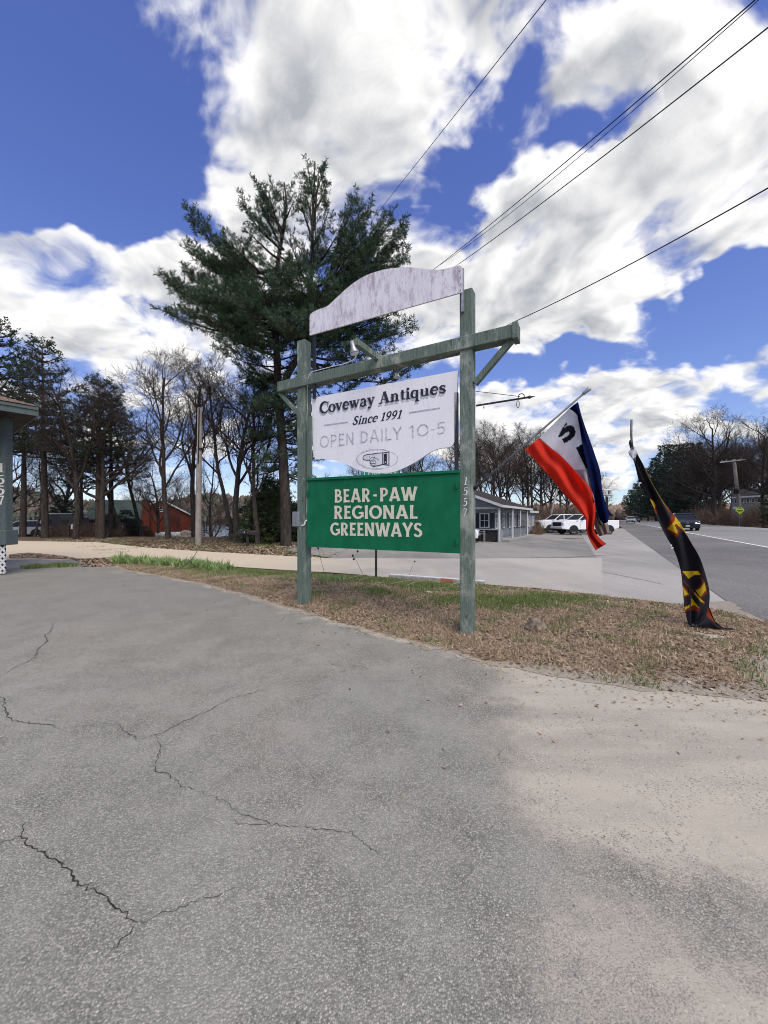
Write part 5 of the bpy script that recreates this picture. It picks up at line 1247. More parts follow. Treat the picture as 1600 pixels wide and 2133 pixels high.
# dark split-rail fence by the house
fn = thing('rail_fence', 'dark wooden rail fence between the brick house and the utility pole', 'fence', tuple(gp_(g1, hz)))
for k in range(3):
    q = g1 + Vector((.2 + k * .75, .3, 0)); mb = MB(); mb.beam(gp_(q, hz), gp_(q, P(0, 1093, D).z), .1, .1); obj('fence_post', mb, M['dark_wall'], fn)
for k in range(4):
    z = P(0, 1096 + k * 5, D).z; q = g1 + Vector((.1, .25, 0)); mb = MB(); mb.beam(gp_(q, z), gp_(q + Vector((1.7, .1, 0)), z), .04, .1); obj('rail', mb, M['dark_wall'], fn)
# two white propane tanks (rounded) in the yard
for px, lab in ((339, 'white fuel tank lying left of the forked bare trunk'), (367, 'white fuel tank lying right of the forked bare trunk')):
    c = P(px, 1115, 40); t = thing('fuel_tank', lab, 'tank', (c.x, c.y, c.z - .35), group='white fuel tanks by the brick house')
    mb = MB(); mb.tube([c + Vector((dx_, 0, 0)) for dx_ in (-.72, -.66, -.5, .5, .66, .72)], [.1, .27, .36, .36, .27, .1], 12); obj('barrel', mb, M['window_white'], t, smooth=True)
    for dx_ in (-.4, .4): mb = MB(); mb.box(c + Vector((dx_, 0, -.40)), (.1, .4, .5)); obj('foot', mb, M['concrete_grey'], t)
c = P(394, 1124, 31); mb = MB()
def rock(nm, label, c, r, mat, seed, flat_=.6, cat='rock', group=None):
    rr = random.Random(seed); bm = bmesh.new(); bmesh.ops.create_icosphere(bm, subdivisions=3, radius=1.0)
    ph = [rr.uniform(0, 6) for _ in range(6)]
    for v in bm.verts:
        n = v.co.normalized(); k = 1 + .16 * math.sin(3 * n.x + ph[0]) + .13 * math.sin(4 * n.y + ph[1]) + .1 * math.sin(5 * n.z + ph[2]) + .07 * math.sin(9 * n.x + 7 * n.y + ph[3]) + rr.gauss(0, .02)
        v.co = Vector((n.x * r[0] * k, n.y * r[1] * k, max(-.5, n.z) * r[2] * k))
    me = bpy.data.meshes.new(nm); bm.to_mesh(me); bm.free(); o = link(nm, me, mat); o.location = c; tag(o, label, cat, group); return o
rock('boulder', 'pale boulder at the driveway edge left of the utility pole', Vector((P(392, 1120, 33).x, 33, .12)), (.5, .4, .42), M['pale_stone'], 5)

# far right house behind the trees
D = 60
fh_ = thing('distant_house', 'grey house with a row of windows half hidden in the trees at far right', 'house', tuple(P(1545, 1085, D)))
def fx(px, D=D): return (px - CX) / F * D
f0 = Vector((fx(1524), D, 0)); f1 = Vector((fx(1610, D - 3), D - 3, 0)); fa = (f1 - f0).normalized(); fnn = Vector((fa.y, -fa.x, 0))
mb = MB(); wall_quad(mb, f0[:2], f1[:2], P(0, 1088, D).z, P(0, 1037, D).z, .3, (-fnn)[:2]); obj('wall', mb, M['grey_siding'], fh_)
mb = MB(); mb.prism([gp_(f0 + fnn * .4, P(0, 1037, D).z), gp_(f1 + fnn * .4, P(0, 1034, D).z), gp_(f1 - fnn * 3.5, P(0, 1018, D).z), gp_(f0 - fnn * 3.5, P(0, 1020, D).z)], Vector((0, 0, .15))); obj('roof', mb, M['shingles'], fh_)
mb = MB(); mb.beam(gp_(f0 + fnn * .42, P(0, 1037, D).z), gp_(f1 + fnn * .42, P(0, 1034, D).z), .05, .22); obj('fascia', mb, M['white_trim'], fh_)
for px in (1530, 1540, 1548, 1556, 1564, 1574, 1588): q = f0 + fa * ((px - 1524) / F * D * 1.02); window(fh_, gp_(q, P(0, 1044, D).z), fa[:2], fnn[:2], .34, .6, panes=(1, 2))
mb = MB(); mb.prism([gp_(f0 + fnn * .31 + fa * .2, P(0, 1060, D).z), gp_(f0 + fnn * .31 + fa * .9, P(0, 1060, D).z), gp_(f0 + fnn * .31 + fa * .9, P(0, 1056, D).z), gp_(f0 + fnn * .31 + fa * .2, P(0, 1056, D).z)], fnn * .05); obj('ledge', mb, M['window_white'], fh_)

# ------------------------------------------------------------------ porch at the left edge
pz = .13
porch = thing('porch_building', 'corner of a grey green porch with brown shingle roof, numbered post and white lattice skirt', 'building', (P(11, 0, 9.7).x, 9.7, pz))
pc = Vector((P(11, 0, 9.7).x, 9.7, 0)); rx = Vector((-.67, -.74, 0)).normalized(); ry = Vector((rx.y, -rx.x, 0)); 
if ry.y < 0: ry = -ry
# post
def pzz(y, D=9.65): return EYE + (HY - y) / F * D
mb = MB(); mb.beam(gp_(pc, pzz(1110)), gp_(pc, pzz(866)), .20, .20, up=(0, -1, 0)); obj('porch_post', mb, M['green_trim'], porch, bevel=.006)
mb = MB(); mb.beam(gp_(pc, pzz(1135)), gp_(pc, pzz(1104)), .34, .34, up=(0, -1, 0)); obj('post_base', mb, M['green_trim'], porch, bevel=.01)
mb = MB(); q = pc + Vector((-.35, .05, 0)); mb.box(gp_(q + Vector((-.9, .1, 0)), (pzz(1133) + pzz(1110)) / 2), (2.0, .3, pzz(1110) - pzz(1133))); obj('deck_sill', mb, M['green_trim'], porch)
for k, ch in enumerate('1557'):
    wd, strokes = SERIF[ch]; st = [(pts, ([w * .95 for w in ws] if not isinstance(ws, (int, float)) else ws * .95)) for pts, ws in strokes]
    c = gp_(pc + Vector((.0, -.101, 0)), pzz((974, 999, 1021, 1042)[k], 9.6))
    obj('house_number', ribbon_strokes(st, lambda gx, gy, d, c=c, wd=wd: c + Vector(((gx - wd / 2) * .30, -d, (gy - .5) * .235)), .008), M['digit_cream'], porch)
# lattice skirt: crossing slats
zt, zb_ = pzz(1136), pzz(1194)
for sgn in (-1, 1):
    x0 = pc.x - 1.9; x1 = pc.x + .10; h = zt - zb_; k = -h
    xx = x0 - h
    while xx < x1:
        a = Vector((xx, 0, zb_)); b = Vector((xx + h, 0, zt))
        # clip to x0..x1
        t0 = max(0, (x0 - xx) / h); t1 = min(1, (x1 - xx) / h)
        if t1 - t0 > .04:
            p = a.lerp(b, t0); q = a.lerp(b, t1)
            if sgn < 0: p.x = x0 + x1 - p.x; q.x = x0 + x1 - q.x
            p.y = q.y = pc.y - .10 + sgn * .008
            mb = MB(); mb.beam(p, q, .05, .012, up=(0, -1, 0)); obj('lattice_slat', mb, M['window_white'], porch)
        xx += .155
mb = MB(); mb.box((pc.x - 1.15, pc.y + .25, (zt + zb_) / 2), (1.8, .05, zt - zb_)); obj('skirt_backing', mb, M['dark_wall'], porch)
mb = MB(); mb.box((pc.x - 1.75, pc.y + .6, (pzz(866) + pzz(1110)) / 2), (2.0, .1, pzz(866) - pzz(1110))); obj('wall', mb, M['dark_wall'], porch)
# roof: fascia boards, shingled slope, dark soffit
RC = Vector((P(80, 0, 9.5).x, 9.5, 0)); e1 = Vector((-.62, -.78, 0)).normalized(); e2 = Vector((-.78, .62, 0))
zt0 = EYE + (HY - 849) / F * 9.5; fh2 = .215
def rp(a, b, z): q = RC + e1 * a + e2 * b; return Vector((q.x, q.y, z))
mb = MB(); mb.beam(rp(0, 0, zt0 - fh2 / 2), rp(5, 0, zt0 - fh2 / 2), .04, fh2); obj('fascia', mb, M['green_trim'], porch)
mb = MB(); mb.beam(rp(0, 0, zt0 - .04), rp(5, 0, zt0 - .04), .09, .07); obj('drip_board', mb, M['green_trim'], porch)
mb = MB(); mb.beam(rp(0.02, .02, zt0 - fh2 / 2), rp(0.02, 5, zt0 - fh2 / 2), .04, fh2); obj('fascia', mb, M['green_trim'], porch)
mb = MB(); mb.prism([rp(.03, .03, zt0 - fh2 + .01), rp(5, .03, zt0 - fh2 + .01), rp(5, 5, zt0 - fh2 + .01), rp(.03, 5, zt0 - fh2 + .01)], Vector((0, 0, .03))); obj('soffit', mb, M['dark_wall'], porch)
nr_ = 7
slope = .36
for k in range(nr_):                                   # courses of shingles, hipped to the corner
    b0 = k * .14 - .06; b1 = b0 + .17; z0 = zt0 + .012 + max(0, k) * .14 * slope
    a = b0
    j = 0; x_ = b0 - .0
    while x_ < 4.6:
        w_ = R.uniform(.26, .32); mb = MB(); dz_ = R.uniform(0, .006)
        mb.prism([rp(x_, b0, z0 + dz_), rp(x_ + w_ - .008, b0, z0 + dz_), rp(x_ + w_ - .008, b1, z0 + .17 * slope + dz_ - .012), rp(x_ + (b1 - b0 if j == 0 else 0), b1, z0 + .17 * slope + dz_ - .012)], Vector((0, 0, .012)))
        obj('shingle', mb, M['brown_shingles'], porch); x_ += w_; j += 1
mb = MB(); mb.prism([rp(0, 0, zt0), rp(5, 0, zt0), rp(5, 5, zt0 + 5 * slope - .03), ], Vector((0, 0, -.02))); obj('roof', mb, M['brown_shingles'], porch)
mb = MB(); mb.prism([rp(0, 0, zt0), rp(5, 5, zt0 + 5 * slope - .03), rp(0, 5, zt0)], Vector((0, 0, -.02))); obj('roof', mb, M['brown_shingles'], porch)

# ------------------------------------------------------------------ poles, wires, signs, street furniture
def pole(name, label, base, top, r0, r1, mat='pole_wood', cat='utility pole', group=None):
    t = thing(name, label, cat, tuple(base), group=group); mb = MB(); b = Vector(base); tp = Vector(top)
    mb.tube([b - Vector((0, 0, .4)), b, b.lerp(tp, .5), tp], [r0, r0, (r0 + r1) / 2, r1], 12); obj('shaft', mb, M[mat], t, smooth=True); return t
D = 21.0; b_ = Vector(((413 - CX) / F * D, D, float(base_h((413 - CX) / F * D, D)))); tp_ = P(416, 850, D)
up = pole('utility_pole', 'pale utility pole standing at the edge of the side road between bare trees', b_, tp_, .17, .11, group='wooden utility poles')
mb = MB(); mb.box(P(418, 935, D - .05), (.12, .2, .1)); obj('cable_clamp', mb, M['dark_trim'], up)
mb = MB(); mb.tube([P(413, 965, D - .18), P(415, 850, D - .14)], .03, 6); obj('cable_riser', mb, M['dark_trim'], up)
D = 56.0; b_ = Vector(((1544 - CX) / F * D, D, .35)); tp_ = P(1529, 957, D)
up2 = pole('utility_pole', 'weathered utility pole with a pale crossarm across the highway', b_, tp_, .26, .20, group='wooden utility poles')
mb = MB(); mb.beam(P(1500, 963, D - .2), P(1553, 957, D - .2), .14, .16); obj('crossarm', mb, M['white_trim'], up2)
for px, py in ((1504, 961), (1513, 960), (1545, 956)): mb = MB(); q = P(px, py, D - .2); mb.tube([q, q + Vector((0, 0, .22))], [.05, .035], 6); obj('insulator', mb, M['galv'], up2)
mb = MB(); mb.tube([P(1533, 1020, D - .1), P(1534, 1028, D - .1)], .36, 8); obj('cable_collar', mb, M['dark_trim'], up2)
D = 46.0; bb_ = P(1142, 1093, D); pole('leaning_pole', 'leaning bare wooden pole between the motel and the white pickups', bb_, P(1160, 1020, D), .16, .11, group='wooden utility poles')
# street light arm in the far trees
sl = pole('street_light', 'thin grey street light pole with a short arm among the far roadside trees', P(1487, 1085, 74), P(1492, 990, 74), .07, .05, 'pole_wood', 'street light')
mb = MB(); mb.tube([P(1492, 985, 74), P(1488, 983, 73.5), P(1484, 983.5, 73)], .05, 6); obj('arm', mb, M['galv'], sl); mb = MB(); mb.box(P(1488, 983.5, 73), (.8, .3, .12)); obj('lamp_head', mb, M['concrete'], sl)
def wire(pts, r, label, sag=0.0, name='overhead_cable', group='overhead cables', n=22):
    a, b = [Vector(p) for p in pts]; mb = MB()
    q = [a.lerp(b, k / n) - Vector((0, 0, sag * 4 * (k / n) * (1 - k / n))) for k in range(n + 1)]
    mb.tube(q, r, 5); o = obj(name, mb, M['cable']); tag(o, label, 'cable', group); return o
wire((P(1185, -60, 9), P(745, 496, 30)), .012, 'thin overhead cable running from the top edge down behind the big pine', .0)
wire((P(1640, -58, 7), P(905, 560, 21)), .014, 'upper overhead cable passing over the arched board, left strand of the twisted pair', .12)
wire((P(1625, -40, 7), P(907, 558, 21)), .009, 'slack strand loosely wrapped along the upper overhead cable', .30)
wire((P(1660, 10, 7), P(957, 549, 19)), .015, 'second overhead cable meeting the top of the right sign post', .10)
wire((P(1680, 346, 6), P(1070, 671, 12.5)), .013, 'lowest overhead cable reaching the right end of the sign crossbeam', .10)
wire((P(905, 560, 21), P(415, 860, 21.2)), .011, 'dark cable seen under the arched board running on towards the pale utility pole', .25)
wire((P(1070, 671, 12.5), P(418, 935, 20.9)), .011, 'cable running behind the sign frame to the clamp on the pale utility pole', .35)
wire((P(957, 549, 19), P(416, 854, 21)), .010, 'upper cable joining the top of the pale utility pole', .2)
wire((P(413, 935, 20.9), P(0, 1030, 26)), .010, 'thin cable crossing left through the bare trees', .3)
wire((P(413, 925, 20.9), P(-30, 1005, 26)), .009, 'upper of the two thin cables crossing left through the bare trees', .2)
wire((P(1534, 1026, 55.9), P(1300, 1056, 95)), .05, 'sagging roadside cable going away along the highway trees', 3.0)
wire((P(1536, 1026, 55.9), P(1700, 1016, 40)), .045, 'dark cable leaving the crossarm pole towards the right edge', .5)
wire((P(1536, 1018, 55.9), P(1700, 1014, 40)), .02, 'thin upper cable leaving the crossarm pole towards the right edge', .2)
# street name sign behind the board
D = 9.1; gx0 = (783.5 - CX) / F * D; gz = float(base_h(gx0, D))
ss = thing('street_sign', 'small green street name sign on a black post behind the sign boards', 'street sign', (gx0, D, gz))
mb = MB(); mb.beam((gx0, D, gz - .2), (gx0, D, P(0, 992, D).z), .055, .055, up=(0, 1, 0)); obj('post', mb, M['black_metal'], ss)
mb = MB(); mb.prism([P(755, 996, D), P(832, 996, D), P(832, 978, D), P(755, 978, D)], Vector((0, .01, 0))); pn = obj('name_plate', mb, simple('street_green', (.02, .20, .13), None, rough=.4), ss)
tx0 = P(758, 0, D).x; x_ = 0
for ch in 'COVE WAY':
    wd, strokes = PLAIN[ch]
    if strokes: obj('letter', ribbon_strokes(strokes, lambda gx, gy, d, x_=x_: Vector((tx0 + (x_ + gx) * .138, D - d, P(0, 993.5, D).z + gy * .15)), .003), M['window_white'], pn)
    x_ += wd
# kerb block on the far edge of the island
k0 = GV(812, 1203); k1 = GV(955, 1214); ku = (k1 - k0).normalized()
kb = thing('kerb_block', 'long low kerb block with a whitewashed top and an orange patch behind the sign', 'kerb', tuple(k0))
mb = MB(); mb.beam(k0 + Vector((0, 0, .03)), k1 + Vector((.6 * ku.x, .6 * ku.y, .02)), .16, .10); obj('block', mb, M['concrete_grey'], kb, bevel=.012)
mb = MB(); mb.beam(k0 + Vector((0, 0, .084)), k1 + Vector((.6 * ku.x, .6 * ku.y, .074)), .15, .012); obj('white_top', mb, M['concrete'], kb)
q0 = k0.lerp(k1, .76); q1 = k0.lerp(k1, .93); mb = MB(); mb.beam(q0 + Vector((0, 0, .036)), q1 + Vector((0, 0, .034)), .17, .112); obj('orange_patch', mb, M['orange_patch'], kb)
# yellow-green warning sign
D = 30.0
D = 54; wsb = Vector(((1541 - CX) / F * D, D, .35)); ws_ = thing('warning_sign', 'fluorescent yellow green diamond warning sign with black arrows across the highway', 'road sign', tuple(wsb))
c = P(1541.5, 1062.5, D); hw = 9.8 / F * D * 1.0; hh = 9.5 / F * D
mb = MB(); mb.beam(wsb, P(1541.5, 1058, D) + Vector((0, .04, 0)), .07, .05, up=(0, 1, 0)); obj('post', mb, M['galv'], ws_)
mb = MB(); mb.prism([c + Vector((-hw, 0, 0)), c + Vector((0, 0, -hh)), c + Vector((hw, 0, 0)), c + Vector((0, 0, hh))], Vector((0, .02, 0))); dm = obj('panel', mb, M['yellow_green'], ws_)
def blk(pts): mb = MB(); mb.prism([c + Vector((x * hw, -.008, z * hh)) for x, z in pts], Vector((0, .006, 0))); obj('symbol', mb, M['dark_trim'], dm)
blk([(-.12, .52), (.12, .52), (.12, .70), (.25, .70), (0, .92), (-.25, .70), (-.12, .70)]); blk([(-.28, .32), (.28, .32), (.28, .42), (-.28, .42)])
blk([(-.62, -.1), (-.38, .08), (-.38, -.03), (.38, -.03), (.38, .08), (.62, -.1), (.38, -.28), (.38, -.17), (-.38, -.17), (-.38, -.28)]); blk([(-.34, -.34), (-.08, -.34), (-.08, -.26), (-.34, -.26)]); blk([(.08, -.34), (.34, -.34), (.34, -.26), (.08, -.26)])
# pylon sign far along the shoulder
D = 62; pb = Vector(((1264 - CX) / F * D, D, .0)); py_ = thing('pylon_sign', 'white and grey pylon sign with a rounded top on a dark post beyond the pickups', 'sign', tuple(pb))
mb = MB(); mb.beam(pb, P(1264, 1034, D), .28, .28); obj('post', mb, M['dark_trim'], py_)
mb = MB(); c = P(1268, 1026, D); mb.box(P(1266, 1026, D), (1.35, .22, 1.05)); obj('cabinet', mb, M['concrete'], py_, bevel=.1)
mb = MB(); mb.tube([P(1266, 1026, D) + Vector((math.cos(a) * .45, -.125, math.sin(a) * .42)) for a in np.linspace(0, 6.28, 17)], .035, 5, cap=False); obj('emblem_ring', mb, M['galv'], py_)
mb = MB(); mb.box(P(1267.5, 1026, D) + Vector((0, -.13, 0)), (.2, .05, .55)); obj('emblem', mb, M['shutter'], py_)
mb = MB()
for a, b in (((1255, 1037.5), (1274.5, 1037.5)), ((1274.5, 1037.5), (1274.5, 1021)), ((1270, 1021), (1274.5, 1021))): mb.beam(P(*a, D), P(*b, D), .09, .09, up=(0, 1, 0))
obj('frame', mb, M['galv'], py_)
mb = MB(); mb.box(P(1266, 1075, 75), (4, 3, 3.4)); 
# white storage box seen behind the flag tip
# mailboxes
def mailbox(name, label, c, rz, s, group):
    t = thing(name, label, 'mailbox', tuple(c), rz, group); pr = [(-.5, 0), (.5, 0), (.5, .3)] + [(.5 * math.cos(a), .3 + .28 * math.sin(a)) for a in np.linspace(.15, 3.0, 8)] + [(-.5, .3)]
    mb = MB(); mb.prism([(y * s * .45, -s * .62, z * s) for y, z in pr], Vector((0, s * 1.24, 0))); obj('box', mb, M['black_metal'], t, world=False)
    mb = MB(); mb.box((0, -s * .635, s * .28), (s * .12, .01, s * .12)); obj('number_plate', mb, M['window_white'], t, world=False)
    mb = MB(); mb.box((s * .25, s * -.1, s * .45), (.015, s * .3, .03)); obj('flag', mb, M['tail_lamp'], t, world=False); return t
D = 20.0; mz = float(base_h((516 - CX) / F * D, D)) - .05; mx = (516 - CX) / F * D
mp_ = thing('mailbox_post', 'short timber post carrying two black mailboxes beside the side road', 'post', (mx, D, mz))
mb = MB(); mb.beam((mx, D, mz - .2), (mx, D, mz + .66), .12, .12); obj('upright', mb, M['dark_wall'], mp_); mb = MB(); mb.beam((mx - .55, D, mz + .62), (mx + .45, D, mz + .62), .12, .05); obj('shelf', mb, M['dark_wall'], mp_)
mailbox('mailbox', 'left black mailbox with a small white number on the timber post', (mx - .32, D, mz + .65), .9, .42, 'black mailboxes on one post'); mailbox('mailbox', 'right black mailbox on the timber post, tilted a little lower', (mx + .22, D, mz + .64), -.7, .36, 'black mailboxes on one post')
# small notice sign at left
D = 29; nx_ = (155 - CX) / F * D; nz = float(base_h(nx_, D)); ns_ = thing('notice_sign', 'small pale notice board on a dark post under the pines', 'sign', (nx_, D, nz)); 
mb = MB(); mb.beam((nx_ - .4, D, nz - .1), (nx_ - .4, D, P(0, 1094, D).z), .07, .07); obj('post', mb, M['dark_wall'], ns_)
mb = MB(); mb.box(P(155, 1097, D), (.48, .04, .32)); pl_ = obj('panel', mb, M['concrete'], ns_)
for k in range(2): mb = MB(); mb.box(P(155, 1095.5 + 3 * k, D) + Vector((0, -.024, 0)), (.3, .004, .035)); obj('text_line', mb, M['shutter'], pl_)
# stones and small things on the island
def on_island(px, py, lift=0.0):
    x, y = G(px, py); z = float(island_z(x, y)[0]); return Vector((x, y, z + lift))
rock('rock', 'brown flat topped rock lying in the dry grass right of the sign post', on_island(1114, 1318, .03), (.15, .12, .12), M['stone'], 3)
rock('stone', 'flat pale stone in the dirt in front of the banner tail', on_island(1480, 1332, 0), (.17, .08, .03), M['pale_stone'], 9, group='pale stones in the dirt')
rock('stone', 'small pale stone left of the flat one near the banner', on_island(1455, 1328, 0), (.07, .05, .025), M['pale_stone'], 10, group='pale stones in the dirt')
rock('stone', 'cream coloured stone in the litter under the green board', on_island(893, 1245, 0.01), (.07, .05, .045), M['pale_stone'], 11, group='pale stones in the dirt')
rock('dirt_clod', 'dark clod of leaf litter at the left foot of the left post', on_island(597, 1236, 0), (.16, .12, .06), M['litter'], 12, cat='clod')

# ------------------------------------------------------------------ trees
def bare_tree_mesh(seed, H, r0, fork=.35, lean=0.0, spread=.62, limbs=9, density=1.0, twig_r=.008, crown_w=.36):
    r = random.Random(seed); trunk = MB(); crown = MB()
    def grow(p, d, rad, Lg, lvl):
        n = {0: 9, 1: 7, 2: 5, 3: 4, 4: 2}[lvl]; pts = [p.copy()]; rs = [rad]; dd = d.copy(); st = Lg / n
        for k in range(n):
            j = {0: .07, 1: .17, 2: .22, 3: .26, 4: .3}[lvl]
            dd = dd + Vector((r.gauss(0, j), r.gauss(0, j), r.gauss(0, j * .7) + {0: .05, 1: .10, 2: .10, 3: .06, 4: .03}[lvl])); dd.normalize()
            pts.append(pts[-1] + dd * st); f = (k + 1) / n
            rs.append(max(rad * (1 - f * (.75 if lvl == 0 else .85)), twig_r * .6))
        (trunk if lvl <= 1 else crown).tube(pts, rs, {0: 9, 1: 6, 2: 4, 3: 3, 4: 3}[lvl], cap=False)
        if lvl == 4: return
        cnt = {0: limbs, 1: 7, 2: 6, 3: 5}[lvl]; cnt = max(2, int(round(cnt * (density if lvl >= 2 else 1) * r.uniform(.85, 1.15))))
        lo = {0: fork, 1: .22, 2: .15, 3: .15}[lvl]
        for c in range(cnt):
            f = lo + (1 - lo) * ((c + r.random()) / cnt); f = min(f, .99); x = f * n; i = int(x); q = pts[i].lerp(pts[i + 1], x - i); ax = (pts[i + 1] - pts[i]).normalized()
            sd = ax.orthogonal().normalized(); sd.rotate(Matrix.Rotation(c * 2.4 + r.uniform(-.6, .6), 3, ax))
            ang = r.uniform(.45, .95) * ({0: spread / .62, 1: 1, 2: 1.0, 3: 1.0}[lvl]); nd = ax * math.cos(ang) + sd * math.sin(ang)
            base = rs[i] * r.uniform(.5, .72)
            ln = {0: H * crown_w * (1.25 - .75 * f), 1: Lg * .46 * (1.2 - .6 * f), 2: Lg * .5, 3: Lg * .55}[lvl] * r.uniform(.75, 1.2)
            grow(q, nd, max(base, twig_r), ln, lvl + 1)
    grow(Vector((0, 0, -.25)), Vector((lean, 0, 1)).normalized(), r0, H * .86, 0)
    return trunk, crown
def proto_bare(seed, H, r0, bark='bark', **kw):
    tr, cw = bare_tree_mesh(seed, H, r0, **kw)
    a = tr.mesh('trunk', True); b = cw.mesh('crown', False); a.materials.append(M[bark]); b.materials.append(M['twig']); return a, b
def place_tree(proto, loc, rz=0, s=1.0, zs=1.0, label=None, group=None, name='bare_tree', cat='tree', tilt=(0, 0)):
    t = thing(name, label, cat, loc, rz, group); t.scale = (s, s, s * zs); t.rotation_euler = (tilt[0], tilt[1], rz)
    for nm, me in zip(('trunk', 'crown'), proto): o = bpy.data.objects.new(nm, me); COL.objects.link(o); o.parent = t
    return t
def tufts(C, A, K, Lm, Wd, spread=.75):               # fans of needles at points C along axes A
    n = len(C); C = np.repeat(np.asarray(C, float), K, 0); A = np.repeat(np.asarray(A, float), K, 0)
    rnd = NR.normal(size=(n * K, 3)); rnd /= np.linalg.norm(rnd, axis=1)[:, None]
    d = A * .55 + rnd * spread + np.array([0, 0, .12]); d /= np.linalg.norm(d, axis=1)[:, None]
    s = np.cross(d, NR.normal(size=(n * K, 3))); s /= np.linalg.norm(s, axis=1)[:, None]
    L_ = NR.uniform(.7, 1.2, (n * K, 1)) * Lm; w = NR.uniform(.7, 1.3, (n * K, 1)) * Wd
    C = C - A * .03
    V = np.stack([C + s * w * .25, C - s * w * .25, C + d * L_ * .6 - s * w, C + d * L_, C + d * L_ * .6 + s * w], 1).reshape(-1, 3)
    b = np.arange(n * K)[:, None] * 5
    Fc = np.concatenate([b + np.array([[0, 1, 2]]), b + np.array([[0, 2, 4]]), b + np.array([[4, 2, 3]])], 0)
    return V, Fc
def limb_growth(r, mb, C, A, p0, p1, rad, droop=.1, rise=.25, sec=.55, tuft_step=.22, density=1.0, start=.28, secr=.34):
    p0 = Vector(p0); p1 = Vector(p1); Lg = (p1 - p0).length; d = (p1 - p0); n = max(5, int(Lg / .45)); pts = []
    sd = d.cross(Vector((0, 0, 1))); sd = sd.normalized() if sd.length > .01 else Vector((1, 0, 0)); wob = [r.gauss(0, .035) * Lg for _ in range(4)]
    for k in range(n + 1):
        t = k / n; q = p0 + d * t; q.z -= (math.sin(math.pi * t) * droop) * Lg * .6; q += sd * (math.sin(t * 5 + wob[0] * 9) * wob[1]) * math.sin(math.pi * t); q.z += math.sin(7 * t + wob[2] * 20) * wob[3] * .4 * math.sin(math.pi * t)
        pts.append(q)
    mb.tube(pts, [max(.012, rad * (1 - .88 * k / n)) for k in range(n + 1)], 5, cap=False)
    ns = max(3, int(Lg / sec * density * 1.9))
    for c in range(ns):
        t = start + (1 - start) * (c + r.random()) / ns; x = min(t, .995) * n; i = min(int(x), n - 1); q = pts[i].lerp(pts[i + 1], x - i); ax = (pts[i + 1] - pts[i]).normalized()
        lat = ax.cross(Vector((0, 0, 1))); lat = lat.normalized() if lat.length > .05 else ax.orthogonal().normalized()
        s_ = 1 if c % 2 else -1; nd = (ax * r.uniform(.5, 1.0) + lat * s_ * r.uniform(.4, 1.0) + Vector((0, 0, r.uniform(-.08, .45)))).normalized()
        L2 = min(secr * Lg, 1.9) * (1.15 - .75 * t) * r.uniform(.6, 1.2) + .25; m = max(3, int(L2 / .3)); q2 = [q]; dd = nd
        for k in range(m): dd = (dd + Vector((r.gauss(0, .12), r.gauss(0, .12), r.gauss(.06, .08)))).normalized(); q2.append(q2[-1] + dd * (L2 / m))
        mb.tube(q2, [max(.006, .022 * (1 - k / m)) for k in range(m + 1)], 3, cap=False)
        for k in range(max(2, int(L2 / .26))):
            tt = .25 + .75 * (k + r.random()) / max(2, int(L2 / .26)); xx = min(tt, .99) * m; j = min(int(xx), m - 1); b = q2[j].lerp(q2[j + 1], xx - j); a2 = (q2[j + 1] - q2[j]).normalized()
            la = a2.cross(Vector((r.gauss(0, .4), r.gauss(0, .4), 1))).normalized() * (1 if k % 2 else -1); td = (a2 * .8 + la * .8 + Vector((0, 0, r.uniform(0, .5)))).normalized(); L3 = r.uniform(.18, .42)
            mb.tube([b, b + td * L3], [.006, .004], 3, cap=False)
            for f in ((1.0,) if tuft_step > .3 else (.55, 1.0)):
                C.append(tuple(b + td * L3 * f)); A.append(tuple(td))
        C.append(tuple(q2[-1])); A.append(tuple(dd)); C.append(tuple(q2[-1] - dd * .16)); A.append(tuple(dd))
    C.append(tuple(pts[-1])); A.append(tuple((pts[-1] - pts[-2]).normalized()))
def pine_proto(seed, H, r0, crown_from, width, tuftK=6, tl=.24, tw=.03, needles='dark_needles', top_narrow=.35, dens=.8, plates=True):
    r = random.Random(seed); tr = MB(); wob = [r.uniform(-.25, .25) for _ in range(4)]
    tp = [Vector((math.sin(t * 3 + wob[0]) * wob[1] * .6, math.sin(t * 4 + wob[2]) * wob[3] * .6, -.3 + t * (H + .3))) for t in np.linspace(0, 1, 14)]
    tr.tube(tp, [max(.02, r0 * (1.12 if k == 0 else 1) * (1 - .93 * (k / 13) ** 1.15)) for k in range(14)], 10, cap=False)
    C, A = [], []; z = crown_from * H
    cw = MB()
    while z < H * .985:
        t = (z / H - crown_from) / (1 - crown_from); prof = (math.sin(math.pi * min(1, .25 + t * .75)) ** .7) * (1 - t * (1 - top_narrow)); k_ = r.choice((3, 4, 4, 5)); a0 = r.uniform(0, 6.28)
        for c in range(k_):
            a = a0 + c * 6.283 / k_ + r.uniform(-.35, .35); Lg = width * prof * r.uniform(.55, 1.15) + .4; i = min(12, int(z / H * 13)); b = tp[i].lerp(tp[i + 1], z / H * 13 - i)
            e = b + Vector((math.cos(a) * Lg, math.sin(a) * Lg, Lg * (.02 + .55 * t + r.uniform(-.1, .15)))); limb_growth(r, cw, C, A, b, e, .05 + .018 * Lg, droop=.12, density=dens * 1.3, tuft_step=.4, start=.30)
        z += r.uniform(.5, .95) * (H / 16)
    for f in (0, .25, .5): C.append((tp[-1].x, tp[-1].y, tp[-1].z - f)); A.append((0, 0, 1))
    V, Fc = tufts(C, A, tuftK, tl, tw); a = tr.mesh('trunk', True); a.materials.append(M['bark']); cw.mesh
    b = cw.mesh('branches', False); b.materials.append(M['bark']); f = np_mesh('foliage', V, Fc); f.materials.append(M[needles]); return a, b, f
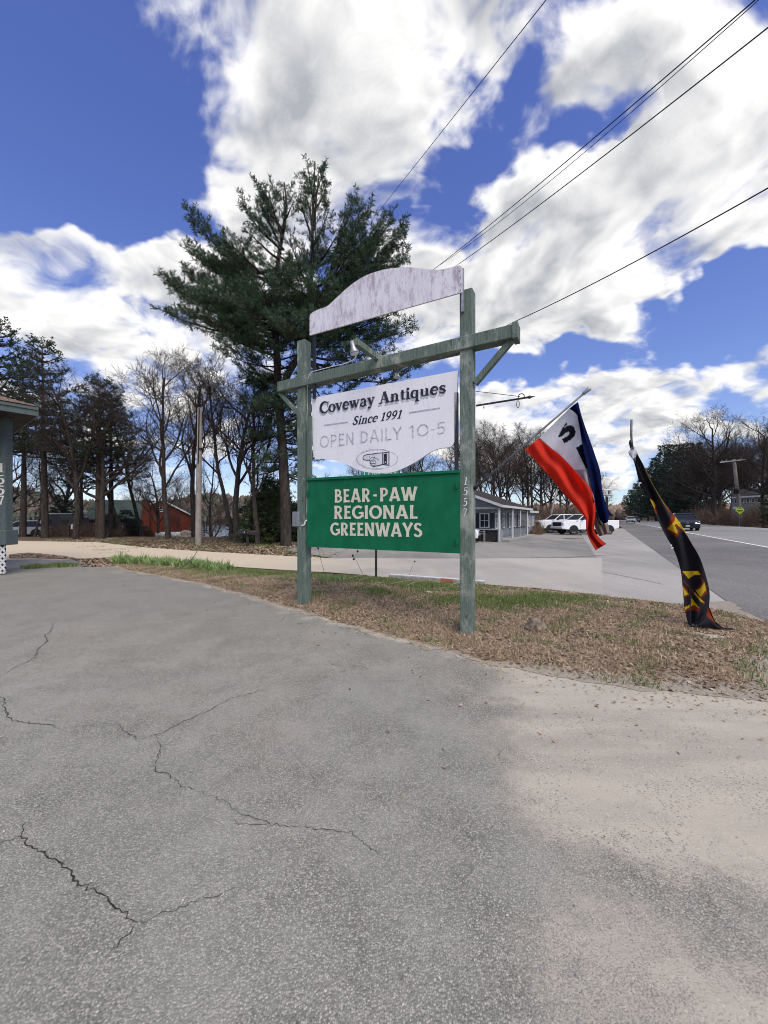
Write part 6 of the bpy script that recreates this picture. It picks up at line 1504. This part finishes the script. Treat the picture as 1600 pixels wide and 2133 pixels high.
def place_pine(proto, loc, rz=0, s=1.0, zs=1.0, label=None, group=None, name='pine_tree', tilt=(0, 0)):
    t = thing(name, label, 'tree', loc, rz, group); t.scale = (s, s, s * zs); t.rotation_euler = (tilt[0], tilt[1], rz)
    for nm, me in zip(('trunk', 'branches', 'foliage'), proto): o = bpy.data.objects.new(nm, me); COL.objects.link(o); o.parent = t
    return t

# the big white pine behind the sign, its limbs measured from the photograph
HD = 20.5
hb_ = P(596, 1138, HD); hb_.z = float(base_h(hb_.x, hb_.y)) - .1
hero = thing('white_pine', 'tallest dark green white pine towering behind the left post of the sign', 'tree', tuple(hb_))
r_h = random.Random(77); hmb = MB(); lm = MB(); C, A = [], []
def hp(px, py, dd=0.0): return P(px, py, HD + dd)
trunkA = [hb_ - Vector((0, 0, .2)), hb_ + Vector((0, 0, .3)), hp(594, 1040), hp(590, 960), hp(586, 900), hp(580, 820), hp(577, 740), hp(574, 680), hp(574, 610, .1), hp(580, 540, .15), hp(592, 470, .2), hp(596, 420, .2), hp(592, 380, .2)]
trunkB = [hp(582, 830), hp(600, 780, -.1), hp(628, 730, -.2), hp(642, 660, -.2), hp(648, 590, -.1), hp(650, 520, 0), hp(652, 450, 0), hp(655, 390, 0), hp(656, 336, 0)]
trunkC = [hp(642, 700, -.1), hp(668, 650, .3), hp(684, 590, .5), hp(700, 520, .6), hp(722, 460, .7), hp(736, 408, .7)]
hmb.tube(smoothpts([tuple(v) for v in trunkA], 3), [max(.03, .31 * (1 - .9 * (k / 36) ** 1.1)) for k in range(37)], 12, cap=False)
hmb.tube(smoothpts([tuple(v) for v in trunkB], 3), [max(.025, .20 * (1 - .9 * k / 24)) for k in range(25)], 9, cap=False)
hmb.tube(smoothpts([tuple(v) for v in trunkC], 3), [max(.02, .15 * (1 - .9 * k / 15)) for k in range(16)], 8, cap=False)
# limb: start pixel, tip pixel, depth of tip, weight
LIMBS = [((690, 600), (850, 480), -.6, 1.2), ((680, 620), (835, 560), .2, 1.2), ((680, 610), (790, 500), 1.6, 1.1), ((676, 640), (860, 620), -.8, 1.1), ((655, 480), (665, 340), .0, .7), ((590, 520), (540, 420), 1.0, 1.0), ((574, 620), (430, 560), .6, 1.2), ((574, 660), (380, 575), 1.0, 1.2), ((574, 700), (400, 610), -1.0, 1.2), ((576, 720), (440, 640), .4, 1.2), ((660, 680), (760, 610), .2, 1.1), ((690, 580), (760, 440), -.4, 1.0),
 ((650, 470), (632, 372), .2, .8), ((652, 440), (682, 395), .3, .8), ((655, 420), (640, 345), -.2, .6), ((656, 410), (672, 350), .3, .6), ((652, 500), (622, 410), -.5, .9), ((650, 520), (688, 435), -.5, .9),
 ((590, 480), (532, 386), .2, 1.0), ((590, 500), (556, 392), -.8, .9), ((586, 520), (500, 425), .4, 1.0), ((594, 450), (590, 385), .6, .8), ((592, 460), (612, 420), -.8, .7), ((582, 540), (512, 480), -1.2, 1.0),
 ((578, 600), (382, 452), .3, 1.25), ((576, 620), (384, 522), -.6, 1.1), ((574, 640), (410, 540), 1.4, 1.0), ((574, 590), (470, 500), -1.5, 1.0), ((574, 680), (330, 585), .4, 1.3), ((574, 700), (335, 655), -.5, 1.25),
 ((575, 665), (355, 620), 1.5, 1.1), ((575, 720), (410, 668), 1.8, 1.1), ((576, 715), (380, 640), -2.0, 1.1), ((577, 740), (470, 700), -2.2, .9), ((578, 650), (450, 600), -2.6, 1.1), ((578, 560), (440, 560), 2.2, 1.0),
 ((700, 520), (742, 408), .6, .9), ((690, 560), (778, 425), .4, 1.0), ((684, 590), (828, 452), .6, 1.15), ((676, 620), (856, 500), .2, 1.2), ((672, 640), (856, 540), 1.2, 1.1), ((690, 560), (800, 470), -1.2, 1.0),
 ((668, 650), (800, 545), -1.4, 1.1), ((660, 665), (820, 600), .8, 1.1), ((655, 680), (868, 590), 1.8, 1.1), ((650, 690), (780, 640), -2.0, 1.0), ((645, 690), (845, 650), .4, 1.1), ((640, 700), (870, 690), 1.4, 1.0),
 ((640, 720), (830, 700), -.6, 1.0), ((630, 740), (790, 735), -1.6, 1.0), ((625, 750), (900, 762), 1.0, 1.1), ((620, 760), (860, 800), 2.0, .9), ((660, 600), (740, 520), -2.2, 1.0), ((650, 560), (720, 470), -1.4, .9),
 ((648, 600), (600, 500), -1.6, 1.0), ((645, 620), (560, 560), -2.4, 1.0), ((640, 640), (620, 560), -3.0, 1.0), ((642, 660), (680, 590), -3.0, 1.0), ((576, 660), (540, 590), -3.4, 1.0), ((576, 690), (500, 640), -3.6, 1.0),
 ((578, 730), (600, 660), -3.8, 1.0), ((640, 700), (680, 660), -3.6, 1.0), ((578, 600), (620, 540), 2.8, 1.0), ((650, 560), (700, 520), 3.0, 1.0), ((576, 680), (520, 620), 3.4, 1.0), ((650, 640), (720, 600), 3.2, 1.0), ((576, 720), (610, 690), 4.0, 1.0),
 ((580, 770), (640, 740), .4, 1.0), ((578, 780), (500, 800), .6, 1.0), ((582, 820), (650, 790), -1.0, 1.0), ((584, 840), (530, 800), 1.6, 1.0), ((586, 880), (655, 850), 1.6, 1.0), ((588, 900), (530, 920), 1.0, .9), ((588, 920), (630, 900), .5, .9), ((590, 950), (650, 930), 1.0, .9), ((590, 970), (540, 990), 1.2, .9), ((588, 930), (560, 880), -1.0, .8), ((640, 745), (700, 790), .6, 1.0), ((636, 750), (740, 820), 1.2, 1.0), ((630, 770), (690, 850), 1.6, .9), ((590, 985), (655, 1010), 1.4, .8), ((580, 800), (500, 770), 1.0, .7), ((584, 850), (640, 830), 1.5, .8), ((586, 900), (650, 880), -1.0, .8), ((588, 930), (660, 950), .8, .8), ((590, 960), (530, 960), -.8, .7), ((582, 840), (520, 860), -1.0, .6), ((590, 980), (640, 1000), -.8, .6), ((584, 860), (610, 810), -2.0, .8), ((588, 920), (640, 920), 2.0, .9), ((586, 890), (560, 850), 2.0, .7)]
for (a, b, dd, wt) in LIMBS:
    b = (a[0] + (b[0] - a[0]) * .90, a[1] + (b[1] - a[1]) * .92)
    limb_growth(r_h, lm, C, A, hp(*a), hp(b[0], b[1], dd), .045 + .035 * wt, droop=.10, density=1.5 * wt, start=.16, secr=.31)
def line_at(pl, py):
    for p, q in zip(pl[:-1], pl[1:]):
        if (p.z - py) * (q.z - py) <= 0 and abs(q.z - p.z) > 1e-4: return p.lerp(q, (py - p.z) / (q.z - p.z))
    return pl[0]
for k in range(60):                                   # short inner limbs all round the three stems
    pl = (trunkA, trunkB, trunkC)[k % 3]; z = r_h.uniform(8.6, (15.5, 15.8, 14.0)[k % 3]); p = line_at(pl, z)
    a = r_h.uniform(0, 6.28); Lg = r_h.uniform(1.6, 3.4) * (1.15 - (z - 8) / 11); limb_growth(r_h, lm, C, A, p, p + Vector((math.cos(a) * Lg, math.sin(a) * Lg, Lg * r_h.uniform(.1, .55))), .05, density=1.4, start=.2)
for k in range(26):                                   # short drooping limbs low on the main stem
    p = line_at(trunkA, r_h.uniform(4.2, 9.5)); a = r_h.uniform(0, 6.28); Lg = r_h.uniform(.8, 2.0)
    limb_growth(r_h, lm, C, A, p, p + Vector((math.cos(a) * Lg, math.sin(a) * Lg, Lg * r_h.uniform(-.25, .2))), .035, density=1.3, start=.2)
V, Fc = tufts(C, A, 10, .22, .0145)
print('hero tufts', len(C))
obj('trunk', hmb, M['bark'], hero, smooth=True); obj('branches', lm, M['bark'], hero)
mi = np.array(hero.matrix_basis.inverted())[:3]; V = V @ mi[:, :3].T + mi[:, 3]
link('foliage', np_mesh('foliage', V, Fc), M['pine_needles'], hero)

# prototypes
B = [proto_bare(101, 13.5, .20, fork=.32, limbs=12, spread=.62, density=1.25), proto_bare(202, 14.5, .24, fork=.28, limbs=13, spread=.72, crown_w=.42, density=1.2),
     proto_bare(303, 12.0, .15, fork=.38, limbs=9, spread=.55, crown_w=.33, density=1.25), proto_bare(404, 15.0, .30, fork=.26, limbs=12, spread=.80, crown_w=.46, density=1.25), proto_bare(505, 9.5, .09, fork=.25, limbs=9, spread=.6, crown_w=.30, density=.9)]
PN = [pine_proto(11, 16.5, .27, .42, 3.0, top_narrow=.30), pine_proto(12, 15.0, .24, .50, 2.7, top_narrow=.40), pine_proto(13, 13.0, .22, .12, 3.4, needles='dark_needles', top_narrow=.16, dens=.75, tuftK=6, tl=.30, tw=.04)]
YP = pine_proto(21, 3.6, .05, .06, 1.15, tuftK=7, tl=.16, tw=.02, needles='young_needles', top_narrow=.15, dens=1.3)
def gz_(px, D): x = (px - CX) / F * D; return Vector((x, D, float(base_h(x, D)) - .08))
PG = 'tall pines behind the side road at left'; BG = 'bare deciduous trees along the lake shore'
for (px, D, pr, s, zs, lab, rz, tl) in ((-5, 30, 0, 1.02, 1.0, 'dark pine with foliage cut off by the left edge of the photo', .4, 0), (47, 31, 1, .98, .97, 'straight pine trunk nearest the numbered porch post', 1.2, 0), (94, 29, 0, .93, .98, 'tall pine with a leaning trunk and pointed crown left of the thick trunks', 2.6, .035),
    (205, 28, 1, .92, .84, 'thick dark pine trunk in the middle of the left group', .2, 0), (232, 31, 0, .86, .80, 'straight reddish pine trunk just right of the thick dark one', 3.9, 0), (172, 34, 1, .80, .78, 'slender pine set back behind the small notice board', 5.0, 0), (130, 36, 2, .55, .62, 'short dark pine behind the camper trailer', 1.0, 0), (262, 34, 2, .50, .40, 'dark low evergreen hiding the middle of the long house roof', 1.4, 0), (300, 37, 2, .40, .36, 'small dark evergreen against the brick chimney', 3.3, 0), (225, 35, 2, .45, .42, 'dark low evergreen beside the thick pine trunks', 4.1, 0), (275, 36, 2, .42, .42, 'low dark evergreen in front of the long roof of the brick house', 2.2, 0)):
    place_pine(PN[pr], gz_(px, D), rz, s, zs, lab, PG, tilt=(0, tl))
for (px, D, pr, s, zs, lab, rz, tl) in ((72, 30, 4, 1.0, .9, 'small crooked tree between two pine trunks by the porch', .3, 0), (158, 27, 1, .86, .98, 'broad bare tree with spreading limbs behind the notice board', 1.0, -.02), (212, 27.5, 3, .80, .95, 'large bare tree with a thick dark trunk and wide rounded crown', 2.0, 0),
    (255, 31, 2, 1.10, .92, 'slim bare tree left of the brick house', 2.9, 0), (297, 33, 2, 1.12, .92, 'slim bare tree rising in front of the brick house chimney', 4.4, 0), (350, 27, 0, 1.0, .98, 'forked bare tree standing in front of the brick house gable', 5.2, .04),
    (405, 30, 0, 1.08, .98, 'dark bare tree close behind the pale utility pole', .9, -.02), (440, 33, 4, 1.1, 1.0, 'thin sapling between the utility pole and the lake', 1.7, 0), (484, 26, 2, 1.08, 1.0, 'curved bare trunk leaning left in front of the lake', 3.0, -.13), (492, 24, 1, .88, 1.02, 'bare tree with long limbs arching left above the lake', 4.0, -.08),
    (537, 21.5, 0, .78, .95, 'pale straight trunk left of the white pine', 5.1, -.02), (512, 28, 4, 1.1, .9, 'thin crooked tree behind the mailboxes', .5, .08), (325, 40, 1, .85, .8, 'bare tree rising behind the brick house roof', 1.1, 0), (120, 38, 1, .95, .9, 'bare tree behind the camper trailer', 2.1, 0), (18, 36, 3, .8, .85, 'bare tree seen behind the numbered porch post', 3.1, 0),
    (380, 46, 0, .9, .9, 'bare tree on the shore right behind the brick house', 3.6, 0), (450, 44, 1, .75, .8, 'bare tree down on the shore behind the sapling', 4.6, 0), (285, 47, 3, .8, .85, 'bare tree far behind the long brick house roof', 5.6, 0), (560, 40, 4, 1.2, 1.0, 'thin bare tree on the shore right of the pale trunk', .2, 0)):
    place_tree(B[pr], gz_(px, D), rz, s, zs, lab, BG, tilt=(0, tl))
# foliage clump on the pale trunk's left and the young evergreens
place_pine(YP, gz_(548, 23), .3, 1.0, .82, 'left young yellow green evergreen between the two big trunks', 'young evergreens by the lake'); place_pine(YP, gz_(572, 24.5), 2.0, 1.15, .92, 'bushy young evergreen in the middle below the white pine', 'young evergreens by the lake')
place_pine(YP, gz_(622, 25), 4.0, .9, .7, 'young evergreen right of the white pine trunk beside the lake', 'young evergreens by the lake'); place_pine(PN[2], gz_(510, 27), 4.0, .38, .47, 'small dark pine whose foliage hangs behind the mailboxes', PG)
# woods behind the motel and along the highway
WG = 'bare trees in the woods behind the motel'; k = 0
rr = random.Random(9)
spots = []
for (px, D, pr, s) in ((1000, 44, 0, .80), (1018, 52, 2, .95), (1040, 46, 1, .78), (1060, 55, 0, .95), (1078, 49, 2, .92), (1096, 58, 1, .95), (1112, 50, 0, .85), (1128, 62, 3, .92), (1146, 56, 2, .95), (1166, 64, 0, .95), (1188, 58, 1, .72), (1206, 68, 0, .80), (1228, 66, 2, .80), (985, 60, 1, 1.0), (1030, 66, 3, .98), (1085, 70, 0, 1.05), (1140, 74, 1, 1.05), (1215, 84, 0, .85), (1180, 80, 3, .95), (960, 50, 0, .85), (940, 56, 2, 1.0), (900, 60, 1, .95), (860, 56, 0, .9), (820, 60, 3, .85), (780, 58, 1, .85), (740, 62, 0, .9), (700, 58, 2, .9), (665, 60, 1, .85), (1246, 92, 3, .95)):
    k += 1; place_tree(B[pr], gz_(px, D) + Vector((0, 0, 0)), rr.uniform(0, 6), s * rr.uniform(.95, 1.1) * (1.12 if px < 1195 else 1), 1.0 if px < 1195 else .86, 'bare tree in the dense leafless woods between the motel roof and the flag', WG)
for (px, D, s, zs) in ((872, 52, .62, .60), (905, 55, .5, .5), (845, 50, .5, .5)):
    place_pine(PN[2], gz_(px, D), rr.uniform(0, 6), s, zs, 'dark evergreen showing below the white antiques board', 'evergreens behind the sign')
EG = 'dark evergreens along the far side of the highway'
ORD = ('first', 'second', 'third', 'fourth', 'fifth', 'sixth', 'seventh', 'eighth', 'ninth', 'tenth')
for i, (px, D, H_) in enumerate(((1448, 118, 24), (1425, 122, 24.5), (1402, 132, 26), (1383, 140, 27.5), (1366, 156, 25.5), (1350, 176, 24), (1336, 200, 23), (1324, 232, 22), (1313, 270, 21), (1302, 320, 20))):
    place_pine(PN[2], gz_(px, D), rr.uniform(0, 6), H_ / 13 * 1.02, .98, ORD[i] + ' dark evergreen across the highway, counting leftwards from the big bare tree', EG)
for i, (px, D, H_) in enumerate(((1436, 142, 26), (1414, 150, 27), (1393, 160, 27.5), (1372, 185, 26))):
    place_pine(PN[2], gz_(px, D), rr.uniform(0, 6), H_ / 13 * 1.05, .95, 'dark evergreen filling in behind the front row beyond the banner', EG)
HG = 'bare trees across the highway'
D = 70; place_tree(B[3], gz_(1489, D), 1.3, 1.42, .98, 'big bare tree with spreading limbs beside the crossarm pole', HG)
rt_ = random.Random(21)
for i in range(28):
    px = 1455 + 200 * ((i * .618) % 1.0); Dm = 16.5 / max(.05, .863 * (px - CX) / F - .505); D = Dm * rt_.uniform(1.08, 1.7)
    Ht = (rt_.uniform(*((135, 175) if px < 1565 else (170, 225))) / 801 * D) + 1
    if 1510 < px < 1590: D = max(D, 67)
    if i % 7 == 3: place_pine(PN[2], gz_(px, D), rt_.uniform(0, 6), Ht * .55 / 13, 1.0, 'dark evergreen mixed into the bare woods at far right', EG)
    else:
        pr = rt_.choice((0, 0, 1, 2, 2, 3)); place_tree(B[pr], gz_(px, D), rt_.uniform(0, 6), Ht / (13.5, 14.5, 12.0, 15.0)[pr], .98, 'bare tree in the thick roadside woods at far right', HG)
# undergrowth
def brush(name, boxes, count, h0, h1, mat, wd=.02, seed=3):
    g = np.random.default_rng(seed); V = []; 
    tot = sum(b[4] for b in boxes); P0 = []
    for (px0, px1, D0, D1, wgt) in boxes:
        m = int(count * wgt / tot); px = g.uniform(px0, px1, m); D = g.uniform(D0, D1, m); x = (px - CX) / F * D; P0.append(np.column_stack([x, D, base_h(x, D) - .05]))
        if px0 > 1280: k_ = rn(x, D) > 15.6; P0[-1] = P0[-1][k_ & (rn(x, D) < (19 if 'verge' in name else 99))]
    P0 = np.concatenate(P0); n = len(P0); cl = .45 + .55 * (np.sin(P0[:, 0] * 1.3) * np.sin(P0[:, 1] * .9 + 1) * .5 + .5); Hh = g.uniform(h0, h1, n) * cl; K = 5
    base = np.repeat(P0, K, 0); Hr = np.repeat(Hh, K); d = g.normal(size=(n * K, 3)); d[:, 2] = np.abs(d[:, 2]) * 1.2 + .5; d /= np.linalg.norm(d, axis=1)[:, None]
    s0 = base + np.column_stack([g.normal(0, .12, n * K), g.normal(0, .12, n * K), g.uniform(0, .6, n * K) * Hr]); e = s0 + d * (Hr * g.uniform(.35, .8, n * K))[:, None]
    sd = np.cross(d, g.normal(size=(n * K, 3))); sd /= np.linalg.norm(sd, axis=1)[:, None]; w = (g.uniform(.5, 1.3, n * K) * wd)[:, None]
    V = np.stack([s0 - sd * w, s0 + sd * w, e], 1).reshape(-1, 3); Fc = np.arange(len(V)).reshape(-1, 3)
    return link(name, np_mesh(name, V, Fc), mat, kind='stuff')
brush('woodland_brush', [(960, 1260, 44, 78, 3), (660, 960, 46, 66, 1.4), (1290, 1480, 110, 260, 1.3)], 15000, 1.2, 5.2, M['brush'], .028, 4)
brush('roadside_thicket', [(1440, 1680, 50, 110, 3)], 11000, 1.2, 5.0, M['dry_brush'], .024, 5)
brush('dry_grass_verge', [(1395, 1690, 44, 130, 2), (1070, 1130, 36, 48, 1.3)], 5200, .4, 1.25, M['dry_brush'], .018, 6)
brush('shore_brush', [(90, 260, 30, 42, 2.0), (330, 600, 33, 46, 1.2), (0, 110, 33, 44, .8)], 4200, .4, 2.3, M['brush'], .012, 7)
brush('motel_shrub_thicket', [(1088, 1130, 38, 45, 1)], 1500, .6, 2.8, M['dry_brush'], .014, 8)
brush('lawn_litter', [(230, 700, 20.5, 30, 2), (60, 300, 27.5, 33, .6)], 6000, .03, .12, M['dry_brush'], .02, 9)
# slender dry branch leaning over the green plants, dead stalks
def stick(name, label, pts, r, cat='branch', mat='bark_pale', heads=None):
    mb = MB(); mb.tube(smoothpts([tuple(p) for p in pts], 4), [max(.002, r * (1 - .6 * k / (4 * (len(pts) - 1)))) for k in range(4 * (len(pts) - 1) + 1)], 5)
    o = obj(name, mb, M[mat]); tag(o, label, cat)
    for h in heads or []:
        m2_ = MB(); m2_.tube([Vector(h) + Vector((0, 0, -.02)), Vector(h), Vector(h) + Vector((0, .0, .03))], [.004, .024, .008], 7); obj('seed_head', m2_, M['dark_wall'], o)
    return o
q = on_island(374, 1189); stick('dry_branch', 'bare dry branch leaning up out of the bright green plants', [q, P(392, 1172, q.y), P(405, 1158, q.y + .05), P(413, 1142, q.y + .1)], .018)
q = on_island(682, 1224); stick('dry_stalk', 'dead flower stalk rising under the left part of the green board', [q, P(675, 1190, q.y), P(667, 1160, q.y), P(663, 1143, q.y)], .006, 'stalk', heads=[P(663, 1143, q.y)])
q = on_island(768, 1238); stick('dry_stalk', 'dead forked stalk with dark seed heads just left of the black sign post', [q, P(760, 1205, q.y), P(748, 1180, q.y), P(740, 1163, q.y), P(735, 1158, q.y)], .006, 'stalk', heads=[P(735, 1158, q.y), P(745, 1149, q.y), P(737, 1165, q.y)])
q = on_island(852, 1200); stick('dry_stalk', 'thin dead stalk with one seed head beside the kerb block', [q, P(857, 1185, q.y), P(864, 1170, q.y)], .005, 'stalk', heads=[P(864, 1170, q.y)])
rs_ = random.Random(44)
for k in range(14):
    px = rs_.uniform(650, 950); py = rs_.uniform(1222, 1252); q = on_island(px, py, .02); a = rs_.uniform(-.5, .9); L_ = rs_.uniform(.25, .7)
    o = stick('fallen_stalk', 'pale dead plant stalk lying in the litter under the sign', [q, q + Vector((math.cos(a) * L_ * .5, math.sin(a) * L_ * .5, .05)), q + Vector((math.cos(a) * L_, math.sin(a) * L_, rs_.uniform(.0, .12)))], .007, 'stalk', 'pale_stone'); o['group'] = 'fallen stalks under the sign'

# ------------------------------------------------------------------ grass, leaf litter, pebbles
def blades(name, x, y, h, w, mat, lean=.5, seed=1, zfun=None, kink=True):
    g = np.random.default_rng(seed); n = len(x); z = (zfun or island_z)(x, y) - .004
    a = g.uniform(0, 6.283, n); ln = np.abs(g.normal(0, lean, n)); d = np.column_stack([np.cos(a) * ln, np.sin(a) * ln, np.ones(n)]); d /= np.linalg.norm(d, axis=1)[:, None]
    b = a + g.uniform(-1, 1, n) + 1.57; s = np.column_stack([np.cos(b), np.sin(b), np.zeros(n)]) * (w * g.uniform(.6, 1.3, n))[:, None]
    p = np.column_stack([x, y, z]); hh = (h * g.uniform(.5, 1.25, n))[:, None]
    m = p + d * hh * .6; d2 = d + np.column_stack([np.cos(a), np.sin(a), -np.ones(n) * .3]) * (ln * .6)[:, None]; t = m + d2 / np.linalg.norm(d2, axis=1)[:, None] * hh * .5
    V = np.stack([p - s, p + s, m + s * .8, m - s * .8, t], 1).reshape(-1, 3); k = np.arange(n)[:, None] * 5
    Fc = np.concatenate([k + [[0, 1, 2]], k + [[0, 2, 3]], k + [[3, 2, 4]]], 0); rv = np.repeat(g.uniform(0, 1, n), 5)
    return link(name, np_mesh(name, V, Fc, {'rnd': rv}), M[mat], kind='stuff')
def scatter(n, seed, poly, weight=None, near=1.0):
    g = np.random.default_rng(seed); xs = [p[0] for p in poly]; ys = [p[1] for p in poly]; X_, Y_ = [], []; c = 0
    while c < n:
        x = g.uniform(min(xs), max(xs), 60000); y = g.uniform(min(ys), max(ys), 60000); k = dist_poly(x, y, poly) > .02
        k &= g.uniform(0, 1, len(x)) < np.clip((5.5 / np.maximum(y, 2)) ** near, .12, 1)
        if weight is not None: k &= g.uniform(0, 1, len(x)) < weight(x, y)
        X_.append(x[k]); Y_.append(y[k]); c += k.sum()
    return np.concatenate(X_)[:n], np.concatenate(Y_)[:n]
def wob(x, y, s=1.0): return .5 + .25 * np.sin(x * 3.1 * s + np.sin(y * 2.3 * s) * 2) + .25 * np.sin(y * 4.3 * s + np.sin(x * 3.7 * s) * 2)
gw = lambda x, y: np.clip(grass_attr(x, y) * .95 - .12 + .55 * (wob(x, y, 1.7) - .5) + .07, 0, 1)
x, y = scatter(48000, 1, island_poly, gw); blades('green_grass', x, y, .055, .0035, 'grass_blade', .45, 2)
def straww(x, y): return np.clip(1.25 - 1.3 * edge_attr(x, y), .04, 1) * np.clip(.95 - .75 * gw(x, y), .05, 1) * np.clip(1.5 * wob(x, y, 1.4) - .2, .06, 1)
x, y = scatter(85000, 3, island_poly, straww, 1.2); blades('dead_grass', x, y, .06, .0032, 'straw', 3.6, 4)
def litter(name, x, y, size, mat, seed, zfun=None, flat_=.35):
    g = np.random.default_rng(seed); n = len(x); z = (zfun or island_z)(x, y) + g.uniform(0, .012, n); c = np.column_stack([x, y, z])
    a = g.uniform(0, 6.283, n); nrm = np.column_stack([g.normal(0, flat_, n), g.normal(0, flat_, n), np.ones(n)]); nrm /= np.linalg.norm(nrm, axis=1)[:, None]
    u = np.cross(nrm, np.column_stack([np.cos(a), np.sin(a), np.zeros(n)])); u /= np.linalg.norm(u, axis=1)[:, None]; v = np.cross(nrm, u); s = (size * g.uniform(.4, 1.5, n))[:, None]; e = g.uniform(.3, .9, n)[:, None]
    V = np.stack([c - u * s, c - v * s * e + nrm * s * .25, c + u * s, c + v * s * e + nrm * s * .2], 1).reshape(-1, 3); k = np.arange(n)[:, None] * 4
    Fc = np.concatenate([k + [[0, 1, 2]], k + [[0, 2, 3]]], 0); return link(name, np_mesh(name, V, Fc, {'rnd': np.repeat(g.uniform(0, 1, n), 4)}), M[mat], kind='stuff')
x, y = scatter(30000, 5, island_poly, lambda a, b: np.clip(1 - .7 * gw(a, b), .1, 1) * np.clip(1.3 - 1.1 * edge_attr(a, b), .1, 1), 1.3); litter('leaf_litter', x, y, .018, 'leaf_litter', 6)
# bright green plants at the left end of the island
def lw(x, y):
    out = np.zeros(len(x))
    for (px, py, rx, ry) in ((275, 1172, .9, .55), (320, 1173, .9, .55), (360, 1178, .7, .5), (250, 1168, .55, .4), (300, 1168, .7, .35), (400, 1182, .5, .35), (430, 1185, .4, .25), (460, 1190, .35, .2)):
        cx, cy = G(px, py); out = np.maximum(out, ((x - cx) / rx) ** 2 + ((y - cy) / ry) ** 2 < 1)
    return out * np.clip(wob(x, y, 2.2) * 1.6, .3, 1)
x, y = scatter(4200, 7, island_poly, lw, .2); blades('lily_plants', x, y, .09 + .20 * wob(x, y, 3.1), .017, 'lily_leaf', .8, 8)
for k, (px, py, n_, hgt) in enumerate(((690, 1228, 260, .12), (705, 1222, 200, .12), (780, 1252, 160, .09), (875, 1236, 160, .08), (655, 1252, 120, .07))):
    cx, cy = G(px, py); g = np.random.default_rng(k + 60); x = cx + g.normal(0, .13, n_); y = cy + g.normal(0, .12, n_)
    blades('weed_tuft', x, y, hgt, .006, 'lily_leaf' if k < 2 else 'grass_blade', .6, 70 + k)
# grass strip beyond the asphalt at far left, straw along the driveway
gpoly = px_poly([(40, 1186), (160, 1181), (165, 1175), (100, 1176), (40, 1180)])
x, y = scatter(2600, 9, gpoly, lambda a, b: np.clip(2 * wob(a, b, 2) - .5, .05, 1), .2); blades('grass_strip', x, y, .03 + .08 * wob(x, y, 3.0), .008, 'grass_blade', .5, 10, zfun=lambda a, b: base_h(a, b))
mpoly = px_poly([(20, 1156), (60, 1152), (130, 1158), (170, 1166), (60, 1163), (20, 1164)])
x, y = scatter(2600, 19, px_poly([(150, 1165), (235, 1162), (245, 1176), (232, 1180), (170, 1181), (176, 1174)]), None, .2); litter('needle_litter', x, y, .06, 'leaf_litter', 20, zfun=lambda a, b: base_h(a, b) - .01)
x, y = scatter(2500, 11, mpoly, None, .2); litter('brown_litter', x, y, .05, 'leaf_litter', 12, zfun=lambda a, b: base_h(a, b))
lawn = [G(232, 1161), G(300, 1139), G(400, 1146), G(560, 1155), G(700, 1161), (-1.5, 21), (-6, 27), (-13, 29), (-20, 30), (-24, 27)]
x, y = scatter(16000, 13, lawn, None, .6); litter('woodland_litter', x, y, .055, 'leaf_litter', 14, zfun=lambda a, b: base_h(a, b) - .04)
x, y = scatter(5000, 15, lawn, lambda a, b: np.clip(wob(a, b, .5) * 2 - 1.0, 0, 1), .6); blades('woodland_grass', x, y, .09, .012, 'grass_blade', .6, 16, zfun=lambda a, b: base_h(a, b) - .05)
# pebbles loose on the lot
fore = [(-4, 1.0), (4.5, 1.0), (5.6, 3.2), (2.2, 3.3), (1.1, 4.3), (-1.2, 6.0), (-6, 7.5)]
x, y = scatter(5200, 17, fore, lambda a, b: .15 + .85 * (sand_attr(a, b) > .2) * wob(a, b, .8), 1.0); litter('pebbles', x, y, .0046, 'pebble', 18, zfun=lambda a, b: base_h(a, b) + .002, flat_=.5)
edge_pts = [p for p in island_edge if p[1] < 12]
g = np.random.default_rng(31); idx_ = g.integers(0, len(edge_pts), 7000); ex = np.array([edge_pts[i] for i in idx_]); wd_ = np.where((ex[:, 0] > 1.3) & (ex[:, 1] < 4.6), .20, .06); x = ex[:, 0] + g.normal(0, 1, 7000) * wd_; y = ex[:, 1] + g.normal(0, 1, 7000) * wd_
litter('edge_debris', x, y, .012, 'straw', 32, zfun=lambda a, b: base_h(a, b) + .002)

# dead leaves and needles blown over the paving
x, y = scatter(420, 41, [(-12, 1.2), (5, 1.2), (5.6, 3.2), (2.2, 3.3), (1.1, 4.3), (-1.2, 6.0), (-6, 8.5), (-12, 10)], lambda a, b: np.clip(1.3 - np.abs(dist_poly(a, b, island_poly)) / 1.2, .05, 1), .8)
litter('blown_leaves', x, y, .014, 'leaf_litter', 42, zfun=lambda a, b: base_h(a, b) + .004, flat_=.3)
